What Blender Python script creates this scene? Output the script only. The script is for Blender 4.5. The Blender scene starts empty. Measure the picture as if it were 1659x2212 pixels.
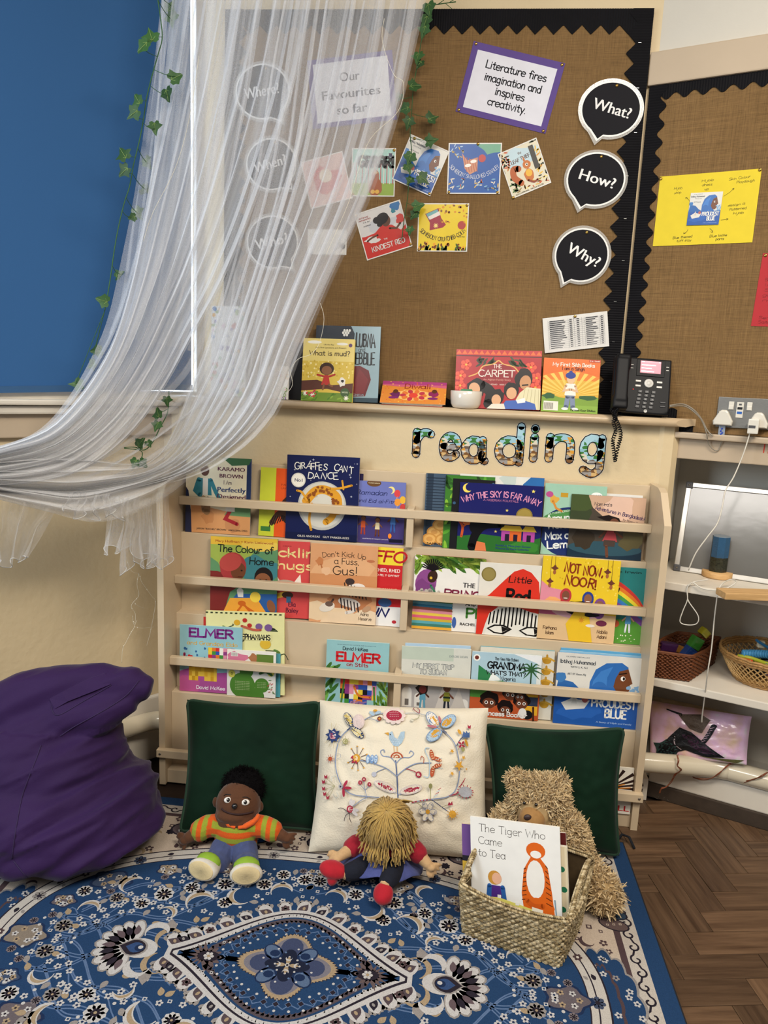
import bpy, bmesh, math, random
import numpy as np
from mathutils import Vector, Matrix, noise
S = bpy.context.scene
COL = S.collection
PI = math.pi
# ---------------------------------------------------------------- camera
FPX, YAW, PITCH, ROLL = 1600.0, 0.0945753, 0.1786664, 0.0438240
CAM = Vector((0.8877066, -2.11335, 1.316982))
_f = Vector((-math.sin(YAW)*math.cos(PITCH), math.cos(YAW)*math.cos(PITCH), -math.sin(PITCH)))
_r0 = Vector((math.cos(YAW), math.sin(YAW), 0)); _u0 = _r0.cross(_f)
CR = _r0*math.cos(ROLL)+_u0*math.sin(ROLL); CU = _u0*math.cos(ROLL)-_r0*math.sin(ROLL); CF = _f
cam = bpy.data.cameras.new('camera'); co = bpy.data.objects.new('camera', cam); COL.objects.link(co)
cam.sensor_fit = 'HORIZONTAL'; cam.sensor_width = 36; cam.lens = FPX/1659*36; cam.clip_start = .02
m4 = Matrix((CR, CU, -CF)).transposed().to_4x4(); m4.translation = CAM; co.matrix_world = m4
S.camera = co
# ---------------------------------------------------------------- light and exposure
S.view_settings.view_transform = 'Standard'; S.view_settings.look = 'None'
S.view_settings.gamma = 1; S.view_settings.use_curve_mapping = False
S.view_settings.exposure = -0.44
S.cycles.transparent_max_bounces = 36; S.cycles.max_bounces = 6; S.cycles.use_denoising = True
W = bpy.data.worlds.new('room_ambient'); S.world = W; W.use_nodes = True
W.node_tree.nodes['Background'].inputs[0].default_value = (.86, .86, .85, 1)
W.node_tree.nodes['Background'].inputs[1].default_value = .26
def area(name, loc, target, sx, sy, power, col, spread=180):
    l = bpy.data.lights.new(name, 'AREA'); l.shape = 'RECTANGLE'; l.size = sx; l.size_y = sy; l.energy = power; l.color = col; l.spread = math.radians(spread)
    o = bpy.data.objects.new(name, l); COL.objects.link(o); o.location = loc
    o.rotation_euler = (Vector(target)-Vector(loc)).to_track_quat('-Z', 'Y').to_euler()
area('ceiling_panel_light', (1.9, -1.75, 2.95), (1.55, -.75, 0), 1.2, .6, 74, (1, .91, .79), 150)
area('ceiling_panel_light', (.3, -2.7, 2.95), (.5, -1.2, 0), 1.2, .6, 52, (1, .94, .87), 160)
area('window_daylight', (-1.45, -1.9, 1.75), (.9, -.2, .5), 1.1, 1.5, 74, (.76, .88, 1))
# ---------------------------------------------------------------- pixels to points on real planes
def ray(px, py): return CR*((px-829.5)/FPX)-CU*((py-1106)/FPX)+CF
def onP(px, py, P, n):
    v = ray(px, py); return CAM+v*((Vector(P)-CAM).dot(n)/v.dot(n))
def onY(px, py, y): return onP(px, py, (0, y, 0), Vector((0, 1, 0)))
def onZ(px, py, z): return onP(px, py, (0, 0, z), Vector((0, 0, 1)))
# ---------------------------------------------------------------- colours and materials
def lin(h):
    h = h.lstrip('#'); c = [int(h[i:i+2], 16)/255 for i in (0, 2, 4)]
    return [x/12.92 if x <= .04045 else ((x+.055)/1.055)**2.4 for x in c]
MATS = {}
def M(name, hexa='888888', rough=.6, var=.08, scale=9, bump=0, bscale=60, spec=.4, metal=0, sheen=0, alpha=1, trans=0, emit=0, attr=False, stretch=(1, 1, 1), coat=0):
    if name in MATS: return MATS[name]
    m = bpy.data.materials.new(name); m.use_nodes = True; nt = m.node_tree; N = nt.nodes; L = nt.links
    b = N['Principled BSDF']; b.inputs['Roughness'].default_value = rough; b.inputs['Metallic'].default_value = metal
    b.inputs['Specular IOR Level'].default_value = spec
    if sheen: b.inputs['Sheen Weight'].default_value = sheen; b.inputs['Sheen Roughness'].default_value = .4
    if coat: b.inputs['Coat Weight'].default_value = coat; b.inputs['Coat Roughness'].default_value = .12
    if trans: b.inputs['Transmission Weight'].default_value = trans
    if alpha < 1: b.inputs['Alpha'].default_value = alpha
    tc = N.new('ShaderNodeTexCoord'); mp = N.new('ShaderNodeMapping'); L.new(tc.outputs['Object'], mp.inputs[0]); mp.inputs['Scale'].default_value = stretch
    nz = N.new('ShaderNodeTexNoise'); nz.inputs['Scale'].default_value = scale; nz.inputs['Detail'].default_value = 5; L.new(mp.outputs[0], nz.inputs[0])
    mr = N.new('ShaderNodeMapRange'); mr.inputs[1].default_value = .3; mr.inputs[2].default_value = .7
    mr.inputs[3].default_value = 1-var; mr.inputs[4].default_value = 1+var; L.new(nz.outputs[0], mr.inputs[0])
    mx = N.new('ShaderNodeVectorMath'); mx.operation = 'SCALE'; L.new(mr.outputs[0], mx.inputs['Scale'])
    if attr:
        at = N.new('ShaderNodeAttribute'); at.attribute_name = 'Col'; L.new(at.outputs['Color'], mx.inputs[0])
    else: mx.inputs[0].default_value = lin(hexa)
    L.new(mx.outputs[0], b.inputs['Base Color'])
    if emit: L.new(mx.outputs[0], b.inputs['Emission Color']); b.inputs['Emission Strength'].default_value = emit
    if bump:
        n2 = N.new('ShaderNodeTexNoise'); n2.inputs['Scale'].default_value = bscale; n2.inputs['Detail'].default_value = 4; L.new(mp.outputs[0], n2.inputs[0])
        bp = N.new('ShaderNodeBump'); bp.inputs['Strength'].default_value = bump; bp.inputs['Distance'].default_value = .004
        L.new(n2.outputs[0], bp.inputs['Height']); L.new(bp.outputs[0], b.inputs['Normal'])
    m['tc'] = 1; MATS[name] = m; return m
# ---------------------------------------------------------------- objects
def tag(o, label=None, cat=None, group=None, kind=None):
    for k, v in (('label', label), ('category', cat), ('group', group), ('kind', kind)):
        if v: o[k] = v
    return o
def thing(name, label, cat, loc=(0, 0, 0), rot=None, group=None):
    o = bpy.data.objects.new(name, None); COL.objects.link(o); o.location = loc; o.empty_display_size = .05
    if rot is not None: o.matrix_world = Matrix.Translation(loc) @ rot.to_4x4()
    return tag(o, label, cat, group)
def link(name, me, mat=None, parent=None):
    o = bpy.data.objects.new(name, me); COL.objects.link(o)
    if mat and not me.materials: me.materials.append(mat)
    if parent is not None: o.parent = parent
    return o
class B:
    "collects shapes, links them as one mesh object"
    def __init__(s): s.v = []; s.f = []; s.sm = []
    def add(s, v, f, smooth=False):
        n = len(s.v); s.v += [tuple(p) for p in v]; s.f += [tuple(i+n for i in q) for q in f]; s.sm += [smooth]*len(f); return s
    def box(s, a, b, mat=None):
        v = [Vector((x, y, z)) for z in (a[2], b[2]) for y in (a[1], b[1]) for x in (a[0], b[0])]
        if mat is not None: v = [mat @ p for p in v]
        return s.add(v, [(0, 2, 3, 1), (4, 5, 7, 6), (0, 1, 5, 4), (2, 6, 7, 3), (0, 4, 6, 2), (1, 3, 7, 5)])
    def bbox(s, a, b, r=.003, mat=None):
        "box with chamfered edges"
        bm = bmesh.new(); bmesh.ops.create_cube(bm, size=1)
        a = Vector(a); b = Vector(b); r = min(r, .45*min(abs(b[i]-a[i]) for i in range(3)))
        for v in bm.verts: v.co = Vector([(a[i]+b[i])/2+v.co[i]*(b[i]-a[i]) for i in range(3)])
        bmesh.ops.bevel(bm, geom=bm.edges[:], offset=r, segments=2, affect='EDGES', profile=.6)
        bm.verts.index_update()
        s.add([(mat @ v.co if mat is not None else v.co) for v in bm.verts], [[v.index for v in f.verts] for f in bm.faces]); bm.free(); return s
    def prism(s, pts, d0, d1, fn):
        "2-D outline pushed from depth d0 to d1; fn(u, v, d) gives the point"
        n = len(pts); v = [fn(p[0], p[1], d0) for p in pts]+[fn(p[0], p[1], d1) for p in pts]
        return s.add(v, [tuple(range(n))[::-1], tuple(range(n, 2*n))]+[(i, (i+1) % n, n+(i+1) % n, n+i) for i in range(n)])
    def tube(s, pts, r, k=8, cap=True, flat=None):
        "round bar through points; r a number or one per point"
        pts = [Vector(p) for p in pts]; n = len(pts); rr = r if hasattr(r, '__len__') else [r]*n
        v = []; t0 = None; nrm = None
        for i, p in enumerate(pts):
            t = (pts[min(i+1, n-1)]-pts[max(i-1, 0)]).normalized()
            if nrm is None: nrm = t.orthogonal().normalized()
            else: nrm = (nrm-t*nrm.dot(t)); nrm = nrm.normalized() if nrm.length > 1e-6 else t.orthogonal().normalized()
            bn = t.cross(nrm)
            for j in range(k):
                a = 2*PI*j/k; v.append(p+(nrm*math.cos(a)+bn*math.sin(a))*rr[i])
        f = [(i*k+j, i*k+(j+1) % k, (i+1)*k+(j+1) % k, (i+1)*k+j) for i in range(n-1) for j in range(k)]
        if cap: f += [tuple(range(k))[::-1], tuple(range((n-1)*k, n*k))]
        return s.add(v, f, True)
    def lathe(s, prof, k=24, mat=None, ax=Vector((0, 0, 0))):
        v = []
        for (r, z) in prof:
            for j in range(k):
                a = 2*PI*j/k; q = Vector((r*math.cos(a), r*math.sin(a), z))+ax; v.append(mat @ q if mat is not None else q)
        n = len(prof); f = [(i*k+j, i*k+(j+1) % k, (i+1)*k+(j+1) % k, (i+1)*k+j) for i in range(n-1) for j in range(k)]
        f += [tuple(range(k))[::-1], tuple(range((n-1)*k, n*k))]
        return s.add(v, f, True)
    def ball(s, c, r, k=12, mat=None):
        r = r if hasattr(r, '__len__') else (r, r, r); c = Vector(c); v = []; n = k//2
        for i in range(n+1):
            t = PI*i/n
            for j in range(k):
                a = 2*PI*j/k; q = Vector((r[0]*math.sin(t)*math.cos(a), r[1]*math.sin(t)*math.sin(a), r[2]*math.cos(t)))
                v.append(c+(mat @ q if mat is not None else q))
        return s.add(v, [(i*k+j, (i+1)*k+j, (i+1)*k+(j+1) % k, i*k+(j+1) % k) for i in range(n) for j in range(k)], True)
    def grid(s, fn, nu, nv, cu=False, smooth=True):
        "surface fn(i/nu, j/nv)"
        v = [fn(i/nu, j/nv) for j in range(nv+1) for i in range(nu+1)]; w = nu+1
        return s.add(v, [(j*w+i, j*w+i+1, (j+1)*w+i+1, (j+1)*w+i) for j in range(nv) for i in range(nu)], smooth)
    def mesh(s, name):
        me = bpy.data.meshes.new(name); me.from_pydata(s.v, [], s.f)
        me.polygons.foreach_set('use_smooth', s.sm); me.update(); return me
    def out(s, name, mat=None, parent=None): return link(name, s.mesh(name), mat, parent)
def smooth_path(pts, n=6, closed=False):
    P = [Vector(p) for p in pts]; o = []; m = len(P)
    for i in range(m if closed else m-1):
        g = (lambda k: P[k % m]) if closed else (lambda k: P[max(0, min(m-1, k))])
        a, b, c, d = g(i-1), g(i), g(i+1), g(i+2)
        for j in range(n):
            t = j/n; o.append(.5*((2*b)+(c-a)*t+(2*a-5*b+4*c-d)*t*t+(3*b-a-3*c+d)*t**3))
    if not closed: o.append(P[-1])
    return o
def evaluated(o):
    me = bpy.data.meshes.new_from_object(o.evaluated_get(bpy.context.evaluated_depsgraph_get())); return me
def fuse(b, voxel=.004, smooth=4, fac=.5):
    "one continuous skin over overlapping solids"
    me = b.mesh('fuse'); o = bpy.data.objects.new('fuse', me); COL.objects.link(o)
    r = o.modifiers.new('r', 'REMESH'); r.mode = 'VOXEL'; r.voxel_size = voxel; r.use_smooth_shade = True
    if smooth: q = o.modifiers.new('s', 'SMOOTH'); q.iterations = smooth; q.factor = fac
    out = evaluated(o); bpy.data.objects.remove(o); bpy.data.meshes.remove(me)
    out.polygons.foreach_set('use_smooth', [True]*len(out.polygons)); return out
# ---------------------------------------------------------------- flat print: lettering and pictures
FONT = {}
_FS = '''a:C2,2.5,2,2.5,20,340;L3.9,5 3.9,.6 4.6,0;5
b:L.4,8 .4,0;C2.3,2.5,1.9,2.5,-150,150;5
c:C2.2,2.5,2,2.5,45,315;4.3
d:C2,2.5,1.9,2.5,20,340;L3.8,8 3.8,0;4.9
e:S.3,2.6 3.9,2.8 3.6,4.4 2,5 .5,4 .2,2 1,.3 2.5,0 3.9,.8;4.8
f:S3.4,7.4 2.6,8 1.7,7.4 1.5,5.5 1.5,0;L.2,4.8 3,4.8;3.5
g:C2,2.6,1.8,2.4,20,340;S3.8,5 3.8,0 3.6,-1.8 2.2,-2.8 .5,-2;5
h:L.4,8 .4,0;S.4,3 1.5,4.8 3,4.8 3.6,3.4 3.6,0;4.8
i:L.8,4.9 .8,0;L.8,6.7 .8,6.9;2
j:S1.6,5 1.6,-1.2 1,-2.6 -.4,-2.2;L1.6,6.7 1.6,6.9;2.6
k:L.4,8 .4,0;L3.3,4.8 .5,2;L1.6,3.1 3.6,0;4.4
l:L.8,8 .8,0;2
m:L.4,5 .4,0;S.4,3 1.2,4.8 2.4,4.8 2.9,3.4 2.9,0;S2.9,3 3.7,4.8 4.9,4.8 5.4,3.4 5.4,0;6.6
n:L.4,5 .4,0;S.4,3 1.5,4.8 3,4.8 3.6,3.4 3.6,0;4.8
o:C2.2,2.5,2.1,2.5,0,360;5
p:L.4,5 .4,-2.8;C2.3,2.5,1.9,2.5,-150,150;5
q:C2,2.5,1.9,2.5,20,340;L3.8,5 3.8,-2.8;5
r:L.4,5 .4,0;S.4,3 1.2,4.5 2.2,5 3.2,4.6;3.6
s:S3.3,4.4 2.2,5 .8,4.5 .7,3.4 1.8,2.7 3.2,2 3.4,.8 2.2,0 .3,.6;4.2
t:L1.6,7.2 1.6,.8 2.2,0 3.2,.3;L.2,4.9 3.2,4.9;3.7
u:S.4,5 .4,1.8 1.1,.2 2.5,.2 3.6,1.8;L3.6,5 3.6,0;4.7
v:L.2,5 2,0 3.8,5;4.4
w:L.2,5 1.6,0 2.9,4.4 4.2,0 5.6,5;6.2
x:L.3,5 3.6,0;L3.6,5 .3,0;4.3
y:L.3,5 2.1,.4;L3.9,5 1.2,-2.8;4.5
z:L.3,5 3.6,5 .3,0 3.7,0;4.3
A:L0,0 2.7,8 5.4,0;L1,2.8 4.4,2.8;6
B:L.5,0 .5,8;S.5,8 3.4,7.8 4,6.2 3,4.5 .5,4.2;S.5,4.2 3.8,4 4.6,2 3.4,.2 .5,0;5.4
C:C3.1,4,2.9,4,48,312;5.8
D:L.5,0 .5,8;S.5,8 3.4,7.6 5,5.6 5,2.6 3.4,.4 .5,0;6
E:L4.2,8 .5,8 .5,0 4.3,0;L.5,4.2 3.7,4.2;5
F:L4.2,8 .5,8 .5,0;L.5,4.2 3.6,4.2;4.8
G:C3.1,4,2.9,4,45,330;L5.6,2 5.8,3.6 3.6,3.6;6.5
H:L.5,8 .5,0;L4.9,8 4.9,0;L.5,4.2 4.9,4.2;6
I:L1,8 1,0;2.4
J:S3.2,8 3.2,2 2.4,.2 1,0 .1,1.4;4.2
K:L.5,8 .5,0;L4.6,8 .6,3.6;L1.8,4.8 4.8,0;5.4
L:L.5,8 .5,0 4.2,0;4.7
M:L.4,0 .9,8 3.4,2 5.9,8 6.4,0;7.2
N:L.5,0 .5,8 4.9,0 4.9,8;6
O:C3.1,4,3,4,0,360;6.8
P:L.5,0 .5,8;S.5,8 3.6,7.8 4.5,6 3.4,4.1 .5,3.8;5.2
Q:C3.1,4,3,4,0,360;L3.8,2 5.8,-.6;6.8
R:L.5,0 .5,8;S.5,8 3.6,7.8 4.4,6.2 3.4,4.4 .5,4.1;L2.2,4.2 4.9,0;5.6
S:S4.5,6.8 3.2,8 1.2,7.6 .6,6 1.6,4.6 3.6,3.8 4.8,2.4 4,.5 2.2,0 .3,1;5.4
T:L0,8 5,8;L2.5,8 2.5,0;5.4
U:S.5,8 .5,2.6 1.4,.4 2.7,0 4,.4 4.9,2.6 4.9,8;6
V:L0,8 2.6,0 5.2,8;5.6
W:L0,8 1.8,0 3.6,6.6 5.4,0 7.2,8;7.6
X:L.2,8 4.8,0;L4.8,8 .2,0;5.4
Y:L0,8 2.5,4.2 5,8;L2.5,4.2 2.5,0;5.4
Z:L.3,8 4.6,8 .2,0 4.8,0;5.3
0:C2.3,4,2.1,4,0,360;5
1:L.6,6.6 1.8,8 1.8,0;3
2:S.4,6.4 1.4,7.8 3.4,7.6 3.8,5.6 2,2.6 .3,0;L.3,0 4.2,0;4.8
3:S.5,7.2 2.4,8 3.8,6.4 3,4.6 1.6,4.3;S1.6,4.3 3.6,4 4.2,2 2.8,.2 .4,.6;4.9
4:L3.2,0 3.2,8 .2,2.4 4.4,2.4;4.9
5:L3.8,8 1,8 .7,4.6;S.7,4.6 2.6,5 4,3.4 3.6,1 2,0 .4,.6;4.8
6:S3.6,7.6 1.6,6.6 .5,3.6 .6,1.2 2,0 3.6,.8 3.8,2.8 2.4,4.2 .7,3;4.8
7:L.3,8 4.2,8 1.6,0;4.6
8:C2.2,6,1.7,2,0,360;C2.2,2,2,2,0,360;4.9
9:C2.2,5.6,1.9,2.4,0,360;S4.1,5.6 3.8,2 2.6,0;4.9
?:S.4,6.6 1.2,7.8 2.8,7.8 3.6,6.2 2.8,4.6 1.8,3.6 1.7,2.2;L1.7,.2 1.7,0;4.2
!:L.9,8 .9,2.2;L.9,.2 .9,0;2.2
.:L.6,.1 .6,0;1.7
,:L.8,.3 .3,-1.2;1.7
':L.6,8 .5,6.2;1.4
":L.4,8 .4,6.4;L1.4,8 1.4,6.4;2.2
-:L.3,3 2.5,3;3.1
&:S4.6,0 1.2,5.6 1.2,7.4 2.4,8 3.2,7 2.8,5.4 .6,3 .3,1.4 1.6,0 3.4,.6 4.4,3;5.2
/:L.2,-.5 3,8.4;3.4
::L.6,.2 .6,0;L.6,4 .6,3.8;1.7'''
for _l in _FS.split('\n'):
    if not _l: continue
    ch, body = _l[0], _l[2:]; *st, adv = body.split(';'); FONT[ch] = ([], float(adv))
    for s_ in st:
        if s_[0] == 'C':
            cx, cy, rx, ry, a0, a1 = map(float, s_[1:].split(','))
            n = max(4, int(abs(a1-a0)/26)); pts = [(cx+rx*math.cos(math.radians(a0+(a1-a0)*i/n)), cy+ry*math.sin(math.radians(a0+(a1-a0)*i/n))) for i in range(n+1)]
        else:
            pts = [tuple(map(float, q.split(','))) for q in s_[1:].split()]
            if s_[0] == 'S': pts = [(p.x, p.y) for p in smooth_path([(x, y, 0) for x, y in pts], 3)]
        FONT[ch][0].append((s_[0], pts))
_TXT = {}
def glyphs(txt):
    "letter shapes of the built-in font, as polygons"
    if txt not in _TXT:
        cu = bpy.data.curves.new('t', 'FONT'); cu.body = txt; cu.resolution_u = 3; cu.size = 1
        o = bpy.data.objects.new('t', cu); me = o.to_mesh()
        v = [(p.co.x, p.co.y) for p in me.vertices]; f = [tuple(q.vertices) for q in me.polygons]
        o.to_mesh_clear(); bpy.data.objects.remove(o); bpy.data.curves.remove(cu)
        _TXT[txt] = (v, f)
    return _TXT[txt]
def clip(poly, x0, y0, x1, y1):
    for ax, lim, sg in ((0, x0, 1), (0, x1, -1), (1, y0, 1), (1, y1, -1)):
        o = []
        for i in range(len(poly)):
            a, b = poly[i-1], poly[i]; da, db = sg*(a[ax]-lim), sg*(b[ax]-lim)
            if (da >= 0) != (db >= 0):
                t = da/(da-db); o.append((a[0]+(b[0]-a[0])*t, a[1]+(b[1]-a[1])*t))
            if db >= 0: o.append(b)
        poly = o
        if len(poly) < 3: return []
    return poly
class Art:
    "flat printed shapes on a w x h sheet; x, y run 0..1 from the lower corner, radii and line widths count in sheet widths"
    def __init__(s, w, h, dz=3e-5): s.w, s.h = w, h; s.v = []; s.f = []; s.c = []; s.z = dz; s.dz = dz; s.clip = True; s.cc = {}
    def raw(s, pts, c, fs=None):
        if c not in s.cc: s.cc[c] = lin(c)+[1]
        n = len(s.v); s.v += [(x, y, s.z) for x, y in pts]; s.c += [s.cc[c]]*len(pts)
        s.f += [tuple(i+n for i in q) for q in fs] if fs else [tuple(range(n, n+len(pts)))]
    def up(s): s.z += s.dz
    def p(s, pts, c, up=True):
        q = [(x*s.w, y*s.h) for x, y in pts]
        if s.clip: q = clip(q, 0, 0, s.w, s.h)
        if len(q) > 2: s.raw(q, c)
        if up: s.up()
        return s
    def r(s, x0, y0, x1, y1, c): return s.p([(x0, y0), (x1, y0), (x1, y1), (x0, y1)], c)
    def bg(s, c): return s.r(0, 0, 1, 1, c)
    def e(s, x, y, rx, ry, c, rot=0, n=18, a0=0, a1=360, up=True):
        k = s.w/s.h; ca, sa = math.cos(math.radians(rot)), math.sin(math.radians(rot)); o = []
        for i in range(n+(a1-a0 < 360)):
            t = math.radians(a0+(a1-a0)*i/n); X, Y = rx*math.cos(t), ry*math.sin(t); o.append((x+X*ca-Y*sa, y+(X*sa+Y*ca)*k))
        return s.p(o, c, up)
    def blob(s, x, y, r, c, seed=0, j=.25, n=14, ry=None):
        R = random.Random(seed); k = s.w/s.h; q = []
        for i in range(n):
            t = 2*PI*i/n; d = 1+R.uniform(-j, j); q.append((x+r*d*math.cos(t), y+(ry or r)*d*math.sin(t)*k))
        return s.p(q, c)
    def l(s, pts, w, c, smooth=0, taper=None, up=True, px=False):
        "ribbon; w in sheet widths (or metres when px)"
        if smooth: pts = [(p.x, p.y) for p in smooth_path([(x, y, 0) for x, y in pts], smooth)]
        P = [(x*s.w, y*s.h) for x, y in pts] if not px else pts
        s.rib(P, w*s.w/2 if not px else w/2, c, taper)
        if up: s.up()
        return s
    def rib(s, P, hw, c, taper=None, cap=True):
        n = len(P)
        if n < 2: return
        L_, R_ = [], []
        for i in range(n):
            a, b = P[max(i-1, 0)], P[min(i+1, n-1)]; dx, dy = b[0]-a[0], b[1]-a[1]; d = math.hypot(dx, dy) or 1e-9
            k = hw*(taper(i/(n-1)) if taper else 1)
            if 0 < i < n-1:
                e1 = (P[i][0]-a[0], P[i][1]-a[1]); e2 = (b[0]-P[i][0], b[1]-P[i][1]); l1 = math.hypot(*e1) or 1e-9; l2 = math.hypot(*e2) or 1e-9
                co_ = (e1[0]*e2[0]+e1[1]*e2[1])/l1/l2; k *= min(1.6, 1/max(.45, math.sqrt(max(0, (1+co_)/2))))
            nx, ny = -dy/d*k, dx/d*k; L_.append((P[i][0]+nx, P[i][1]+ny)); R_.append((P[i][0]-nx, P[i][1]-ny))
        s.raw(L_+R_, c, [(i, n+i, n+i+1, i+1) for i in range(n-1)])
        if cap and not taper:
            for q in (P[0], P[-1]): s.raw([(q[0]+hw*math.cos(a*PI/4), q[1]+hw*math.sin(a*PI/4)) for a in range(8)], c)
    def _place(s, W_, h, x, y, rot, al, arc, wide):
        sc = h*s.h; tw = W_*sc*wide; x0 = x*s.w-{'l': 0, 'c': tw/2, 'r': tw}[al]; y0 = y*s.h
        ca, sa = math.cos(math.radians(rot)), math.sin(math.radians(rot)); cx = x*s.w
        def fn(X, Y):
            px_, py_ = X*sc*wide+x0-cx, Y*sc
            if arc and tw > 0:
                R = tw/math.radians(abs(arc)); t = px_/R; sg = 1 if arc > 0 else -1
                px_, py_ = (R+sg*py_)*math.sin(t), sg*((R+sg*py_)*math.cos(t)-R)
            return (cx+px_*ca-py_*sa, y0+px_*sa+py_*ca)
        return fn
    def t(s, txt, x, y, h, c, rot=0, al='c', arc=0, wide=1, fit=None, bold=.028):
        "built-in font; h is the capital height as a share of sheet height; fit = width as a share of the sheet"
        v, f = glyphs(txt)
        if not v: return s
        x1 = max(p[0] for p in v); k = 1/.7
        if fit: wide = fit*s.w/(x1*k*h*s.h)
        fn = s._place(x1*k, h, x, y, rot, al, arc, wide)
        for o_ in (-bold, bold) if bold else (0,): s.raw([fn(p[0]*k+o_, p[1]*k) for p in v], c, f); s.up()
        return s
    def hand(s, txt, x, y, h, c, w=.12, rot=0, al='c', arc=0, wide=1, fit=None, jit=0, seed=1, slant=0, serif=0, sp=.0):
        "drawn letters; w = stroke width as a share of the capital height"
        R = random.Random(seed); W_ = sum((FONT[ch][1] if ch in FONT else 3)/8+sp for ch in txt)-.1
        if fit: wide = fit*s.w/(W_*h*s.h)
        fn = s._place(W_, h, x, y, rot, al, arc, wide); X = 0; hw = w*h*s.h/2
        for ch in txt:
            st, adv = FONT.get(ch, ([], 3)); jr = R.uniform(-jit, jit)*.35; jy = R.uniform(-jit, jit)*.25; js = 1+R.uniform(-jit, jit)*.3
            for kind, pts in st:
                q = []
                for a, b in pts:
                    a, b = a/8*js, b/8*js; a, b = a+b*slant-b*jr, b+a*jr+jy; q.append((X+a, b))
                s.rib([fn(*k) for k in q], hw, c)
                if serif and kind == 'L':
                    for e_, o_ in ((q[0], q[1]), (q[-1], q[-2])):
                        if abs(e_[0]-o_[0]) < .5*abs(e_[1]-o_[1]) and abs(e_[1]-o_[1]) > .2: s.rib([fn(e_[0]-serif, e_[1]), fn(e_[0]+serif, e_[1])], hw*.6, c, cap=False)
            X += adv/8+sp
        s.up(); return s
    def face(s, x, y, r, skin, hair, eye='1a1210', seed=0, ry=None):
        "a small generic head"
        ry = ry or r*1.1; k = s.w/s.h
        s.e(x, y+.25*r*k, r*1.15, ry*1.1, hair); s.e(x, y, r, ry*.95, skin)
        for d in (-1, 1): s.e(x+d*.38*r, y+.05*r*k, r*.13, r*.16, eye, n=8)
        s.l([(x-.3*r, y-.4*r*k), (x, y-.52*r*k), (x+.3*r, y-.4*r*k)], r*.1, '7a2a20'); return s
    def figure(s, x, y, h, skin, hair, top, legs):
        "a small generic standing figure, h in sheet widths"
        k = s.w/s.h
        for d in (-1, 1): s.l([(x+d*.06*h, y+.4*h*k), (x+d*.09*h, y)], .08*h, legs); s.l([(x+d*.08*h, y+.66*h*k), (x+d*.24*h, y+.5*h*k)], .07*h, skin)
        s.p([(x-.13*h, y+.36*h*k), (x+.13*h, y+.36*h*k), (x+.1*h, y+.72*h*k), (x-.1*h, y+.72*h*k)], top)
        return s.face(x, y+.85*h*k, .12*h, skin, hair)
    def mesh(s, name, fn=None, cut=0):
        me = bpy.data.meshes.new(name); me.from_pydata([fn(*p) for p in s.v] if fn and not cut else s.v, [], s.f)
        a = me.color_attributes.new('Col', 'FLOAT_COLOR', 'POINT'); a.data.foreach_set('color', np.array(s.c, dtype=np.float32).ravel())
        if cut:
            bm = bmesh.new(); bm.from_mesh(me)
            for _ in range(4):
                bmesh.ops.triangulate(bm, faces=bm.faces[:]); e_ = [e for e in bm.edges if e.calc_length() > cut]
                if not e_: break
                bmesh.ops.subdivide_edges(bm, edges=e_, cuts=1)
            for v in bm.verts: v.co = fn(*v.co)
            bm.to_mesh(me); bm.free()
        return me
    def out(s, name, mat, parent=None, fn=None, kind=None, cut=0):
        o = link(name, s.mesh(name, fn, cut), mat, parent)
        if kind: o['kind'] = kind
        return o
# ---------------------------------------------------------------- materials of the room
cream = M('cream_wall_paint', 'd3bf99', .55, .05, 3, .35, 45)
cream2 = M('white_wall_paint', 'cbc5b8', .6, .04, 3, .25, 45)
beam_p = M('stone_gloss_paint', 'b9a68d', .45, .05, 4, .15, 40)
shelfp = M('bookcase_gloss_paint', 'cbb697', .34, .05, 7, .12, 30)
ledge_p = M('ledge_gloss_paint', 'c0a988', .3, .07, 8, .3, 35)
white_p = M('white_gloss_paint', 'd6cdbd', .4, .06, 6, .15, 30)
grime = M('grimy_skirting', '3a2f25', .7, .35, 14, .3, 40)
print_g = M('printed_gloss', rough=.3, var=.03, scale=30, attr=True)
print_m = M('printed_matt', rough=.75, var=.03, scale=30, attr=True)
paper = M('page_paper', 'e6dfcf', .8, .07, 60)
black_card = M('black_card', '100f12', .75, .15, 20, spec=.15)
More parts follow.
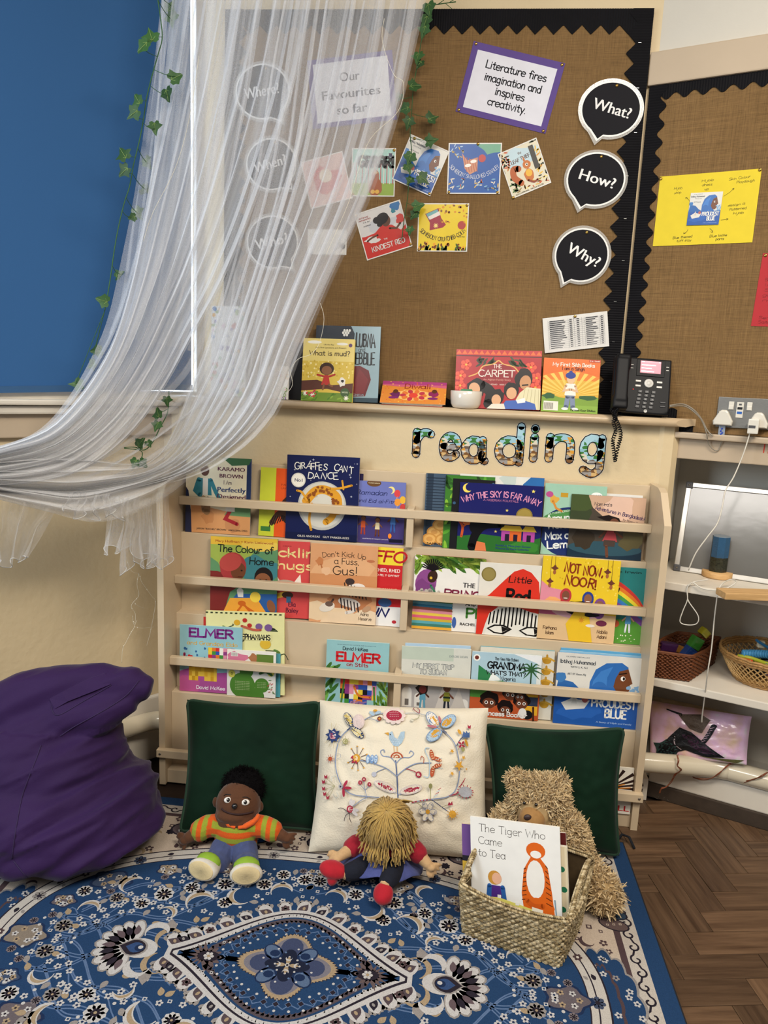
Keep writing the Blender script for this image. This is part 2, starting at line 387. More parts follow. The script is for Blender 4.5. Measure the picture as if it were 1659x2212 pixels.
def hessian_mat():
    m = M('hessian_weave', '7c613f', .92, .1, 2.2, spec=.1); nt = m.node_tree; N = nt.nodes; L = nt.links; b = N['Principled BSDF']
    tc = [n for n in N if n.type == 'TEX_COORD'][0]; base = b.inputs['Base Color'].links[0].from_socket
    hs = []
    for i, sc in enumerate(((520, 520, 9), (9, 9, 560), (1400, 1400, 40), (40, 40, 1400))):
        mp = N.new('ShaderNodeMapping'); mp.inputs['Scale'].default_value = sc; L.new(tc.outputs['Object'], mp.inputs[0])
        nz = N.new('ShaderNodeTexNoise'); nz.inputs['Scale'].default_value = 1; nz.inputs['Detail'].default_value = 2; L.new(mp.outputs[0], nz.inputs[0]); hs.append(nz.outputs[0])
    def add(a, b_):
        q = N.new('ShaderNodeMath'); q.operation = 'ADD'; L.new(a, q.inputs[0]); L.new(b_, q.inputs[1]); return q.outputs[0]
    s_ = add(add(hs[0], hs[1]), add(hs[2], hs[3]))
    mr = N.new('ShaderNodeMapRange'); mr.inputs[1].default_value = 1.3; mr.inputs[2].default_value = 2.7; mr.inputs[3].default_value = .48; mr.inputs[4].default_value = 1.5; L.new(s_, mr.inputs[0])
    v = N.new('ShaderNodeVectorMath'); v.operation = 'SCALE'; L.new(base, v.inputs[0]); L.new(mr.outputs[0], v.inputs['Scale']); L.new(v.outputs[0], b.inputs['Base Color'])
    bp = N.new('ShaderNodeBump'); bp.inputs['Strength'].default_value = .5; bp.inputs['Distance'].default_value = .001; L.new(s_, bp.inputs['Height']); L.new(bp.outputs[0], b.inputs['Normal'])
    return m
hess = hessian_mat()
def wood_mat(name, c1, c2, rough=.4, sx=(3, 60, 60), bump=.2):
    m = M(name, c1, rough, .1, 6, 0); nt = m.node_tree; N = nt.nodes; L = nt.links; b = N['Principled BSDF']
    oi = N.new('ShaderNodeObjectInfo'); tc = [n for n in N if n.type == 'TEX_COORD'][0]
    ad = N.new('ShaderNodeVectorMath'); ad.operation = 'MULTIPLY_ADD'; L.new(oi.outputs['Random'], ad.inputs[0]); ad.inputs[1].default_value = (7, 3, 5); L.new(tc.outputs['Object'], ad.inputs[2])
    mp = N.new('ShaderNodeMapping'); mp.inputs['Scale'].default_value = sx; L.new(ad.outputs[0], mp.inputs[0])
    nz = N.new('ShaderNodeTexNoise'); nz.inputs['Scale'].default_value = 2.2; nz.inputs['Detail'].default_value = 7; nz.inputs['Roughness'].default_value = .65; L.new(mp.outputs[0], nz.inputs[0])
    r = N.new('ShaderNodeValToRGB'); L.new(nz.outputs[0], r.inputs[0]); r.color_ramp.elements[0].position = .34; r.color_ramp.elements[1].position = .66
    r.color_ramp.elements[0].color = lin(c2)+[1]; r.color_ramp.elements[1].color = lin(c1)+[1]
    mr = N.new('ShaderNodeMapRange'); L.new(oi.outputs['Random'], mr.inputs[0]); mr.inputs[3].default_value = .62; mr.inputs[4].default_value = 1.2
    v = N.new('ShaderNodeVectorMath'); v.operation = 'SCALE'; L.new(r.outputs[0], v.inputs[0]); L.new(mr.outputs[0], v.inputs['Scale']); L.new(v.outputs[0], b.inputs['Base Color'])
    bp = N.new('ShaderNodeBump'); bp.inputs['Strength'].default_value = bump; bp.inputs['Distance'].default_value = .001; L.new(nz.outputs[0], bp.inputs['Height']); L.new(bp.outputs[0], b.inputs['Normal'])
    return m
parquet = wood_mat('parquet_oak', '69503a', '443020', .42, (1.6, 26, 26), .12)
pine = wood_mat('pale_pine', 'cda673', 'b08a58', .5, (4, 40, 40), .1)
# ---------------------------------------------------------------- wall frames
YB, YL = .30, .21                      # upper board wall, lower wall
tr = math.radians(-23); RP = Vector((1.40, YB, 0)); RT = Vector((math.cos(tr), math.sin(tr), 0)); RN = Vector((math.sin(tr), -math.cos(tr), 0))   # RN looks into the room
tl = math.radians(-130); LP = Vector((-.06, YL, 0)); LT = Vector((math.cos(tl), math.sin(tl), 0)); LN = Vector((-math.sin(tl), math.cos(tl), 0))
def rw(t, z, d=0): return RP+RT*t+RN*d+Vector((0, 0, z))
def lw(t, z, d=0): return LP+LT*t+LN*d+Vector((0, 0, z))
def onR(px, py, d=0): return onP(px, py, RP+RN*d, RN)
def onL(px, py, d=0): return onP(px, py, LP+LN*d, LN)
def rt(px, py, d=0): q = onR(px, py, d); return ((q-RP).dot(RT), q.z)
def lt(px, py, d=0): q = onL(px, py, d); return ((q-LP).dot(LT), q.z)
def rbox(b, t0, t1, z0, z1, d0, d1, r=0):
    m = Matrix((RT, RN, Vector((0, 0, 1)))).transposed().to_4x4(); m.translation = RP
    return b.bbox((t0, d0, z0), (t1, d1, z1), r, m) if r else b.box((t0, d0, z0), (t1, d1, z1), m)
def lbox(b, t0, t1, z0, z1, d0, d1, r=0):
    m = Matrix((LT, LN, Vector((0, 0, 1)))).transposed().to_4x4(); m.translation = LP
    return b.bbox((t0, d0, z0), (t1, d1, z1), r, m) if r else b.box((t0, d0, z0), (t1, d1, z1), m)
def struct(name, b, mat, parent=None):
    o = b.out(name, mat, parent)
    if parent is None: o['kind'] = 'structure'
    return o
# ---------------------------------------------------------------- the room
fl = B().box((-3, -3.2, -.06), (3.2, .6, -.012)).out('floor', M('floor_bedding', '2a1b10', .8, .2)); fl['kind'] = 'structure'
bw, bl = .0725, .2175; aR = Matrix.Rotation(math.radians(10), 4, 'Z')
bme = {}
for vert in (0, 1):
    b = B().bbox((-bl/2+.0006, -bw/2+.0006, -.012), (bl/2-.0006, bw/2-.0006, 0), .0012); me = b.mesh('parquet_block'); me.materials.append(parquet); bme[vert] = me
n3 = 3; org = Vector((1.475, -.575, 0)); rnd = random.Random(4)
for j in range(-40, 40):
    for i in range(-40, 40):
        for vert in (0, 1):
            if vert == 0 and (i-j) % 6 == 0: c = Vector(((i+1.5)*bw, (j+.5)*bw, 0))
            elif vert == 1 and (i-j) % 6 == 5: c = Vector(((i+.5)*bw, (j+1.5)*bw, 0))
            else: continue
            p = org+aR @ c
            if not (1.36 < p.x < 2.25 and -1.7 < p.y < .26): continue
            if (p-RP).dot(RN) < -.085: continue
            o = link('parquet_block', bme[0], None, fl); o.location = (p.x, p.y, rnd.uniform(-.0004, .0004))
            o.rotation_euler = (0, 0, math.radians(10+90*vert))
b = B(); b.box((-.12, YB, 1.2), (1.40, YB+.2, 3.0)); struct('wall_back', b, cream)
# lower wall: flat front, moulded corner, short return to the right-hand wall
b = B(); prof = [(-.075, YL), (1.494, YL), (1.506, YL-.006), (1.536, YL-.004), (1.556, YL+.012), (1.566, YL+.06), (1.566, YL+.3), (-.2, YL+.3)]
b.prism(prof, 0, 1.222, lambda u, v, d: Vector((u, v, d))); struct('wall_back', b, cream)
b = B()   # mantel ledge: rounded nose, mitred at the far end
nose = [(YB+.02, 1.216), (YL-.01, 1.216)]+[(.188-.018*math.sin(PI*k/8), 1.2235-.0115*math.cos(PI*k/8)-.0005) for k in range(9)]+[(YL-.01, 1.236), (YB+.02, 1.236)]
n_ = len(nose); xs = lambda y: 1.528+max(0, (y-.17))*1.9
v = [Vector((-.11, y, z)) for y, z in nose]+[Vector((xs(y), y, z)) for y, z in nose]
b.add(v, [tuple(range(n_)), tuple(range(n_, 2*n_))[::-1]]+[(i, n_+i, n_+(i+1) % n_, (i+1) % n_) for i in range(n_)], True)
b.sm[-n_-2:] = [False]*2+[True]*n_; struct('trim_1', b, ledge_p)
b = B(); lbox(b, -.2, 2.6, 0, 3.0, -.2, 0); struct('wall_left', b, cream)
# window in the left-hand wall: bright pane behind the blind, frame, sill and dado moulding
zs = 1.205
b = B(); lbox(b, -.105, 1.9, 1.247, 2.75, .001, .004)
struct('window_1', b, M('daylight_pane', 'e4f2ff', .2, .01, 3, emit=5.5))
wn = bpy.data.objects['window_1']
b = B(); lbox(b, -.15, -.108, zs, 2.8, 0, .02, .004); lbox(b, -.15, 1.95, 2.72, 2.8, 0, .02, .004); b.out('window_frame', white_p, wn)
b = B(); lbox(b, -.108, 1.95, 1.2, 1.2465, 0, .022, .004); lbox(b, -.1, 1.95, zs-.004, zs+.012, 0, .055, .005); lbox(b, -.1, 1.95, zs-.03, zs-.006, 0, .04, .006); b.out('window_sill', white_p, wn)
b = B(); lbox(b, -.06, 2.0, 1.108, zs-.03, 0, .02, .004); struct('trim_2', b, beam_p)
b = B(); lbox(b, -.03, 2.2, .0, .225, 0, .022, .006); struct('baseboard_left', b, white_p)
b = B(); b.box((-.05, YL-.02, 0), (.02, YL, .225)); b.box((1.49, YL-.03, .0), (1.57, YL+.02, .075)); struct('baseboard_back', b, white_p)
# right-hand wall with its shelved alcove
b = B(); rbox(b, -.02, 1.5, 1.122, 2.19, -.2, 0); rbox(b, -.02, .165, 0, 1.13, -.2, -.02); rbox(b, .15, 1.5, .115, 1.13, -.3, -.17); rbox(b, .15, 1.5, 0, .13, -.3, -.004)
struct('wall_right', b, cream2)
b = B(); rbox(b, -.02, 1.5, 2.26, 3.0, -.2, .0); struct('wall_right', b, cream2)
b = B(); rbox(b, -.02, 1.5, 2.185, 2.275, -.2, .022, .004); struct('trim_3', b, beam_p)
b = B(); rbox(b, .13, 1.5, 1.178, 1.196, 0, .03, .004); rbox(b, .13, 1.5, 1.115, 1.178, -.02, .008, .003); struct('trim_4', b, beam_p)
b = B(); rbox(b, .2, 1.5, .05, .125, -.01, .012, .004); struct('baseboard_right', b, white_p)
b = B(); rbox(b, .15, 1.5, 0, .05, -.02, .018, .003); rbox(b, .1, .22, 0, .062, -.05, .0, .003); struct('baseboard_right', b, grime)
# ---------------------------------------------------------------- tiered bookcase
bc = thing('bookcase', 'cream painted tiered bookcase with four rows of picture books against the wall', 'bookcase', (0, 0, 0))
LZ = [.802, .546, .295, .044]; RZ = [.921, .673, .418, .126]; RY = [.127, .086, .04, -.015]; PY = [.19, .145, .10, .055]
side = [(0, 0), (0, .942), (.075, 1.026), (.108, 1.036), (.205, 1.036), (.205, 0)]
for x0, x1 in ((0, .02), (1.48, 1.5)):
    b = B(); b.prism(side, x0, x1, lambda u, v, d: Vector((d, u, v))); b.out('side_panel', shelfp, bc)
ztop = [1.03]+LZ[:3]
for k in range(4):
    b = B(); b.bbox((.02, PY[k], LZ[k]-.02), (1.48, PY[k]+.012, ztop[k]), .0015); b.out('back_panel', shelfp, bc)
    y1 = PY[k+1] if k < 3 else .0275
    b = B(); b.bbox((.02, y1+(.0125 if k < 3 else 0), LZ[k]-.02), (1.48, PY[k]+.002, LZ[k]-.0005), .0015); b.out('shelf', shelfp, bc)
    x0, x1 = (.02, 1.48) if k < 3 else (-.004, 1.504)
    b = B(); b.bbox((x0, RY[k], RZ[k]-.026), (x1, RY[k]+.02, RZ[k]), .0022); o = b.out('rail', shelfp, bc)
    if k == 3:
        for x in (.008, 1.492): B().lathe([(0, 0), (.004, 0), (.004, .001), (.0025, .0015)], 10, Matrix.Translation((x, RY[3], RZ[3]-.013)) @ Matrix.Rotation(PI/2, 4, 'X')).out('screw', M('screw_steel', '8a8378', .35, .1, metal=.8), o)
    else:
        xc = (.757, .754, .748)[k]
        b = B(); b.bbox((xc-.011, RY[k]+.004, LZ[k]), (xc+.011, PY[k], RZ[k]+.004), .0015); b.out('divider', shelfp, bc)
b = B(); b.bbox((.02, .015, 0), (1.48, .027, .045), .0015); b.out('kick_board', shelfp, bc)
# ---------------------------------------------------------------- books
def book(label, BL, BR, TL, P, n, th=.006, col='e8e2d4', art=None, group=None, hard=False, snap=None, name='picture_book', cat='book', cov=None, cutlow=False):
    a, c, d = (onP(*q, P, n) for q in (BL, BR, TL)); X = (c-a).normalized(); Y = n.cross(X).normalized()
    w, h = (c-a).length, (d-a).length
    if (d-a).dot(Y) > 0: h = (d-a).dot(Y)
    o = a.copy()
    if snap is not None:
        lo = min(o.z, (o+X*w).z); dz = snap+.0008-lo
        if abs(dz) > .014: print('SNAP', label[:40], round(dz, 4))
        o = o+Y*(dz/max(.2, Y.z))
        if cutlow: h -= dz/max(.2, Y.z)
    m = Matrix((X, Y, n)).transposed().to_4x4(); m.translation = o
    t = thing(name, label, cat, (0, 0, 0), None, group); t.matrix_world = m
    g = .0022 if hard else .0007; ov = .003 if hard else .0004
    cm = M('cover_'+(cov or col), cov or col, .35, .04, 20); b = B()
    b.bbox((0, 0, -g), (w, h, 0), .0005); b.bbox((0, 0, -th), (w, h, -th+g), .0005); b.bbox((0, 0, -th+g*.5), (g, h, -g*.5), .0004); b.out('cover', cm, t)
    b = B(); npg = 1 if not hard else 3
    for k in range(npg):
        z0 = -th+g+(th-2*g)*k/npg; b.box((g, ov, z0+.0001), (w-ov-.0006*(k % 2), h-ov-.0005*(k % 2), z0+(th-2*g)/npg-.0001))
    b.out('pages', paper, t)
    A = Art(w, h)
    if art: art(A); A.out('cover_print', print_g, t)
    return t
def lean(y, z, deg): a = math.radians(deg); return (Vector((0, y, z)), Vector((0, -math.cos(a), math.sin(a))))
GR = ['books in the top row of the bookcase', 'books in the second row of the bookcase', 'books in the third row of the bookcase', 'books in the bottom row of the bookcase']
def tier(k, lay, label, BL, BR, TL, art, th=.005, col='e8e2d4', hard=False):
    P, n = lean(RY[k]+.0235+.0085*lay, LZ[k], 4)
    return book(label, BL, BR, TL, P, n, th, col, art, GR[k], hard, LZ[k])
def moon(A, x, y, r, c, c2, d=.4): A.e(x, y, r, r, c, n=26); A.e(x+d*r, y+d*r*.5*A.w/A.h, r*.85, r*.85, c2, n=26)
def star(A, x, y, r, c, n=5, rot=90, inner=.42):
    k = A.w/A.h; return A.p([(x+(r if i % 2 == 0 else r*inner)*math.cos(math.radians(rot+180*i/n)), y+k*(r if i % 2 == 0 else r*inner)*math.sin(math.radians(rot+180*i/n))) for i in range(2*n)], c)
def dots(A, n, c, r, seed=1, box=(0, 0, 1, 1)):
    R = random.Random(seed)
    for _ in range(n): A.e(R.uniform(box[0], box[2]), R.uniform(box[1], box[3]), r*R.uniform(.6, 1.2), r*R.uniform(.6, 1.2), c if isinstance(c, str) else R.choice(c), n=8, up=False)
    A.up()
def leafs(A, n, cs, ln, seed=1, box=(0, 0, 1, 1), rot=None, fat=.3):
    R = random.Random(seed)
    for _ in range(n): A.e(R.uniform(box[0], box[2]), R.uniform(box[1], box[3]), ln*R.uniform(.7, 1.3), ln*fat, R.choice(cs), rot=R.uniform(0, 180) if rot is None else rot+R.uniform(-30, 30), n=8, up=False)
    A.up()
# --- top row
def a_karamo(A):
    A.bg('e9dfc0'); A.p([(0, 0), (.13, 0), (.04, .55), (0, .6)], '20294a'); A.r(.93, .4, 1, 1, '24345c'); A.p([(.55, 1), (.7, .9), (.96, .92), (1, 1)], '3f6b46')
    A.p([(.1, 0), (1, 0), (1, .24), (.5, .32), (.08, .38)], 'd79a63'); A.p([(.6, .25), (1, .24), (1, .42), (.7, .38)], '6f9a68'); A.blob(.35, .22, .1, 'c98a55', 3); A.blob(.75, .12, .12, 'c68a5a', 4)
    A.l([(.27, .45), (.3, .3)], .1, 'a4805c'); A.l([(.34, .44), (.33, .28)], .1, '9a7650')
    A.p([(.16, .5), (.4, .5), (.38, .72), (.2, .72)], '2f7f8d'); A.r(.26, .5, .34, .72, 'efe8da'); A.l([(.2, .7), (.15, .55), (.22, .5)], .07, '2f7f8d'); A.l([(.38, .7), (.46, .55), (.52, .46)], .06, '2f7f8d')
    A.e(.29, .82, .065, .08, '5a3426'); A.l([(.72, .36), (.62, .2), (.8, .14)], .055, 'a5282f'); A.r(.62, .3, .76, .42, 'ece6d6'); A.e(.7, .45, .04, .05, '5a3426')
    for i, (q, h_) in enumerate((('KARAMO', .05), ('BROWN', .05))): A.t(q, .69, .83-.09*i, h_, '5b2440', fit=.42-.06*i)
    A.hand('I Am', .64, .655, .05, '6a5560', .1, serif=.06); A.t('Perfectly', .7, .555, .062, '1e3a6b', fit=.44); A.t('Designed', .7, .465, .062, '5b2440', fit=.44); A.t('JASON "RACHEL" BROWN   ANOOSHA SYED', .57, .045, .022, '40362e', fit=.78)
def a_orange(A):
    A.bg('e2581f'); A.r(0, 0, .36, 1, 'c8cf3a'); A.r(.05, .07, .28, .14, '3f7a3a')
    for i, q in enumerate(('PATRICE', 'LAWRENCE')): A.t(q, .68, .75-.05*i, .03, 'a83a18', fit=.4)
    A.e(.75, .4, .28, .34, '3a2620'); A.l([(.3, .2), (.5, .36), (.8, .3)], .12, '5c3a28', 4)
    for k in range(6): A.l([(.25+.06*k, .14+.02*k), (.34+.05*k, .3)], .022, '1d1a1c')
def a_giraffe(A):
    A.bg('141c4a'); R = random.Random(2)
    for _ in range(26): star(A, R.uniform(.03, .97), R.uniform(.1, .97), R.uniform(.008, .022), 'cfd2dc', 4, inner=.25)
    A.e(.5, .41, .335, .335, 'b9b7ae', n=40); A.e(.5, .42, .31, .31, 'cfcbbd', n=40); A.blob(.4, .55, .05, 'b1ada2', 1); A.blob(.62, .3, .06, 'b8b4a8', 2)
    A.l([(.28, .46), (.4, .58), (.55, .6), (.7, .52), (.72, .36)], .12, 'd9992c', 5); A.l([(.36, .43), (.33, .25), (.36, .12)], .035, 'd9992c', 4); A.l([(.7, .4), (.64, .28), (.56, .22)], .09, 'd9992c', 4)
    R = random.Random(5)
    for i in range(26):
        t = i/25; x = .28+.44*t; A.blob(x+R.uniform(-.01, .02), .47+.14*math.sin(PI*min(1, t*1.15))+R.uniform(-.03, .03), .022, '8a4a1a', i, .3, 6)
    A.l([(.6, .62), (.74, .63), (.9, .67)], .03, 'd9992c', 3); A.l([(.79, .62), (.77, .72)], .025, 'd9992c'); A.l([(.15, .58), (.22, .56), (.3, .45)], .03, 'd9992c', 3)
    A.hand("GIRAFFES", .33, .845, .075, 'e8e6dc', .14, jit=.5, fit=.44, arc=24); A.hand("CAN'T", .78, .825, .075, 'e8e6dc', .14, jit=.5, fit=.27, rot=-5); A.hand('DANCE', .5, .73, .075, 'e8e6dc', .14, jit=.5, fit=.42, seed=3)
    A.e(.165, .705, .1, .1, 'd8d4c8', n=24); A.e(.165, .705, .085, .085, 'efeadc', n=24); A.t('No1', .165, .685, .04, '1d2248', fit=.11)
    A.r(0, 0, 1, .08, '10173c'); A.t('GILES ANDREAE   GUY PARKER-REES', .53, .028, .024, 'cfc9bb', fit=.72)
def a_ramadan(A):
    A.bg('6e76b4'); A.r(0, .0, 1, .42, '453a72'); A.p([(0, .42), (.2, .5), (.5, .44), (.8, .52), (1, .45), (1, .4), (0, .4)], '5a548f'); A.e(.38, .97, .14, .07, '6b4a2a'); A.t('Celebrations', .38, .962, .018, 'e8dcb8', fit=.22)
    moon(A, .72, .87, .07, 'f0dd8a', '6e76b4', -.45)
    for x, y, c in ((.84, .82, 'd8484a'), (.95, .72, 'e6b43c'), (.85, .68, 'e8953a'), (.96, .6, 'c8433f')): A.e(x, y, .06, .075, c); A.l([(x, y-.05), (x-.02, y-.14)], .006, 'd8d0c0')
    A.hand('Ramadan', .34, .78, .07, '22285a', .12, fit=.6, slant=.15); A.hand('and Eid al-Fitr', .42, .655, .055, '22285a', .12, fit=.74, slant=.15)
    A.figure(.2, .14, .36, '7a4a30', '1a1414', 'c8552c', 'a8402a'); A.figure(.48, .12, .36, '8a583a', '2a1a14', 'e0cfa2', '6a3a28'); A.figure(.78, .2, .4, '6a3f2a', '1a1414', '4a78b8', '3a62a8'); A.e(.73, .13, .035, .05, 'ef8a2c'); A.t('ILLUSTRATED BY MARJORY LUNTAMA', .45, .06, .016, 'cfc6dc', fit=.5); A.r(.72, .03, .98, .08, '14142a')
def a_coins(A):
    A.bg('46586a'); R = random.Random(1); A.r(.03, 0, .14, 1, '2c3a4a')
    for k in range(12): A.l([(.02, .5+.04*k), (.34, .5+.04*k)], .015, '26303e')
    A.r(.52, .6, .95, .93, 'e5c48a'); A.r(.56, .64, .9, .9, '2a2420'); A.r(.6, .66, .86, .88, 'e8d6ae'); A.t('CT', .72, .72, .08, '2a1a14')
    for x, y in ((.2, .2), (.42, .24), (.12, .1), (.36, .1), (.55, .14), (.3, .3)): A.e(x, y, .14, .11, 'c98f45'); A.e(x, y, .11, .085, 'e0ad62'); A.e(x, y, .06, .045, 'cf9650')
    A.t('SAMUEL LANGLEY', .42, .025, .03, '3a2a1a', fit=.7)
def a_green(A): A.bg('3f7a2c'); leafs(A, 60, ['5aa032', '2f5a24', '86b83a', '24441c'], .12, 3); A.blob(.5, .55, .25, '2a4a8a', 4); A.e(.45, .28, .2, .2, 'b99a3c')
def a_black(A): A.bg('1a1a1c'); A.t('A', .5, .4, .2, '4a6a9a'); dots(A, 20, ['38597a', '2c2c30'], .05, 2)
def a_olympic(A): A.bg('dedcd2'); A.t('OLYMPIC MEDALLIST', .24, .935, .018, '55606a', fit=.32); A.hand('Ibtihaj', .2, .88, .04, '30404c', .14, fit=.24); A.p([(.75, .9), (.84, 1), (1, 1), (1, .8), (.78, .8)], '2f6aa6'); A.blob(.58, .97, .1, 'c3cdc4', 3)
def a_sky(A):
    A.bg('1a1d5e'); moon(A, .09, .92, .055, 'f0d660', '1a1d5e', .45); star(A, .88, .92, .025, 'f2dd6a'); star(A, .58, .62, .02, 'e8d46a'); star(A, .46, .3, .02, 'e8d46a')
    A.hand('WHY THE SKY IS FAR AWAY', .5, .81, .085, 'dc93b4', .17, fit=.93, arc=44); A.hand('A NIGERIAN FOLKTALE', .5, .745, .03, 'c07a9c', .14, fit=.42); A.e(.79, .55, .1, .1, '8a7434', n=24); A.e(.79, .55, .085, .085, 'a08a44', n=24)
    A.p([(0, .2), (.3, .25), (.6, .22), (.8, .17), (1, .24), (1, 0), (0, 0)], '2c6a2a'); A.blob(.8, .1, .2, '3a8030', 3, ry=.07)
    A.l([(.05, .2), (.06, .34), (.02, .42)], .03, 'c8552a', 3); A.l([(.06, .34), (.12, .4)], .02, 'c8552a')
    for x, c in ((.6, 'b04a9c'), (.7, 'd8652c'), (.86, 'b04a9c')): A.r(x-.07, .17, x+.07, .33, c); A.p([(x-.09, .32), (x+.09, .32), (x+.05, .4), (x-.05, .4)], 'e0b838'); A.r(x-.025, .17, x+.025, .27, '241a2e')
    A.l([(.18, .05), (.22, .24), (.32, .38), (.52, .42)], .1, '0e0c10', 5); A.e(.14, .44, .09, .05, 'e07a3c', 20); A.e(.21, .36, .07, .09, '0e0c10'); A.p([(.22, .0), (.36, .0), (.34, .12), (.24, .14)], 'dd7a4a')
    A.t('Retold by Mary-Joan Gerson', .68, .085, .028, '243a7a', fit=.42); A.t('Pictures by Carla Golembe', .67, .04, .028, '243a7a', fit=.4)
def a_around(A):
    A.bg('9cc4ac'); A.e(.45, .33, .5, .42, '1f2f66', n=30); A.e(.3, .55, .32, .1, '4f8a4a', 14); A.blob(.16, .78, .07, 'd8a648', 2); A.e(.08, .85, .06, .05, 'b8508a'); A.r(.26, .82, .38, .88, 'c0952f'); A.l([(.14, .76), (.2, .66), (.3, .62)], .035, 'd08a3a')
    A.hand('A TWINKL ORIGINAL', .3, .6, .025, 'dfe8dc', .14, rot=14, fit=.4)
    for q, x, y, h in (('Around the', .42, .5, .09), ('World with', .44, .4, .09), ('Max and', .34, .235, .1), ('Lemon', .38, .11, .1)): A.hand(q, x, y, h, 'eef0ea', .2, rot=7, fit=.72 if 'r' in q[:5] else .56)
    A.e(.84, .87, .09, .05, 'eef0ea'); A.t('twinkl', .84, .853, .03, '3a6a9a')
def a_namira(A):
    A.bg('4a4238'); A.p([(.2, 1), (1, 1), (1, .6), (.5, .62), (.3, .8)], 'c9a58a'); A.blob(.65, .85, .2, 'dcb9a4', 3); A.blob(.1, .72, .22, '3a442c', 4, ry=.24); A.blob(.1, .9, .18, '46542e', 7); A.r(0, 0, 1, .18, '1c3040'); A.e(.5, .16, .5, .1, '31505c'); A.blob(.85, .3, .16, '5a5236', 5, ry=.12); A.blob(.2, .3, .14, '3c3226', 6)
    A.hand("Namira's", .43, .84, .05, '2a2230', .14, fit=.24, jit=.2); A.hand('Adventures in Bangladesh!', .66, .71, .06, '3a2a5a', .14, rot=-10, fit=.68, jit=.2); A.hand('by Rasna Khan', .84, .6, .03, '2a2230', .14, rot=-12, fit=.26)
    A.p([(.36, .66), (.5, .6), (.72, .52), (.66, .66), (.52, .7)], '1c1210'); A.e(.6, .56, .07, .08, '6b4230'); A.p([(.46, .28), (.66, .28), (.62, .46), (.52, .46)], 'b0464a'); A.p([(.48, .2), (.63, .2), (.64, .3), (.48, .3)], '4a3c36'); A.l([(.52, .2), (.54, .04)], .04, '6b4230'); A.l([(.62, .44), (.72, .36)], .03, '6b4230'); A.l([(.5, .44), (.42, .34)], .03, '6b4230')
tier(0, 0, 'cream cover with a navy edge and a man in a teal jacket', (400, 1145.5), (539.6, 1154), (387, 981), a_karamo, col='20294a')
tier(0, 1, 'orange book with a lime spine strip half behind the moon cover', (557.5, 1159), (650, 1166), (552.6, 1011), a_orange, col='c8cf3a')
tier(0, 2, 'dark purple thin book peeping out behind the moon cover', (655, 1165), (779, 1172), (648, 1020), lambda A: A.bg('2b2148'), col='2b2148')
tier(0, 0, 'tall navy book with an orange giraffe shape on a grey moon', (616, 1161), (771, 1169.6), (606.6, 980), a_giraffe, .008, '141c4a')
tier(0, 1, 'violet book with a crescent moon and balloons at the post', (761, 1170), (871, 1176.5), (750, 1036), a_ramadan, col='453a72')
tier(0, 2, 'slate book with gold coins beside the post in the top row', (913, 1179), (1030, 1186), (921.5, 1022), a_coins, col='2c3a4a')
tier(0, 1, 'leafy green book showing as a strip beside the coins book', (955, 1181.5), (1060, 1188), (962, 1024), a_green, col='3f7a2c')
tier(0, .5, 'black book showing as a narrow strip beside the leafy one', (970, 1182), (1060, 1188), (975, 1030.5), a_black, .004, '1a1a1c')
tier(0, 1.1, 'pale book rising behind the night sky folktale with small lettering', (984, 1184), (1164, 1196), (987.7, 1022), a_olympic, col='a8392e')
tier(0, 0, 'wide navy book with pink arched title and orange huts', (986, 1185), (1165, 1196), (989.5, 1040), a_sky, col='1a1d5e')
tier(0, 1, 'mint green book with a dark globe and slanted white title', (1167, 1195), (1299, 1204), (1171, 1042), a_around, col='9cc4ac')
tier(0, 1.9, 'white book edge showing behind the running girl cover', (1290, 1203), (1376, 1209), (1312, 1066), lambda A: A.bg('e6e2da'), .004)
tier(0, 0, 'dusky brown book with a running girl with flying hair', (1224.6, 1199), (1384, 1210), (1239, 1065), a_namira, col='2c2a26')
# --- second row
def a_colour(A):
    A.bg('5f8f62'); A.blob(.3, .8, .4, '9db04e', 1, ry=.25); A.blob(.75, .6, .3, '3f7d84', 2, ry=.2); A.r(0, .9, 1, 1, 'e0b63c'); A.blob(.8, .9, .3, 'e6c554', 4, ry=.08); A.t('Mary Hoffman + Karin Littlewood', .5, .93, .03, 'a34a22', fit=.86)
    A.hand('The Colour of', .52, .81, .085, '1b2420', .16, fit=.82, jit=.15); A.hand('Home', .76, .665, .085, '1b2420', .16, fit=.36, jit=.15)
    A.p([(0, 0), (.2, 0), (.3, .3), (.55, .44), (.36, .5), (.1, .56), (0, .56)], '7a2a26'); A.e(.34, .62, .2, .22, 'a63a3a'); A.e(.42, .57, .11, .13, '6e4028', -15); A.e(.3, .68, .17, .13, 'b84a44', 20); A.e(.47, .58, .015, .012, '1a1010'); A.l([(.42, .5), (.48, .5)], .012, '4a1c18')
    A.e(.8, .5, .14, .16, '1e1614'); A.e(.79, .46, .12, .12, '8a5638'); A.e(.75, .47, .02, .016, '140d0c'); A.e(.84, .47, .02, .016, '140d0c')
    A.p([(.2, .05), (.4, .28), (1, .3), (1, .05), (.6, 0)], '2d5b9a'); A.p([(.2, .04), (.3, .22), (.7, .24), (.86, .04), (.6, 0)], 'e8a23a'); A.e(.68, .25, .08, .08, 'f0cf4a'); A.p([(.4, .33), (.42, .24), (.5, .24), (.5, .33), (.45, .37)], 'e8e2d6'); A.l([(.42, .06), (.5, .16), (.6, .06)], .03, 'c8641e'); A.l([(.5, .14), (.66, .06)], .025, 'c8641e'); A.e(.48, .16, .06, .04, 'c8641e'); A.e(.92, .14, .06, .1, '8a5638', 20)
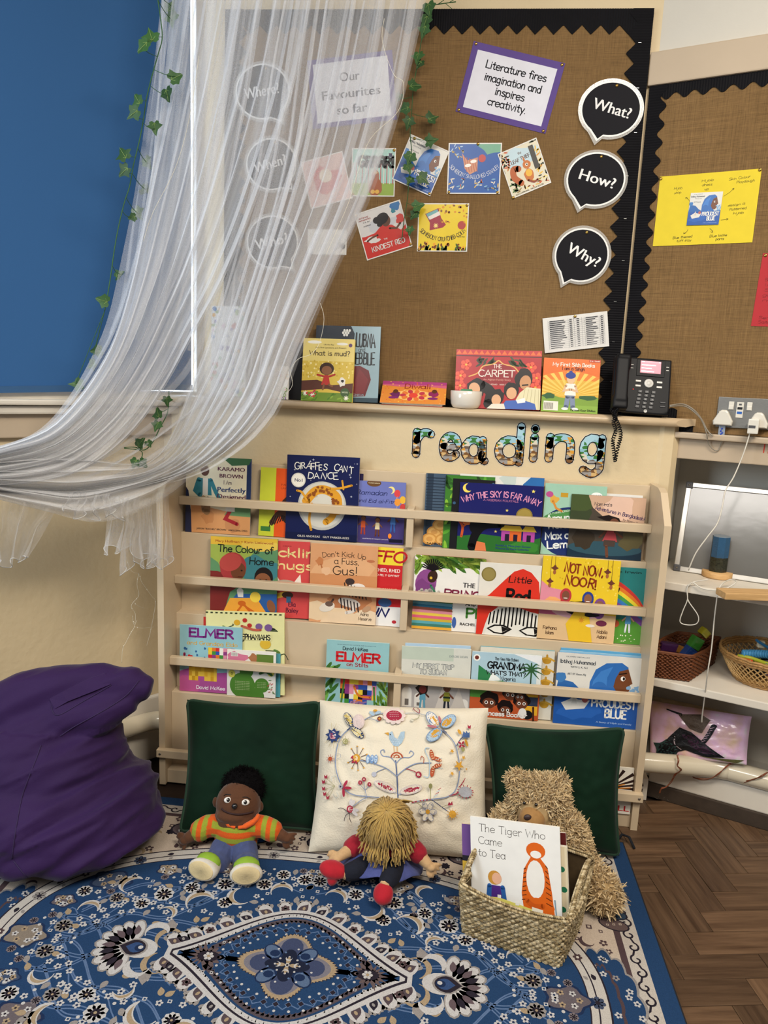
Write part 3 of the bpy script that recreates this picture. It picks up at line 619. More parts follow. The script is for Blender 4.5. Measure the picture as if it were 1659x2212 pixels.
def a_kling(A):
    A.bg('cf4a48'); A.hand('Tickling', .72, .8, .11, 'f0d890', .2, fit=1.1); A.hand('hugs', .74, .64, .1, 'f0d890', .2, fit=.62); A.t('a story to', .6, .93, .02, '8a2a2a'); A.p([(.3, .48), (.4, .58), (.5, .46)], 'efe3d2'); A.p([(.72, .46), (.84, .58), (.86, .44)], 'efe3d2'); A.e(.58, .44, .2, .08, 'b8a890'); A.l([(.3, .25), (.6, .32)], .09, 'e0b43a'); A.e(.62, .3, .1, .06, '4a2e20'); A.r(.6, .2, .68, .28, '3a6a8a')
    A.hand('Ella', .7, .155, .055, '4a1c34', .14); A.hand('Bailey', .7, .075, .055, '4a1c34', .14)
def a_gus(A):
    A.bg('d49a6c'); A.blob(.5, .6, .45, 'dca87a', 1, ry=.3); A.r(0, .48, 1, .62, 'c98a5a'); A.blob(.2, .14, .3, 'e6c9a2', 2, ry=.14); A.blob(.85, .08, .3, 'e8cfae', 3, ry=.12); A.blob(.5, .05, .3, 'e6caa6', 5, ry=.1); A.blob(.6, .3, .3, 'b8764c', 6, ry=.14)
    A.hand("Don't Kick Up", .5, .85, .062, '2a1c16', .1, fit=.64, arc=20, serif=.05); A.hand('a Fuss,', .54, .755, .075, '2a1c16', .1, fit=.36, serif=.05); A.hand('Gus!', .52, .62, .105, '2a1c16', .1, fit=.36, serif=.05)
    A.blob(.14, .78, .06, 'c07a4a', 3); A.l([(.16, .74), (.2, .64)], .02, 'b06a3e'); A.e(.9, .81, .06, .02, 'b8704a'); A.blob(.25, .66, .07, 'e2b58c', 4)
    A.e(.68, .44, .16, .09, 'e6ddd2', 15); A.e(.8, .4, .07, .05, '4a3a38'); A.e(.6, .54, .07, .05, '3a2e2c'); A.l([(.6, .26), (.68, .18), (.56, .14)], .05, 'ded3c6', 4); A.l([(.36, .3), (.3, .22)], .03, '5a4238')
    for k in range(7): A.l([(.52+.05*k, .52-.012*k), (.55+.05*k, .36-.006*k)], .016, '2c2220')
    A.e(.6, .27, .17, .07, 'd8cabb', -10)
    for k in range(6): A.l([(.47+.05*k, .32-.01*k), (.49+.05*k, .2-.008*k)], .018, '33282a')
    A.e(.27, .2, .12, .07, 'e2d6c4', 20); A.e(.3, .24, .06, .04, '6a5448'); A.e(.86, .2, .07, .04, 'b9906e', 30); A.hand('Adria', .83, .115, .04, '3a2a20', .1); A.hand('Meserve', .84, .055, .04, '3a2a20', .1)
def a_ffo(A):
    A.bg('c4272b'); A.r(0, .78, 1, 1, 'ead03a'); A.r(0, 0, 1, .25, 'e8e6e2'); A.hand('FFO', .76, .82, .13, 'b8242a', .2, fit=.56, slant=.12); A.t('COCHED, RHED', .68, .69, .045, 'eee6d8', fit=.56); A.t('RHED FEL Y GWYNT', .7, .635, .026, 'eee6d8', fit=.5); A.t('BETHAN MAIR', .72, .45, .034, 'eedfae', fit=.42); A.e(.72, .3, .12, .08, '3a5a8a'); A.hand('RUN', .5, .12, .1, '20245a', .24, fit=.5, slant=.25); A.e(.9, .06, .04, .03, 'b8303a')
def a_prince(A):
    A.bg('e6e2da'); leafs(A, 34, ['5f8a2f', '86a83c', '3f6a28', 'a3b84a'], .16, 5, (.05, .88, 1, 1.02), -25, .2); leafs(A, 6, ['5f8a2f', '86a83c'], .1, 6, (0, .8, .1, .95), 60, .25)
    A.e(.17, .63, .15, .2, '8a4a86', -10); A.blob(.15, .55, .13, '7a3f78', 2); A.e(.26, .72, .07, .09, '3a221a', -15); A.e(.24, .7, .02, .02, 'e0b43a')
    for k in range(13): a = math.radians(15+12.5*k); A.l([(.26, .8), (.26+.15*math.cos(a), .81+.15*math.sin(a)*.95)], .018, '151012')
    dots(A, 14, ['cfc8bc', 'b8b0a4'], .03, 3, (.05, .48, .36, .53)); A.l([(.24, .6), (.3, .52)], .03, '3f7a5a')
    A.t('THE', .78, .6, .065, '17141a', fit=.17); A.hand('PRINCESS', .86, .465, .09, '7a2440', .24, fit=.86, jit=.2); A.hand('AND THE', .9, .36, .05, '17141a', .2, fit=.3); A.hand('PEA', .96, .2, .12, '3f7a2c', .24, fit=.4)
    for k, c in enumerate(('3f6e3a', '5a93a6', '2a6a86', '8a4a3a', 'd98a94', 'e0c04a', 'd9607a', 'c9a83a', '5aa0a8', '3f7a6a', 'e0a63a')): A.p([(0, .42-.038*k), (.56, .40-.036*k), (.57, .365-.036*k), (0, .382-.038*k)], c)
    A.e(.6, .12, .03, .08, '3f5fa0'); A.t('RACHEL ISADORA', .93, .09, .036, '2a2620', fit=.5)
def a_red(A):
    A.bg('ddd8cc'); A.e(.15, .84, .12, .12, '80713a', n=26); A.e(.15, .84, .1, .1, '93834a', n=26)
    A.p([(0, 0), (.1, 0), (.14, .14), (.2, .3), (.34, .4), (.62, .42), (.86, .36), (1, .34), (1, .6), (.97, .78), (.84, .9), (.7, .945), (.56, .9), (.42, .78), (.18, .56), (0, .46)], 'd43424')
    A.hand('Little', .66, .75, .085, '241614', .15, fit=.37, slant=.1); A.hand('Red', .65, .47, .18, '17100f', .22, fit=.38); A.p([(.15, .0), (1, 0), (1, .3), (.86, .36), (.62, .42), (.34, .4), (.2, .3)], 'e4e0d4')
    for k in range(13): A.l([(.2+.063*k, .15+.03*math.sin(k)), (.22+.062*k, .31+.09*math.sin(PI*k/12))], .024, '14100f')
    for x in (.37, .9): A.p([(x-.2, .09), (x-.08, .15), (x+.08, .155), (x+.22, .1), (x+.08, .02), (x-.08, .03)], '14100f'); A.p([(x-.16, .09), (x-.06, .13), (x+.05, .135), (x+.17, .1), (x+.05, .04), (x-.06, .045)], 'e8e4d8'); A.p([(x+.04, .135), (x+.17, .1), (x+.06, .05)], '14100f')
def a_noor(A):
    A.bg('e2c02a'); dots(A, 60, ['caa520', 'ecd25c'], .012, 3, (0, .45, 1, 1)); A.blob(.05, .52, .2, 'd98a9a', 2, ry=.18); A.blob(.16, .44, .16, 'e8a86a', 3, ry=.08); A.r(0, 0, 1, .34, 'dcb98a'); A.r(0, .3, .3, .4, 'b85a7a'); A.e(.5, .36, .34, .1, 'cfa0a8')
    A.hand('NOT NOW,', .53, .81, .11, '8a3518', .17, fit=.5, jit=.3, rot=-4); A.hand('NOOR!', .5, .66, .11, '8a3518', .18, fit=.42, jit=.3, rot=-4)
    for x, y in ((.16, .86), (.11, .7), (.84, .86), (.9, .73)): A.l([(x, y+.03), (x, 1)], .005, '5a3a2a'); star(A, x, y, .05, '6a3a2a', 4, 90, .55); A.e(x, y-.05, .02, .03, 'a0603a')
    for x, y, c, s_ in ((.33, .54, 'b8383f', '7a4a38'), (.62, .52, '2d3f8a', '8a5a40'), (.78, .45, '7a4a86', '8a5a44')): A.e(x, y, .075, .1, c); A.blob(x, y-.1, .07, c, 4, .1); A.e(x, y, .05, .065, s_); A.l([(x-.02, y-.03), (x+.02, y-.03)], .012, 'f0e6e0')
    A.blob(.5, .4, .16, '141012', 3, .12, 20, .1); A.p([(.42, .0), (.72, 0), (.66, .3), (.62, .36), (.46, .36), (.36, .2)], 'e8bd2c'); star(A, .56, .26, .05, 'd8902a', 8); A.e(.82, .24, .07, .04, '6a2a44'); A.e(.68, .2, .06, .02, 'e8ddcc'); A.blob(.68, .33, .09, '1c1a1c', 2, ry=.03)
    A.hand('Farhana', .16, .12, .04, '4a2a1c', .12); A.hand('Islam', .16, .06, .04, '4a2a1c', .12); A.hand('Nabila', .84, .12, .04, '4a2a1c', .12); A.hand('Adani', .84, .06, .04, '4a2a1c', .12)
def a_rain(A):
    A.bg('2a7a78'); A.r(0, 0, 1, .32, '5a9a3a')
    for k, c in enumerate(('c83a34', 'e07a2c', 'e8d23a', '4a9a4a', '3a7ac0', '7a4a9a')): A.l([(.1, .9-.05*k), (.5, .8-.055*k), (.82, .62-.05*k), (1.0, .42-.03*k)], .085, c, 5)
    A.hand('Would you', .3, .72, .08, '1c1a24', .18, rot=-12); A.hand('be my', .3, .56, .07, '1c1a24', .18, rot=-12); A.hand('friend?', .38, .42, .07, '1c1a24', .18, rot=-12); A.t('Dianne Irwin', .55, .93, .035, '183a3a', fit=.7)
    A.figure(.42, .14, .26, '6a4030', '1a1210', 'c8a83a', '3a6a3a'); A.figure(.75, .16, .38, 'd8a888', 'e8e4e0', '5aa0d0', 'e8ecf0'); A.e(.55, .26, .06, .06, 'c85a3a'); dots(A, 20, 'e8ecc8', .012, 3, (.3, .03, .9, .12))
tier(1, 0, 'green and yellow book with a red headscarf and a child', (453.7, 1322.5), (597, 1331), (446, 1154), a_colour, .007, '5f8f62', True)
tier(1, 1.1, 'red book with cream letters between the green and sandy covers', (545, 1328), (667, 1334.5), (540, 1163), a_kling, col='cf4a48')
tier(1, 0, 'sandy orange book with a striped zebra sitting in the clouds', (667, 1335), (811, 1344), (668.5, 1166), a_gus, col='d49a6c')
tier(1, 1, 'red, yellow and white book tucked behind the zebra cover', (742, 1341), (863, 1350), (745, 1172), a_ffo, col='c4272b')
tier(1, .9, 'white book with palm leaves and a woman in purple', (889, 1352), (1041, 1363), (898, 1193), a_prince, .006, '9a3a2a', True)
tier(1, 0, 'white book with a big red hood and drawn eyes', (1028, 1363), (1159.5, 1373), (1038, 1208), a_red, col='ddd8cc')
tier(1, -.2, 'yellow book with hanging lanterns and a girl in yellow', (1159.5, 1374), (1325, 1388), (1175.4, 1196), a_noor, .009, 'e2c02a')
tier(1, 1.2, 'teal board book with a rainbow at the row end', (1254, 1382), (1385, 1392), (1266, 1219), a_rain, .008, '2a7a78', True)
# --- third row
def patches(A, x0, y0, x1, y1, nx, ny, cs, seed=1, inside=None):
    R = random.Random(seed); dx, dy = (x1-x0)/nx, (y1-y0)/ny
    for i in range(nx):
        for j in range(ny):
            X, Y = x0+i*dx, y0+j*dy
            if inside is None or inside(X+dx/2, Y+dy/2): A.p([(X, Y), (X+dx, Y), (X+dx, Y+dy), (X, Y+dy)], R.choice(cs), False)
    A.up()
PCH = ['c8302c', 'e0c23a', '3f8a3a', '2c4fa0', 'd8762c', '8a3a7a', 'e6e2d8', '17161a', 'd88aa0']
def a_eldo(A):
    A.bg('8fbcc4'); A.hand('ELMER', .5, .83, .12, '7a2f7c', .27, fit=.7); A.hand('and Grandpa Eldo', .52, .71, .055, 'd8a83a', .17, fit=.8); R = random.Random(3)
    for _ in range(14): A.blob(R.uniform(.05, .95), R.uniform(.52, .68), .02, '2d5c8c', R.randint(0, 99), .4, 6)
    A.p([(0, 0), (1, 0), (1, .34), (.6, .3), (.3, .4), (0, .3)], 'a64f8e'); A.blob(.1, .1, .25, 'b8558a', 3, ry=.14)
    patches(A, .46, .52, .88, .68, 7, 3, PCH, 2); patches(A, .15, .17, .6, .44, 9, 4, ['d8a62c', 'e2b843', 'c9952a', 'b98a24'], 4, lambda x, y: not (.3 < x < .42 and y < .26)); A.hand('David McKee', .5, .045, .05, 'eee6ea', .18, fit=.46); dots(A, 8, ['c8302c', '8a2a5a'], .025, 5, (.05, .45, .22, .56))
def a_zeph(A):
    A.bg('e2dea0'); R = random.Random(7)
    for k in range(26):
        x, y = R.uniform(.05, .95), R.uniform(.05, .97); A.l([(x, y), (x+R.uniform(-.1, .1), y+R.uniform(-.05, .05)), (x+R.uniform(-.15, .15), y+R.uniform(-.08, .08))], .01, '2a3a24', 3)
        A.e(x, y, .05, .018, R.choice(['3a5a34', '24301e', '5a7a3a']), R.uniform(0, 180), 8)
    for x, y, c, r in ((.4, .87, 'd8a62c', .04), (.5, .9, 'b8302c', .03), (.56, .84, 'b8302c', .03), (.68, .83, '7a5a8e', .045), (.8, .82, '7a5a8e', .05), (.76, .62, 'd8b23a', .07)): A.e(x, y, r, r*.9, c)
    A.l([(.46, .83), (.6, .79), (.7, .79)], .03, 'c0604a', 3); A.r(.4, .66, .84, .74, 'e2dea0'); A.hand('ZEPHANIAHS', .62, .67, .06, '14141a', .2, fit=.4, serif=.05); A.r(.4, .42, .84, .5, 'e2dea0'); A.hand('NATURE', .6, .43, .06, '14141a', .22, fit=.42, serif=.05); A.hand('TRAIL', .6, .32, .06, '14141a', .22, fit=.34, serif=.05)
    for k in range(16): A.r(k/16, .975, k/16+.03, .99, '22301e')
def a_back(A):
    A.bg('e4e0d6'); A.blob(.2, .83, .2, 'c9728e', 2, ry=.12); A.r(.6, .74, .95, .93, '5f7a34'); A.blob(.53, .85, .09, 'a8704a', 3); A.r(.08, .86, .22, .95, 'efece4')
    for k in range(9): A.r(.09+.014*k, .87, .096+.014*k, .94, '201c1c')
    for x, y, r in ((.32, .24, .26), (.72, .26, .15), (.6, .02, .17), (.4, .55, .14)): A.e(x, y, r, r, '4f7f32', n=26)
    for k in range(6): A.t('nature is all around us', .32, .15+.035*k, .014, 'cfd8a8', fit=.3, rot=180)
    for k in range(4): A.t('walk the trail', .72, .22+.035*k, .012, 'cfd8a8', fit=.18, rot=180)
    A.e(.1, .48, .07, .08, 'd8cf5a'); A.t('0', .1, .455, .06, '3a3a1a'); A.e(.9, .55, .07, .08, 'd8cf5a'); A.t('0', .9, .525, .06, '3a3a1a'); leafs(A, 10, ['b84a4a', '5a7a3a'], .03, 4, (.85, .1, .98, .4)); A.l([(.68, .52), (.8, .56), (.92, .5)], .05, '3f6a34', 4)
def a_stilts(A):
    A.bg('8fbcbe'); A.t('FROM RENOWNED AUTHOR AND ILLUSTRATOR', .48, .93, .014, '51707a', fit=.62); A.hand('David McKee', .46, .855, .05, '1d2a34', .18, fit=.4); A.hand('ELMER', .51, .685, .13, 'c8262c', .27, fit=.7); A.hand('on Stilts', .5, .61, .055, '9a2a3a', .19, fit=.34)
    leafs(A, 14, ['4f8a3a', '6fa84a', '3a6a2c'], .1, 3, (0, 0, .16, .58), 60); leafs(A, 22, ['5a8a3a', '8aae4a', '3a6a2c'], .07, 5, (.84, 0, 1, .36), 110); A.blob(.92, .5, .05, 'b86a3a', 3)
    patches(A, .24, .02, .82, .56, 8, 7, PCH, 6, lambda x, y: ((x-.52)/.32)**2+((y-.3)/.28)**2 < 1.05); A.l([(.3, .4), (.26, .0)], .03, '4a7a34'); A.l([(.78, .3), (.8, .0)], .03, '4a7a34'); A.l([(.46, .3), (.54, .16), (.72, .14)], .035, 'd8762c', 4); leafs(A, 10, ['8a6aa0', 'b48ab0'], .05, 9, (.4, 0, .7, .06))
def a_sudan(A):
    A.bg('cfcfc4'); A.r(0, .8, .75, 1, 'b9c4b4'); A.t('EXPLORE SUDAN', .82, .86, .035, '7a8684', fit=.26); A.hand('MY FIRST TRIP', .46, .675, .068, '2a3034', .24, fit=.6, jit=.15); A.hand('MY FIRST TRIP', .46, .677, .064, 'e6e8e2', .1, fit=.6, jit=.15); A.hand('TO SUDAN', .46, .585, .068, '2a3034', .24, fit=.4, jit=.15); A.hand('TO SUDAN', .46, .587, .064, 'e6e8e2', .1, fit=.4, jit=.15); A.hand('BY SUHAD ELSAID', .46, .5, .03, '4a5256', .14, fit=.44)
    A.r(0, 0, 1, .44, 'a9a4a0')
    for x, w_, h_ in ((.02, .14, .3), (.2, .12, .22), (.62, .1, .26), (.86, .12, .16)): A.r(x, .06, x+w_, h_, 'd8d4cc'); A.e(x+w_/2, h_, w_/2, w_/2, 'd8d4cc'); A.r(x+w_*.3, .08, x+w_*.7, h_*.6, '6a6460')
    A.p([(.5, .04), (.62, .44), (.74, .04)], 'c4bdb4'); A.p([(.72, .04), (.84, .4), (.96, .04)], 'bcb5ac'); A.figure(.32, .04, .36, '4a2a20', '161214', '5a93a8', '5a93a8'); A.blob(.31, .36, .09, '161214', 3, .2); A.e(.32, .34, .055, .06, '6a2a28'); A.figure(.67, .03, .38, '6a4030', '161214', '7a7a2c', '1c2430'); A.r(.62, .22, .72, .25, '1c2a1c')
def a_grandma(A):
    A.bg('a8c4d0'); A.p([(.1, .55), (.1, .8), (.3, .66), (.5, .56)], '2f7a4a'); A.p([(.25, .56), (.3, .7), (.45, .58)], 'e8ece8'); A.r(.94, 0, 1, 1, 'd8dcd8'); A.e(.07, .91, .05, .05, 'efece4'); A.e(.07, .91, .03, .03, '6a3028'); A.p([(.6, 1), (1, 1), (1, .86)], 'e6e8e8')
    A.hand('The Nine Mile Babies', .5, .89, .045, '202a30', .14, fit=.34); A.hand('GRANDMA', .5, .76, .1, '15181c', .22, fit=.54, serif=.04); A.hand("WHAT'S THAT?", .5, .665, .06, '15181c', .2, fit=.56); A.hand('Nigeria', .53, .585, .06, '202a30', .14, fit=.22)
    A.l([(.86, .45), (.86, .78)], .02, '2a3a2a')
    for k in range(10): a = math.radians(20+36*k); A.l([(.86, .78), (.86+.1*math.cos(a), .78+.1*math.sin(a)), (.86+.2*math.cos(a), .74+.13*math.sin(a))], .03, '2f5a34', 4, lambda t: 1.1-t)
    A.r(0, 0, 1, .46, 'b8532c'); A.r(0, .3, .3, .46, '4f8a3a'); A.r(.74, .08, .98, .4, 'e0a62c'); A.r(.78, .22, .98, .36, '30384a'); A.e(.84, .08, .08, .07, '1a1a1c'); A.l([(.93, 0), (.92, .2)], .03, '4a2a1c')
    for x, y, r in ((.28, .22, .1), (.52, .12, .085), (.58, .36, .09), (.75, .24, .09), (.72, .34, .07)): A.blob(x, y+.06, r*1.35, '1c1312', int(x*99), .1, 18, r*1.25); A.e(x, y, r*.95, r*.8, '6a3a26'); A.e(x-r*.4, y+.01, r*.26, r*.28, 'efe8e0', n=10); A.e(x+r*.4, y+.01, r*.26, r*.28, 'efe8e0', n=10); A.e(x-r*.4, y+.01, r*.14, r*.18, '1c1210', n=8); A.e(x+r*.4, y+.01, r*.14, r*.18, '1c1210', n=8)
    A.e(.77, .1, .06, .08, 'e6e2dc'); A.hand('Princess Booker', .5, .035, .065, 'ece6e0', .24, fit=.66)
def a_gold(A):
    A.bg('d6d0c0')
    for k in range(5): A.e(.9, .86-.16*k, .06, .05, 'b88a2c'); A.l([(.8, .86-.16*k), (.9, .9-.16*k), (1, .86-.16*k)], .025, 'cf9f3a', 4); A.e(.9, .92-.16*k, .015, .03, 'b88a2c')
def a_proud(A):
    A.bg('d8d5cc'); A.t('OLYMPIC MEDALLIST', .24, .945, .018, '4a5a66', fit=.28); A.hand('Ibtihaj Muhammad', .24, .86, .05, '24303c', .16, fit=.42); A.t('WITH S. K. ALI', .26, .8, .026, '24303c', fit=.2); A.t('ART BY Hatem Aly', .24, .7, .03, '24303c', fit=.22)
    R = random.Random(3); A.p([(0, .42), (.04, .7), (.1, .62), (.2, .6), (.3, .5), (.38, .45), (.5, .4), (1, .44), (1, 0), (0, 0)], '2c63a4'); A.blob(.06, .66, .07, '3f78b4', 4)
    A.p([(.4, .42), (.4, .62), (.46, .8), (.58, .9), (.76, .92), (.84, .86), (.8, .66), (.76, .5), (.8, .42)], '2f68ae'); A.p([(.42, .46), (.44, .64), (.52, .78), (.66, .86), (.6, .7), (.6, .5), (.66, .42)], '3f7cc2'); A.e(.52, .5, .1, .12, '2f68ae')
    A.p([(.7, .7), (.74, .8), (.84, .84), (.87, .74), (.9, .64), (.87, .62), (.87, .54), (.82, .47), (.74, .48), (.68, .58)], '6e4026'); A.e(.785, .7, .028, .03, 'efeae2', n=10); A.e(.795, .7, .014, .022, '14100e', n=8); A.l([(.74, .76), (.82, .78)], .014, '1c120e')
    for k in range(9): A.blob(R.uniform(.86, 1), R.uniform(.44, .6), .03, '7fa8cc', k, .4, 7)
    A.r(0, 0, 1, .4, '2455a0'); A.blob(.3, .2, .25, '2c60ae', 5, ry=.1); A.p([(.08, .3), (.18, .36), (.22, .4), (.28, .36), (.42, .36), (.36, .24), (.14, .2)], 'd8d4ca'); A.p([(.2, .3), (.23, .44), (.27, .3)], 'c6c2b8'); A.e(.36, .38, .04, .05, 'b0605a')
    A.hand('PROUDEST', .7, .285, .105, 'ece9e0', .2, fit=.52); A.hand('BLUE', .73, .14, .115, 'ece9e0', .2, fit=.25); A.t('A Story of Hijab and Family', .72, .055, .022, '9fbade', fit=.42)
def flat(c): return lambda A: A.bg(c)
tier(2, 2.2, 'red book just peeping over the two left hand covers of the third row', (440, 1497), (560, 1504), (430, 1338), flat('c23a34'), .004, 'c23a34')
tier(2, 1.2, 'tall pale yellow book drawn with flowers and leaves', (447, 1500), (614.5, 1508), (448.5, 1325), a_zeph, .008, 'e2dea0', True)
tier(2, .8, 'teal book edge behind the back cover with green circles', (500, 1500), (605, 1506.5), (503, 1407), flat('4f96a0'), .003, '4f96a0')
tier(2, .3, 'light blue book with purple title and yellow patchwork', (388, 1494), (522, 1503), (382, 1351), a_eldo, .004, '8fbcc4')
tier(2, -.25, 'book turned upside down with its back cover of green circles', (490, 1500), (594.6, 1507), (489.5, 1401), a_back, .004, 'e4e0d6')
tier(2, 0, 'light blue book with red title and rainbow patchwork on stilts', (702, 1513), (836, 1523), (704, 1375), a_stilts, .006, '8fbcbe')
tier(2, 1, 'pale blue book edge showing over the grey travel book', (872, 1530), (1012, 1538), (878, 1388), flat('a9c2d4'), .004, 'a9c2d4')
tier(2, 0, 'grey book with two children before pale towers', (864.6, 1530), (1013, 1539), (871, 1392.5), a_sudan, .005, 'cfcfc4')
tier(2, 1.3, 'cream book with gold ornaments behind the palm tree cover', (1030, 1545), (1189, 1557), (1040, 1398), a_gold, .01, '6fa4ae', True)
tier(2, -.1, 'blue book with a palm tree, flag and group of babies', (1013, 1543), (1162, 1554.5), (1021, 1404), a_grandma, .006, 'a8c4d0')
tier(2, 1.6, 'sky blue book edge highest behind the blue headscarf cover', (1200, 1558), (1378, 1573), (1216, 1400), flat('5a9fc6'), .004, '5a9fc6')
tier(2, .9, 'second blue book edge just over the blue headscarf cover', (1197, 1558), (1380, 1574), (1212, 1404), flat('7fb0cc'), .004, '7fb0cc')
tier(2, 0, 'large book with a blue headscarf and a paper boat', (1194, 1558.5), (1376, 1574), (1209.6, 1407), a_proud, .007, '2455a0')
# --- bottom row, mostly behind the cushions
def a_tiger(A):
    A.bg('e6dfd0')
    for k in range(9): A.l([(.6, .55), (.6+.6*math.cos(.35*k-.2), .62+.34*math.sin(.35*k-.2)*1.0)], .05, '2c1a16', 3, lambda t: .25+t)
    for k in range(7): A.l([(.5, .5), (.5+.5*math.cos(.4*k), .5+.2*math.sin(.4*k))], .02, 'd8862c', 2)
    A.t('TALL', .72, .06, .12, 'c02a2c', fit=.5); A.r(0, .36, 1, .385, '3a1c16')
def a_chart(A):
    A.bg('dcd8ce')
    for k in range(5): A.l([(k/5+.1, 0), (k/5+.1, 1)], .004, '6a6a70')
    for x, y in ((.18, .62), (.3, .6), (.3, .2), (.5, .3)): A.e(x, y, .055, .055, '1d4a9a')
tier(3, .2, 'white book with dark tiger stripes at the end of the bottom row', (1245, 1742), (1361, 1754), (1252, 1643), a_tiger, .006, 'e6dfd0')
P, n = lean(PY[3]-.0008, LZ[3], 0)
A = Art(.3, .12); a_chart(A); q = onP(1085, 1560, P, n); t = A.out('chart_sheet', print_m); t.rotation_euler = (PI/2, .0, 0); t.location = (q.x, PY[3]-.0006, .155)
tag(t, 'white chart sheet with blue circles on the bookcase panel behind the right cushion', 'chart')
# ---------------------------------------------------------------- noticeboards
YF = .288                                # face of the main board
def border(name, parent, fn, L_, f, mat=black_card, step=.0036):
    "corrugated card strip with a cut edge: fn(s along, w across, d proud)"
    n = int(L_/step); b = B(); v = []
    for i in range(n+1):
        s = L_*i/n; d = .0035 if i % 2 else .002; v += [fn(s, 0, d), fn(s, f(s), d), fn(s, f(s), .0002)]
    fc = []
    for i in range(n): a = 3*i; fc += [(a, a+3, a+4, a+1), (a+1, a+4, a+5, a+2)]
    return b.add(v, fc).out(name, mat, parent)
def zig(s, lo=.042, hi=.068, p=.053): t = (s/p) % 1; return lo+(hi-lo)*(1-abs(2*t-1))
def wav(s, lo=.04, hi=.056, p=.05): return lo+(hi-lo)*(.5+.5*math.cos(2*PI*s/p))
q = onY(1413, 19, YF); bx1, bz1 = q.x, q.z; bx0 = onY(487, 16, YF).x; bz0 = 1.237
nb = thing('noticeboard', 'large hessian noticeboard with a black zigzag border above the mantel ledge', 'noticeboard', (bx0, YF, bz0)); inv = -Vector((bx0, YF, bz0))
B().bbox((0, 0, 0), (bx1-bx0, .012, bz1-bz0), .002).out('hessian_panel', hess, nb)
w_, h_ = bx1-bx0, bz1-bz0
border('border', nb, lambda s, w, d: Vector((s, -d, h_-w)), w_, zig)
border('border', nb, lambda s, w, d: Vector((w_-w, -d-.0012, s)), h_, zig)
border('border', nb, lambda s, w, d: Vector((w, -d-.0012, s)), h_, zig)
border('border', nb, lambda s, w, d: Vector((s, -d, w*.5)), w_, zig)
t0, z1 = rt(1405, 175, .012); z0 = 1.197
nb2 = thing('noticeboard', 'hessian noticeboard with a black wavy border on the right hand wall', 'noticeboard', rw(0, 0))
b = B(); rbox(b, t0, 1.25, z0, z1, 0, .012, .002); b.v = [tuple(Vector(p)-RP) for p in b.v]; b.out('hessian_panel', hess, nb2)
R0 = lambda t, z, d: RT*t+RN*(.012+d)+Vector((0, 0, z))
border('border', nb2, lambda s, w, d: R0(t0+s, z1-w, d), 1.2, wav)
border('border', nb2, lambda s, w, d: R0(t0+w, z0+.03+s, d+.001), z1-z0-.03, lambda s: wav(s, .034, .052))
border('border', nb2, lambda s, w, d: R0(t0+.04+s, z0+.0+w*1.15, d+.0005), .135, lambda s: wav(s, .048, .06, .06))
border('border', nb2, lambda s, w, d: R0(t0+.175+s, z0+w, d+.0005), .05, lambda s: wav(s, .05, .062, .05)*(1 if s < .03 else .9)*.55)
b = B()
b.v = []; staples = B()
for k in range(9): staples.box((-.004, -.0009, -.0006), (.004, 0, .0006), Matrix.Translation(Vector((w_-.02-.006*(k % 3), -.0062, .1+.12*k))))
staples.out('staple', M('staple_steel', 'b8b8b4', .3, .05, metal=.9), nb)['kind'] = 'stuff'
# ---------------------------------------------------------------- sheets pinned to the boards
brass = M('brass_pin', 'b08d4a', .28, .06, 50, metal=.9)
pinm = B().lathe([(0, 0), (.0045, 0), (.0045, .0008), (.003, .0018), (0, .0022)], 10).mesh('pin'); pinm.materials.append(brass)
def frame(BL, BR, TL, P, n):
    a, c, d = (onP(*q, P, n) for q in (BL, BR, TL)); X = (c-a).normalized(); Y = n.cross(X).normalized(); m = Matrix((X, Y, n)).transposed().to_4x4(); m.translation = a
    return m, (c-a).length, (d-a).dot(Y)
def sheet(name, label, cat, BL, BR, TL, P, n, art, pins=((.5, .95),), col='e6e2d8', group=None, th=.0006, mat=None, off=.0012):
    m, w, h = frame(BL, BR, TL, P+n*off, n); t = thing(name, label, cat, group=group); t.matrix_world = m
    B().box((0, 0, -th), (w, h, 0)).out('card', M('card_'+col, col, .7, .03), t)
    A = Art(w, h); art(A); A.out('print', mat or print_m, t)
    for x, y in pins: o = link('pin', pinm, None, t); o.location = (x*w, y*h, A.z)
    return t
BP, BN = Vector((0, YF, 0)), Vector((0, -1, 0))
def a_lit(A):
    A.bg('5a4486'); A.r(.065, .085, .935, .9, 'dcdbe2')
    for q, y, f in (('Literature fires', .69, .66), ('imagination and', .52, .62), ('inspires', .36, .32), ('creativity.', .2, .42)): A.hand(q, .52, y, .105, '14121a', .15, fit=f)
def a_fav(A):
    A.bg('5a4486'); A.r(.06, .07, .94, .93, 'dcdbe0')
    for q, y, f in (('Our', .64, .24), ('Favourites', .4, .7), ('so far', .17, .36)): A.t(q, .48, y, .13, '3a3848', fit=f)
PB = 'posters pinned along the top of the big noticeboard'
sheet('poster', 'purple framed white sign about literature tilted beside the black speech bubbles', 'sign', (984, 240.5), (1178, 289), (1024, 88.6), BP, BN, a_lit, ((.03, .03), (.97, .03), (.03, .97), (.97, .97)), '5a4486', off=.0014)
sheet('poster', 'purple framed heading sign hanging behind the white net', 'sign', (676, 279), (857, 258), (655, 132), BP, BN, a_fav, (), '5a4486', off=.0014)
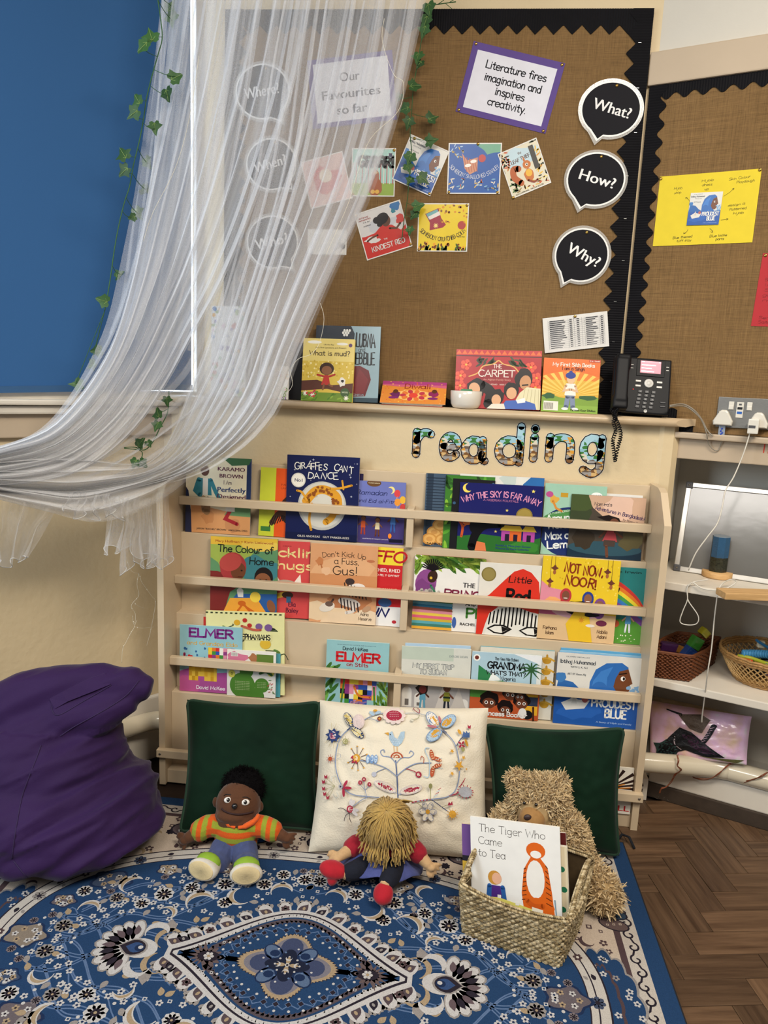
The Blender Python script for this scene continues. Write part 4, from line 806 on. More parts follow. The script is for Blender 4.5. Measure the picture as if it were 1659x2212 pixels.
def a_grr(A): A.bg('9cc8bc'); A.r(0, 0, 1, .28, '8aa63a'); [A.r(.03+.07*k, .26, .05+.07*k, .7+.05*math.sin(k*3), 'b8454a' if k % 2 else 'd9cfc4') for k in range(14)]; A.hand('GRRRR!', .55, .62, .2, '141416', .32, fit=.8, jit=.2); A.blob(.55, .2, .16, '9a4f22', 3, .08, 18, .2); A.e(.55, .42, .09, .14, '9a4f22'); A.e(.55, .5, .05, .03, 'd8b88a'); A.e(.5, .1, .05, .045, 'd8a63a'); A.e(.6, .1, .05, .045, 'd8a63a'); A.e(.88, .86, .05, .05, 'e6e2da'); A.r(.84, .82, .92, .9, '2a2c4a')
def a_stan(A):
    A.bg('2256a0'); A.blob(.8, .96, .24, '6fa68a', 3, ry=.14); A.p([(.26, .8), (.36, .66), (.56, .72), (.56, .46), (.42, .38), (.32, .5)], 'c98a6a')
    for k in range(5): A.l([(.3+.05*k, .74-.02*k), (.36+.05*k, .44)], .012, 'a85a40')
    A.e(.38, .56, .06, .03, 'efeae0', 10); A.e(.48, .64, .06, .03, 'efeae0', 10); A.e(.64, .7, .07, .07, 'b8443f'); A.hand('SOMEBODY SWALLOWED STANLEY', .5, .3, .075, 'c7cdd6', .12, fit=1.06, arc=-95, jit=.2)
    leafs(A, 34, ['d8b23a', 'e0d8c0', '7fb0c8', 'c85a3a'], .035, 4, (.03, .08, .97, .3)); leafs(A, 16, ['d8b23a', 'b8cfe0'], .03, 6, (.03, .7, .3, .98)); A.t('by Sarah Roberts', .84, .1, .03, '16305e', fit=.26)
def a_leaf(A):
    A.bg('d8cfb4'); A.blob(.5, .75, .4, 'b9cfd6', 2, ry=.25); leafs(A, 30, ['b86a1c', 'd8962a', '3a3a24', 'c24a1e'], .06, 3, (0, .6, .2, 1)); leafs(A, 30, ['c8862a', 'e0b23a', '2f3a24', '4a5a2c'], .06, 4, (.8, .2, 1, 1)); leafs(A, 26, ['d8a62c', 'c2501e', 'e6cf6a', '8a6a2c'], .045, 5, (.05, .08, .95, .24)); leafs(A, 14, ['4a6a2c', '2f4a24'], .07, 7, (.08, .1, .25, .4)); A.r(.74, .4, .86, .9, '35302a')
    A.hand('the', .5, .82, .05, '5a3a2a', .13); A.hand('LEAF THIEF', .48, .68, .075, '5a3a2a', .15, fit=.48, rot=3); A.l([(.32, .24), (.2, .4), (.24, .56), (.36, .54)], .15, 'b0561e', 5); A.blob(.56, .34, .12, 'c06a24', 3, .1, 16, .15); A.e(.58, .56, .1, .1, 'c06a24'); A.p([(.52, .64), (.55, .76), (.58, .65)], 'c06a24'); A.e(.58, .56, .035, .035, 'efe6d6'); A.e(.585, .56, .018, .02, '1a1210'); A.e(.57, .38, .08, .09, 'e0ac34'); A.l([(.5, .24), (.62, .16), (.72, .18)], .05, '8a3a1a', 3); A.t('ALICE HEMMING   NICOLA SLATER', .46, .03, .03, '2a2018', fit=.72)
def a_kind(A):
    A.bg('d0ccc8'); A.blob(.5, .62, .3, 'bfc0c4', 2, ry=.14); A.p([(0, 0), (1, 0), (1, .5), (.86, .4), (.7, .56), (.5, .62), (.32, .5), (.1, .48), (0, .5)], 'c43026'); A.blob(.2, .4, .14, 'd8d4d0', 3, ry=.05); A.blob(.3, .34, .12, 'd8d4d0', 4, ry=.04); A.blob(.9, .62, .09, 'c23a30', 5); A.blob(.86, .92, .1, '2f6aa0', 6); A.blob(.8, .82, .05, '2f7a8a', 7)
    A.e(.6, .68, .1, .12, '5e3a28', -8); A.e(.54, .74, .14, .11, '17100f', 20); A.e(.42, .74, .08, .07, '17100f'); A.e(.46, .64, .06, .05, '17100f'); A.l([(.64, .5), (.78, .46), (.88, .54)], .04, '5e3a28'); A.l([(.36, .44), (.22, .42), (.12, .38)], .035, '5e3a28', 3)
    A.t('IBTIHAJ', .16, .86, .03, '9a3a34', fit=.2); A.t('MUHAMMAD', .18, .81, .03, '9a3a34', fit=.26); A.t('S. K. ALI', .2, .76, .025, '4a4a50', fit=.14); A.t('HATEM ALY', .2, .68, .025, '4a4a50', fit=.16); A.t('THE', .5, .3, .035, 'e0cfc8', fit=.08); A.hand('KINDEST RED', .52, .13, .1, 'e6e0d8', .17, fit=.72)
def a_colin(A):
    A.bg('e2c52a'); A.p([(.14, .78), (.4, .9), (.46, .7), (.56, .56), (.5, .5), (.24, .44), (.24, .6)], '9a2c3c'); A.p([(.16, .78), (.38, .88), (.42, .78), (.22, .66)], '6fa6a8'); A.p([(.2, .72), (.42, .84), (.44, .76), (.24, .66)], 'e0d8d0'); star(A, .36, .54, .06, 'e6c87a', 10); A.hand('SOMEBODY CRUNCHED COLIN', .5, .22, .085, '241c14', .13, fit=1.02, arc=-88, jit=.15); A.e(.87, .55, .08, .08, 'b0443c'); dots(A, 26, ['c88a2a', '8a5a2a', 'd8902a'], .022, 3, (.4, .6, .97, .97)); leafs(A, 30, ['3f5a24', '5a7a2c', '2f4018'], .07, 4, (.02, .0, .98, .1), 90); dots(A, 18, ['7a3a1c', 'e8a22a'], .03, 5, (.03, .04, .97, .18)); A.t('Sarah Roberts - Hannah Peck', .76, .3, .03, '4a3a1c', fit=.36)
CP = 'book cover prints on the big noticeboard'
def cover(label, BL, BR, TL, art, pins=((.04, .04), (.96, .96)), off=.0012): sheet('cover_print', label, 'print', BL, BR, TL, BP, BN, lambda A: (art(A), [A.r(*k, 'dedad2') for k in ((0, 0, 1, .022), (0, .978, 1, 1), (0, 0, .022, 1), (.978, 0, 1, 1))]), pins, 'e0dcd4', CP, mat=print_g, off=off)
cover('printed cover with a growling brown bear half under the net edge', (758, 424), (852, 425), (760, 320), a_grr)
cover('tilted blue print of a headscarf profile behind the ivy', (847, 387), (929, 424), (888, 290), a_proud, ((.12, .95), (.96, .04)), .0018)
cover('dark blue print of a torn bag among sea bits', (965, 418.6), (1079, 419), (969, 309), a_stan, ((.04, .03), (.96, .03), (.55, .98)))
cover('tilted autumn print of a squirrel among leaves', (1107.7, 429.6), (1191, 394.6), (1076, 332.5), a_leaf, ((.02, .02),))
cover('tilted red and grey print of a girl with tied up hair', (793, 563), (891, 531.7), (766.7, 463), a_kind, ((.02, .96), (.97, .05)))
cover('bright yellow print of a crumpled crisp packet', (900.5, 543), (1009, 544), (903, 439), a_colin)
cover('white print with black scribbles low beside the net edge', (664, 549), (748, 550.7), (666, 495), lambda A: (A.bg('d9d5cb'), [A.l([(.7+.03*k, .2+.1*k), (.85, .3+.05*k), (.95-.05*k, .5)], .012, '201c1c', 3) for k in range(5)], A.blob(.9, .35, .07, '2a2420', 3)), ())
cover('pink and white tilted print wholly behind the net', (672, 452), (762, 428), (652, 350), lambda A: (A.bg('d9b0a4'), A.blob(.5, .5, .3, 'c8605a', 2), A.e(.5, .6, .15, .15, 'e6d2b8')), ())
def a_tab(A):
    A.bg('dedbd4'); R = random.Random(3); k_ = '3a3a40'
    for k in range(15): y = .09+.055*k; A.l([(.08, y), (.94, y)], .0022, '8a8a90'); A.r(.1, y+.016, .1+R.uniform(.16, .26), y+.034, k_); A.r(.41, y+.016, .45, y+.034, k_); A.r(.52, y+.016, .56, y+.034, k_); A.r(.66, y+.016, .66+R.uniform(.1, .2), y+.034, k_); A.r(.89, y+.016, .925, y+.034, k_)
    for x in (.08, .39, .48, .6, .64, .87, .94): A.l([(x, .09), (x, .915)], .0025, '6a6a70')
sheet('number_list', 'white sheet with a printed table pinned above the orange book', 'notice', (1177, 763), (1316, 747.7), (1171.5, 688), BP, BN, a_tab, ((.5, .95),), 'dedbd4', off=.006)
# speech bubbles
def bubble(txt, label, cx, cy, rx, ry, tip, rot, group='black speech bubble signs', hidden=False):
    m, w, h = frame((cx-rx, cy+ry), (cx+rx, cy+ry+rx*.1), (cx-rx+3, cy-ry), BP+BN*.008, BN); w *= .98
    t = thing('speech_bubble', label, 'sign', group=group); t.matrix_world = m; c = (w/2, h/2)
    iv = m.inverted(); tp = iv @ onY(tip[0], tip[1], YF-.008)
    def outline(g):
        o = []; a_t = math.atan2(tp.y-c[1], tp.x-c[0])
        for i in range(37):
            a = a_t+.17+(2*PI-.5)*i/36; o.append((c[0]+(w/2+g)*math.cos(a), c[1]+(h/2+g)*math.sin(a)))
        d = Vector((tp.x-c[0], tp.y-c[1])).normalized()*g*1.6; o.append((tp.x+d.x, tp.y+d.y)); return o
    B().prism(outline(.009), -.0012, -.0004, lambda u, v, d: Vector((u, v, d))).out('laminate', M('clear_laminate', 'd8d4cc', .12, .02, alpha=.35, coat=1), t)
    B().prism(outline(.002), -.0004, .0002, lambda u, v, d: Vector((u, v, d))).out('card', M('bubble_white', 'e6e4de', .35, .02), t)
    A = Art(w, h); A.clip = False; A.z = .0004; A.p([(x/w, y/h) for x, y in outline(-.0028)], '16151a'); A.t(txt, .5, .42, .2, 'e8e6e2', rot=rot, fit=.66)
    A.out('print', M('laminated_black', rough=.6, var=.02, attr=True, bump=.1, bscale=14, spec=.12), t)
    o = link('pin', pinm, None, t); o.location = (w*.55, h*.93, .0008)
bubble('What?', 'black speech bubble sign asking what, topmost of the uncovered three', 1314, 232, 65, 59, (1289, 303), -13)
bubble('How?', 'black speech bubble sign asking how, with a shiny glare', 1282, 384, 63, 57, (1253, 450), -13)
bubble('Why?', 'black speech bubble sign asking why, lowest of the uncovered three', 1252, 548, 58, 57, (1217, 613), -24)
bubble('Where?', 'black speech bubble sign asking where, highest behind the net', 566, 195, 58, 59, (610, 262), 12)
bubble('When?', 'black speech bubble sign asking when, in the middle behind the net', 585, 352, 54, 55, (630, 408), 18)
bubble('Who?', 'black speech bubble sign asking who, lowest behind the net', 588, 520, 55, 56, (632, 580), 14)
# papers on the right-hand board
RQ, RNn = RP+RN*.0122, RN
def a_yel(A):
    A.bg('dfc62e'); ink = '3c3818'; kw = dict(w=.13, jit=.25, slant=.12)
    for q, x, y, f, r_ in (('Hijab', .2, .8, .085, 2), ('shop', .2, .74, .07, 2), ('Hijab', .49, .88, .12, 4), ('dress', .49, .82, .1, 2), ('up', .49, .76, .04, 0), ('Skin Colour', .8, .88, .2, 4), ('Playdough', .86, .83, .17, 2), ('design a', .8, .52, .16, 5), ('Patterned', .82, .46, .16, 3), ('hijab', .83, .4, .1, 3), ('Blue themed', .3, .1, .2, 3), ('tuff tray', .32, .05, .15, 2), ('Blue loose', .66, .1, .17, 3), ('parts', .68, .05, .08, 2)): A.hand(q, x, y, .032, ink, fit=f, rot=r_, seed=len(q), **kw)
    for a, b_ in (((.34, .6), (.29, .68)), ((.52, .68), (.52, .73)), ((.67, .66), (.76, .76)), ((.67, .33), (.74, .34)), ((.35, .22), (.31, .16)), ((.57, .22), (.6, .16))):
        d = math.atan2(b_[1]-a[1], b_[0]-a[0]); A.l([a, ((a[0]+b_[0])/2+.01, (a[1]+b_[1])/2), b_], .003, ink)
        for s_ in (2.6, -2.6): A.l([b_, (b_[0]+.02*math.cos(d+s_), b_[1]+.025*math.sin(d+s_))], .003, ink)
sheet('idea_sheet', 'yellow paper of handwritten ideas on the right hand board', 'paper', (1410, 532), (1625, 523.6), (1427.5, 381.6), RQ, RNn, a_yel, ((.01, .97), (.985, .985)), 'dfc62e')
sheet('cover_print', 'small blue headscarf print stuck in the middle of the yellow paper', 'print', (1483, 487), (1552, 485), (1490.5, 417), RQ, RNn, a_proud, (), 'e0dcd4', mat=print_g, off=.003)
def a_rp(A):
    A.bg('b02a30')
    for k, q in enumerate(('Bangladeshi', 'Indian', 'Sari', 'guided', 'mat')): A.hand(q, .2, .62-.07*k, .04, '5a1418', .09, fit=.26, jit=.2)
    A.hand('Sensory', .2, .1, .04, '5a1418', .09, fit=.26); A.hand('Saturday', .2, .04, .04, '5a1418', .09, fit=.26)
sheet('idea_sheet', 'red paper of handwriting cut by the picture edge', 'paper', (1622, 704), (1830, 712), (1647, 547), RQ, RNn, a_rp, ((.03, .97),), 'b02a30')
# ---------------------------------------------------------------- blue roller blind
bd = thing('roller_blind', 'blue fabric roller blind pulled down over the window', 'blind', LP)
zz = lambda t: 1.2545-.036*max(0, min(.6, t))
b = B(); b.grid(lambda u, v: LT*(-.082+1.95*u)+LN*.032+Vector((0, 0, (zz(-.082+1.95*u)+.012)*(1-v)+2.78*v)), 24, 2)
b.grid(lambda u, v: LT*(-.082+1.95*u)+LN*.0312+Vector((0, 0, (zz(-.082+1.95*u)+.012)*(1-v)+2.78*v)), 24, 2)
b.out('blind_fabric', M('blue_blind_fabric', '345f90', .85, .035, 900, spec=.2), bd)
b = B(); m = Matrix((LT, LN, Vector((0, 0, 1)))).transposed().to_4x4(); n_ = 24
v = []
for i in range(n_+1):
    t_ = -.082+1.95*i/n_
    for d, z in ((.026, -.004), (.04, -.004), (.04, .014), (.026, .014)): v.append(LT*t_+LN*d+Vector((0, 0, zz(t_)+z)))
b.add(v, [(4*i+j, 4*i+4+j, 4*i+4+(j+1) % 4, 4*i+(j+1) % 4) for i in range(n_) for j in range(4)]+[(0, 1, 2, 3)]); b.out('bottom_bar', M('blue_bar', '30577f', .5, .03), bd)
b = B(); b.tube([LT*-.09+LN*.05+Vector((0, 0, 2.79)), LT*1.9+LN*.05+Vector((0, 0, 2.79))], .03, 12); b.out('roller_tube', white_p, bd)
# ---------------------------------------------------------------- things on the mantel ledge
ML = 1.236
def mant(label, BL, BR, TL, y, deg, art, th, col, hard=True): P, n = lean(y, ML, deg); return book(label, BL, BR, TL, P, n, th, col, art, 'picture books on the mantel ledge', hard, ML)
def a_mud(A):
    A.bg('e3cf7a'); A.r(0, 0, 1, .64, 'd6b94a'); dots(A, 70, ['e6cf6a', 'c9a83a', 'efe0a0'], .02, 3, (0, .38, 1, .64)); A.p([(0, .16), (0, .32), (.3, .34), (.6, .26), (1, .3), (1, .12), (.5, .2)], '5a3226'); A.r(0, 0, 1, .14, '6a8a2c'); leafs(A, 20, ['4f7a24', '86a83a'], .05, 4, (0, 0, 1, .16)); A.e(.22, .94, .14, .03, 'efece0'); A.e(.76, .92, .11, .025, 'efece0')
    A.t('Lift-the-flap', .5, .895, .02, '6a5a2a', fit=.2); A.t('Very First Questions and Answers', .54, .845, .024, '6a5a2a', fit=.6); A.hand('What is mud?', .52, .73, .075, '40301c', .14, fit=.78); A.e(.92, .9, .035, .035, '5a3a6a')
    A.e(.48, .52, .14, .12, '3a2418'); A.e(.48, .495, .1, .085, '8a5a3c'); A.p([(.38, .26), (.56, .26), (.52, .42), (.44, .42)], 'b8342c'); A.l([(.42, .4), (.3, .42)], .035, 'b8342c'); A.l([(.54, .4), (.64, .43)], .035, 'b8342c'); A.l([(.44, .27), (.42, .19)], .035, '8a5a3c'); A.l([(.53, .27), (.6, .24)], .035, '8a5a3c'); A.blob(.78, .32, .08, 'e6e2da', 3, .3); A.blob(.8, .33, .03, '2a2424', 4); A.e(.85, .15, .085, .085, '3f5a34'); A.t('SAVE SOIL', .85, .14, .025, 'd8e0c0', fit=.12)
    for x, y in ((.08, .12), (.22, .1), (.88, .06)): star(A, x, y, .06, 'efece0', 8)
    dots(A, 10, ['d8405a', 'c83a3a'], .02, 6, (.08, .04, .3, .18))
def a_lubna(A):
    A.bg('8faab4'); A.p([(0, .6), (.58, .62), (.6, .9), (.54, 1), (0, 1)], '1d2733'); A.r(0, 0, .3, .7, '1d2733'); [A.e(.44+.04*(i % 3)-.02*(i//3 % 2), .94-.03*(i//3), .018, .022, 'e2e2da', n=8) for i in range(8)]
    A.hand('LUBNA', .77, .73, .17, '1c2226', .12, fit=.3, jit=.2); A.hand('and', .72, .665, .06, '1c2226', .1, fit=.1); A.hand('PEBBLE', .74, .5, .15, '1c2226', .12, fit=.36, jit=.2); A.p([(.45, .06), (.8, .08), (.88, .3), (.84, .42), (.7, .48), (.5, .46)], '6a2226'); A.p([(.56, .1), (.78, .12), (.84, .3), (.7, .44)], '7a2a2e'); A.r(0, 0, 1, .06, '2f4450'); A.t('EGNEUS', .68, .08, .03, '8a9aa4', fit=.2)
def a_carpet(A):
    A.bg('a81e26'); A.r(0, .9, 1, 1, 'b8282c')
    for k in range(15): A.p([(k/15, .92), (k/15+.033, .99), (k/15+.066, .92)], 'd8642c', False)
    A.up(); A.r(0, .885, 1, .9, '3a1420')
    for x, y in ((.12, .74), (.06, .55), (.88, .72), (.95, .54), (.06, .38), (.94, .38)):
        for k in range(5): a = 2*PI*k/5; A.e(x+.04*math.cos(a), y+.055*math.sin(a), .028, .028, 'd8503a', n=10, up=False)
        A.e(x, y, .015, .015, 'e0a63a', n=8)
    leafs(A, 16, ['3a4a2c', '2f3a24'], .04, 3, (.26, .74, .44, .86), 30); leafs(A, 16, ['3a4a2c', '2f3a24'], .04, 5, (.6, .74, .8, .86), -30)
    A.l([(.16, .54), (.26, .6), (.32, .72), (.44, .76), (.5, .82), (.56, .76), (.68, .72), (.76, .6), (.84, .56)], .014, 'd8a65a', 4); A.p([(.22, .4), (.3, .62), (.36, .72), (.5, .78), (.64, .72), (.7, .62), (.78, .4)], '8a1620')
    A.hand('THE', .49, .69, .065, 'e6ddd0', .14, fit=.1, serif=.05); A.hand('CARPET', .48, .545, .11, 'e6ddd0', .14, fit=.42, serif=.06); A.t('An Afghan Family Story', .49, .48, .03, 'c88a7a', fit=.32); A.t('DEZH AZAAD    NAN CAO', .49, .4, .025, 'e0c8b8', fit=.28)
    A.blob(.25, .34, .11, '17110f', 3, .1, 16, .12); A.l([(.3, .4), (.42, .28), (.4, .08)], .12, '17110f', 4); A.e(.23, .33, .065, .075, 'd3a077', 15); A.p([(0, .2), (.08, .32), (.2, .32), (.26, .16), (.1, .14)], '2f7a4a')
    A.blob(.8, .52, .1, '17110f', 5, .1, 16, .12); A.e(.82, .46, .065, .085, 'c08a5e', -10); A.l([(.79, .41), (.85, .42)], .018, '17110f'); A.p([(.66, .0), (1, 0), (1, .36), (.84, .38), (.76, .28)], 'd9d0a8'); [A.l([(.78+.05*k, 0), (.82+.04*k, .34)], .006, 'b8ac84') for k in range(5)]; A.blob(.66, .32, .085, '17110f', 6, .1, 16, .1); A.e(.665, .27, .06, .07, 'd3a077'); A.p([(.54, 0), (.6, .14), (.8, .16), (.94, .1), (.96, 0)], '3f5fa8'); A.p([(.72, .15), (.82, .2), (.83, .12), (.74, .1)], 'e6e4e0')
    A.blob(.5, .2, .08, '17110f', 8, .1, 16, .1); A.e(.49, .15, .055, .065, 'd3a077'); A.p([(.38, 0), (.44, .08), (.58, .09), (.6, 0)], 'd8d0c0')
def a_sikh(A):
    A.bg('d8a83a'); A.r(0, .68, 1, 1, 'dc6a24'); A.p([(0, .68), (.5, .8), (1, .68), (1, .6), (0, .6)], 'dc7a2a')
    for k in range(15): a = math.radians(12+11.2*k); A.p([(.5, .3), (.5+.8*math.cos(a), .3+.46*math.sin(a)), (.5+.8*math.cos(a+.09), .3+.46*math.sin(a+.09))], 'e6c05a', False)
    A.up(); A.p([(0, .3), (.12, .34), (.3, .28), (.5, .26), (.7, .28), (.86, .33), (1, .3), (1, 0), (0, 0)], '7a9a3a'); A.blob(.12, .3, .12, '2f5a34', 3, ry=.05); A.blob(.84, .29, .16, '2f5a34', 4, ry=.05); A.r(0, 0, 1, .14, '86a844'); A.r(.04, .03, .3, .2, 'e2dccc')
    for k in range(12): A.r(.05+.014*k, .05, .056+.014*k, .17, '201c1c')
    A.r(.8, .95, 1, 1, 'b83a24'); A.t('2 in 1 Book!', .9, .962, .024, 'e8e0d0', fit=.17); A.hand('My First Sikh Books', .53, .86, .062, 'ece4d2', .2, fit=.74); A.hand('I am a Singh', .53, .79, .055, '6a2418', .2, fit=.4)
    A.l([(.46, .3), (.44, .1)], .085, '7a86a0'); A.l([(.54, .3), (.56, .1)], .085, '7a86a0'); A.e(.42, .07, .06, .025, 'e6e4e0'); A.e(.6, .07, .06, .025, 'e6e4e0'); A.p([(.4, .32), (.6, .32), (.58, .54), (.42, .54)], 'e6e2d6'); A.l([(.42, .5), (.38, .4), (.49, .43)], .045, 'd6b08a'); A.l([(.58, .5), (.62, .4), (.51, .43)], .045, 'd6b08a'); A.e(.5, .62, .075, .085, 'dcb48a'); A.e(.49, .69, .09, .06, '1f3a8a'); A.e(.49, .75, .03, .03, '1f3a8a'); A.t('Parveen Kaur Dhillon', .74, .035, .04, '1c2a14', fit=.44)
def a_floral(A):
    A.bg('d8d8d4'); R = random.Random(8)
    for _ in range(70): A.blob(R.random(), R.random(), R.uniform(.03, .075), R.choice(['b8504a', '7a9a4a', '6a5a9a', 'c98aa8', '4a7ab0', 'd8a65a', '8ab08a']), R.randint(0, 99), .3, 8)
def a_circ(A):
    A.bg('dedbd2'); R = random.Random(5)
    for _ in range(24): x, y, r = R.random(), R.random(), R.uniform(.05, .1); A.e(x, y, r, r, R.choice(['b8504a', '7a9a4a', '8a6aa0', 'd8a65a'])); A.e(x, y, r*.6, r*.6, 'e0ddd4'); A.e(x, y, r*.3, r*.3, R.choice(['c83a3a', '5a8a4a']))
mant('yellow board book of a girl in red standing in mud', (650, 861.6), (760.7, 865.5), (654, 726.5), .196, 9, a_mud, .016, 'd8c05a')
mant('tall grey blue book with a dark red pebble behind the mud book', (677, 861), (816, 865.5), (683.5, 698), .228, 9, a_lubna, .012, '1d2733')
mant('black book half hidden between the net and the mud book', (622, 857), (700, 861), (628, 735), .25, 6, flat('19181c'), .01, '19181c')
mant('landscape red book of a family under a carved arch', (981, 877), (1166, 882.5), (987.4, 751), .214, 12, a_carpet, .012, 'a81e26')
mant('orange board book of a boy in a blue turban', (1168.5, 880.5), (1290.7, 887), (1175.7, 764.6), .212, 11, a_sikh, .014, 'dc6a24')
mant('tall floral patterned book standing behind the net', (455, 846), (530, 848), (466, 652), .25, 5, a_floral, .01, 'd8d8d4')
mant('white book of coloured circles standing at the net edge', (566, 857), (622, 859), (570, 786), .205, 8, a_circ, .008, 'dedbd2')
# the book lying on a slope at the middle of the ledge
def a_diw(A):
    A.bg('d8863a'); A.r(0, .8, 1, 1, 'a8407a'); A.p([(0, .8), (.3, .74), (.6, .8), (1, .72), (1, .85), (0, .85)], 'c8607a'); dots(A, 60, ['e8b44a', 'd8603a', 'e6a86a'], .012, 3); A.hand('Diwali', .55, .68, .2, '9a3a2c', .16, fit=.4); A.e(.5, .36, .3, .13, 'e8b86a')
    for k in range(10): a = 2*PI*k/10; A.e(.5+.16*math.cos(a), .36+.17*math.sin(a), .05, .04, 'b83a4a' if k % 2 else 'd8753a', math.degrees(a), 10)
    A.e(.5, .36, .07, .06, 'd8483a'); A.blob(.22, .4, .08, '6a2a5a', 3); A.e(.22, .52, .04, .05, '5a3424'); A.blob(.82, .44, .08, '8a2a5a', 4); A.e(.82, .56, .04, .05, '5a3424'); A.e(.2, .24, .08, .03, '7a2a6a'); A.e(.8, .24, .08, .03, '7a2a6a')
p0, p1 = onP(820, 869, Vector((0, .187, ML+.014)), Vector((0, -1, 0))), onP(962, 874, Vector((0, .187, ML+.014)), Vector((0, -1, 0)))
X = (p1-p0).normalized(); ang = math.radians(36); Y = Vector((0, math.cos(ang), math.sin(ang))); Y = (Y-X*Y.dot(X)).normalized(); nn = X.cross(Y); w = (p1-p0).length; h = .112
t = thing('picture_book', 'orange and pink festival book lying sloped beside the white bowl', 'book', group='picture books on the mantel ledge'); m = Matrix((X, Y, nn)).transposed().to_4x4(); m.translation = p0; t.matrix_world = m
B().box((0, 0, -.0008), (w, h, 0)).out('cover', M('cover_diw', 'd8863a', .35), t); b = B()
for k in range(4): b.box((.001*k, .0012*k, -.0016-.0011*k), (w-.002*k, h, -.0009-.0011*k))
b.out('pages', paper, t); A = Art(w, h); a_diw(A); A.out('cover_print', print_g, t)
t = thing('picture_book', 'closed book under the sloped festival book on the ledge', 'book', group='picture books on the mantel ledge'); t.location = (p0.x+.004, .196, ML)
t.rotation_euler = (0, 0, 0); B().bbox((0, 0, 0), (w-.012, .085, .0016), .0005).bbox((0, 0, .0084), (w-.012, .085, .01), .0005).out('cover', M('cover_lie', 'b8452c', .4), t); B().box((.002, .002, .0017), (w-.014, .084, .0083)).out('pages', paper, t)
q = onP(1005.5, 880, Vector((0, .19, 0)), Vector((0, -1, 0)))
b = B().lathe([(.0, .0), (.034, 0), (.041, .004), (.046, .014), (.048, .03), (.0488, .052), (.047, .0535), (.0455, .052), (.0445, .03), (.041, .014), (.03, .006), (0, .005)], 36); o = b.out('bowl', M('white_ceramic', 'dcd4c6', .18, .03, coat=.5)); o.location = (q.x, .218, ML); tag(o, 'small plain white bowl standing on the ledge before the red book', 'bowl')
# desk phone
P, n = lean(.177, ML+.002, 19); m, w, h = frame((1326, 888), (1445, 898), (1350, 770), P, n)
blk = M('phone_black_plastic', '0b0b0e', .5, .06, 30, spec=.2); ph = thing('desk_phone', 'black office desk phone with a lit red screen at the end of the ledge', 'phone'); ph.matrix_world = m
b = B(); b.bbox((.022, 0, -.012), (w, h, 0), .005); b.out('phone_body', blk, ph)
st = B(); st.bbox((.03, .004, -.05), (w-.01, .02, -.011), .004); st.bbox((.05, .02, -.022), (w-.03, .11, -.011), .004); st.out('stand', blk, ph)
b = B(); b.bbox((.058, h*.67, 0), (w-.02, h*.965, .0022), .001); sc = b.out('screen', blk, ph)
A = Art(.060, .038); A.bg('c05068'); A.r(0, .86, 1, 1, 'd06a80'); A.r(.06, .9, .2, .96, 'eed8dc'); A.r(.9, .9, .96, .97, 'eed8dc')
for k, x in enumerate((.7, .5, .62)): A.r(.06, .62-.26*k, .06+x, .7-.26*k, 'eed8dc')
o = A.out('screen_image', M('screen_glow', rough=.3, var=.01, attr=True, emit=.75), sc); o.location = (w-.092, h*.725, .0024)
key = M('phone_key_pale', 'c6c2ba', .35, .04); kd = M('phone_key_dark', '1f1f24', .4, .05)
cxk = w*.6
o = B().lathe([(.0, 0), (.0135, 0), (.0135, .002), (.011, .003), (.008, .0022), (.007, .003), (0, .0032)], 24).out('dial_button', key, ph); o.location = (cxk, h*.545, 0)
for sx in (-1, 1):
    for j in (0, 1): o = B().bbox((-.008, -.003, 0), (.008, .003, .002), .001).out('soft_key', key, ph); o.location = (cxk+sx*.031, h*(.575-.085*j), 0)
    for j in (0, 1): o = B().bbox((-.004, -.0012, 0), (.004, .0012, .0015), .0006).out('side_key', key, ph); o.location = (cxk+sx*.052, h*(.86-.06*j), 0)
km = B().bbox((-.006, -.0045, 0), (.006, .0045, .0022), .0012).mesh('number_key'); km.materials.append(kd); kmark = None
for r_ in range(5):
    for c_ in range(3):
        o = link('number_key', km, None, ph); o.location = (cxk-.004+(c_-1)*.0195-.0015*r_, h*(.39-.068*r_), 0)
        A = Art(.004, .005); A.t('123456789*0#-+-'[r_*3+c_], .5, .1, .8, 'b8b6b0'); A.out('key_label', print_m, o).location = (-.002, -.0025, .0023)
for j in (0, 1): o = B().bbox((-.008, -.002, 0), (.008, .002, .002), .001).out('side_key', kd, ph); o.location = (w-.02, h*(.22-.07*j), 0)
o = B().lathe([(0, 0), (.005, 0), (.005, .002), (.0036, .002), (.0036, .0008), (0, .0008)], 18).out('speaker_button', key, ph); o.location = (cxk-.005, h*.045, 0)
o = B().ball((0, 0, 0), (.0022, .0018, .0012), 8).out('message_light', M('red_led', 'd03038', .3, emit=1.2), ph); o.location = (.052, h*.42, .0006)
b = B(); b.bbox((-.013, -.004, .002), (.034, h*.97, .018), .008); b.bbox((-.012, .0, .006), (.034, .042, .034), .008); b.bbox((-.008, h*.7, .006), (.036, h*.99, .034), .009); b.bbox((-.009, .02, .02), (.031, h*.92, .036), .008)
hs_ = fuse(b, .0022, 6); hs_.materials.append(blk); link('handset', hs_, None, ph)
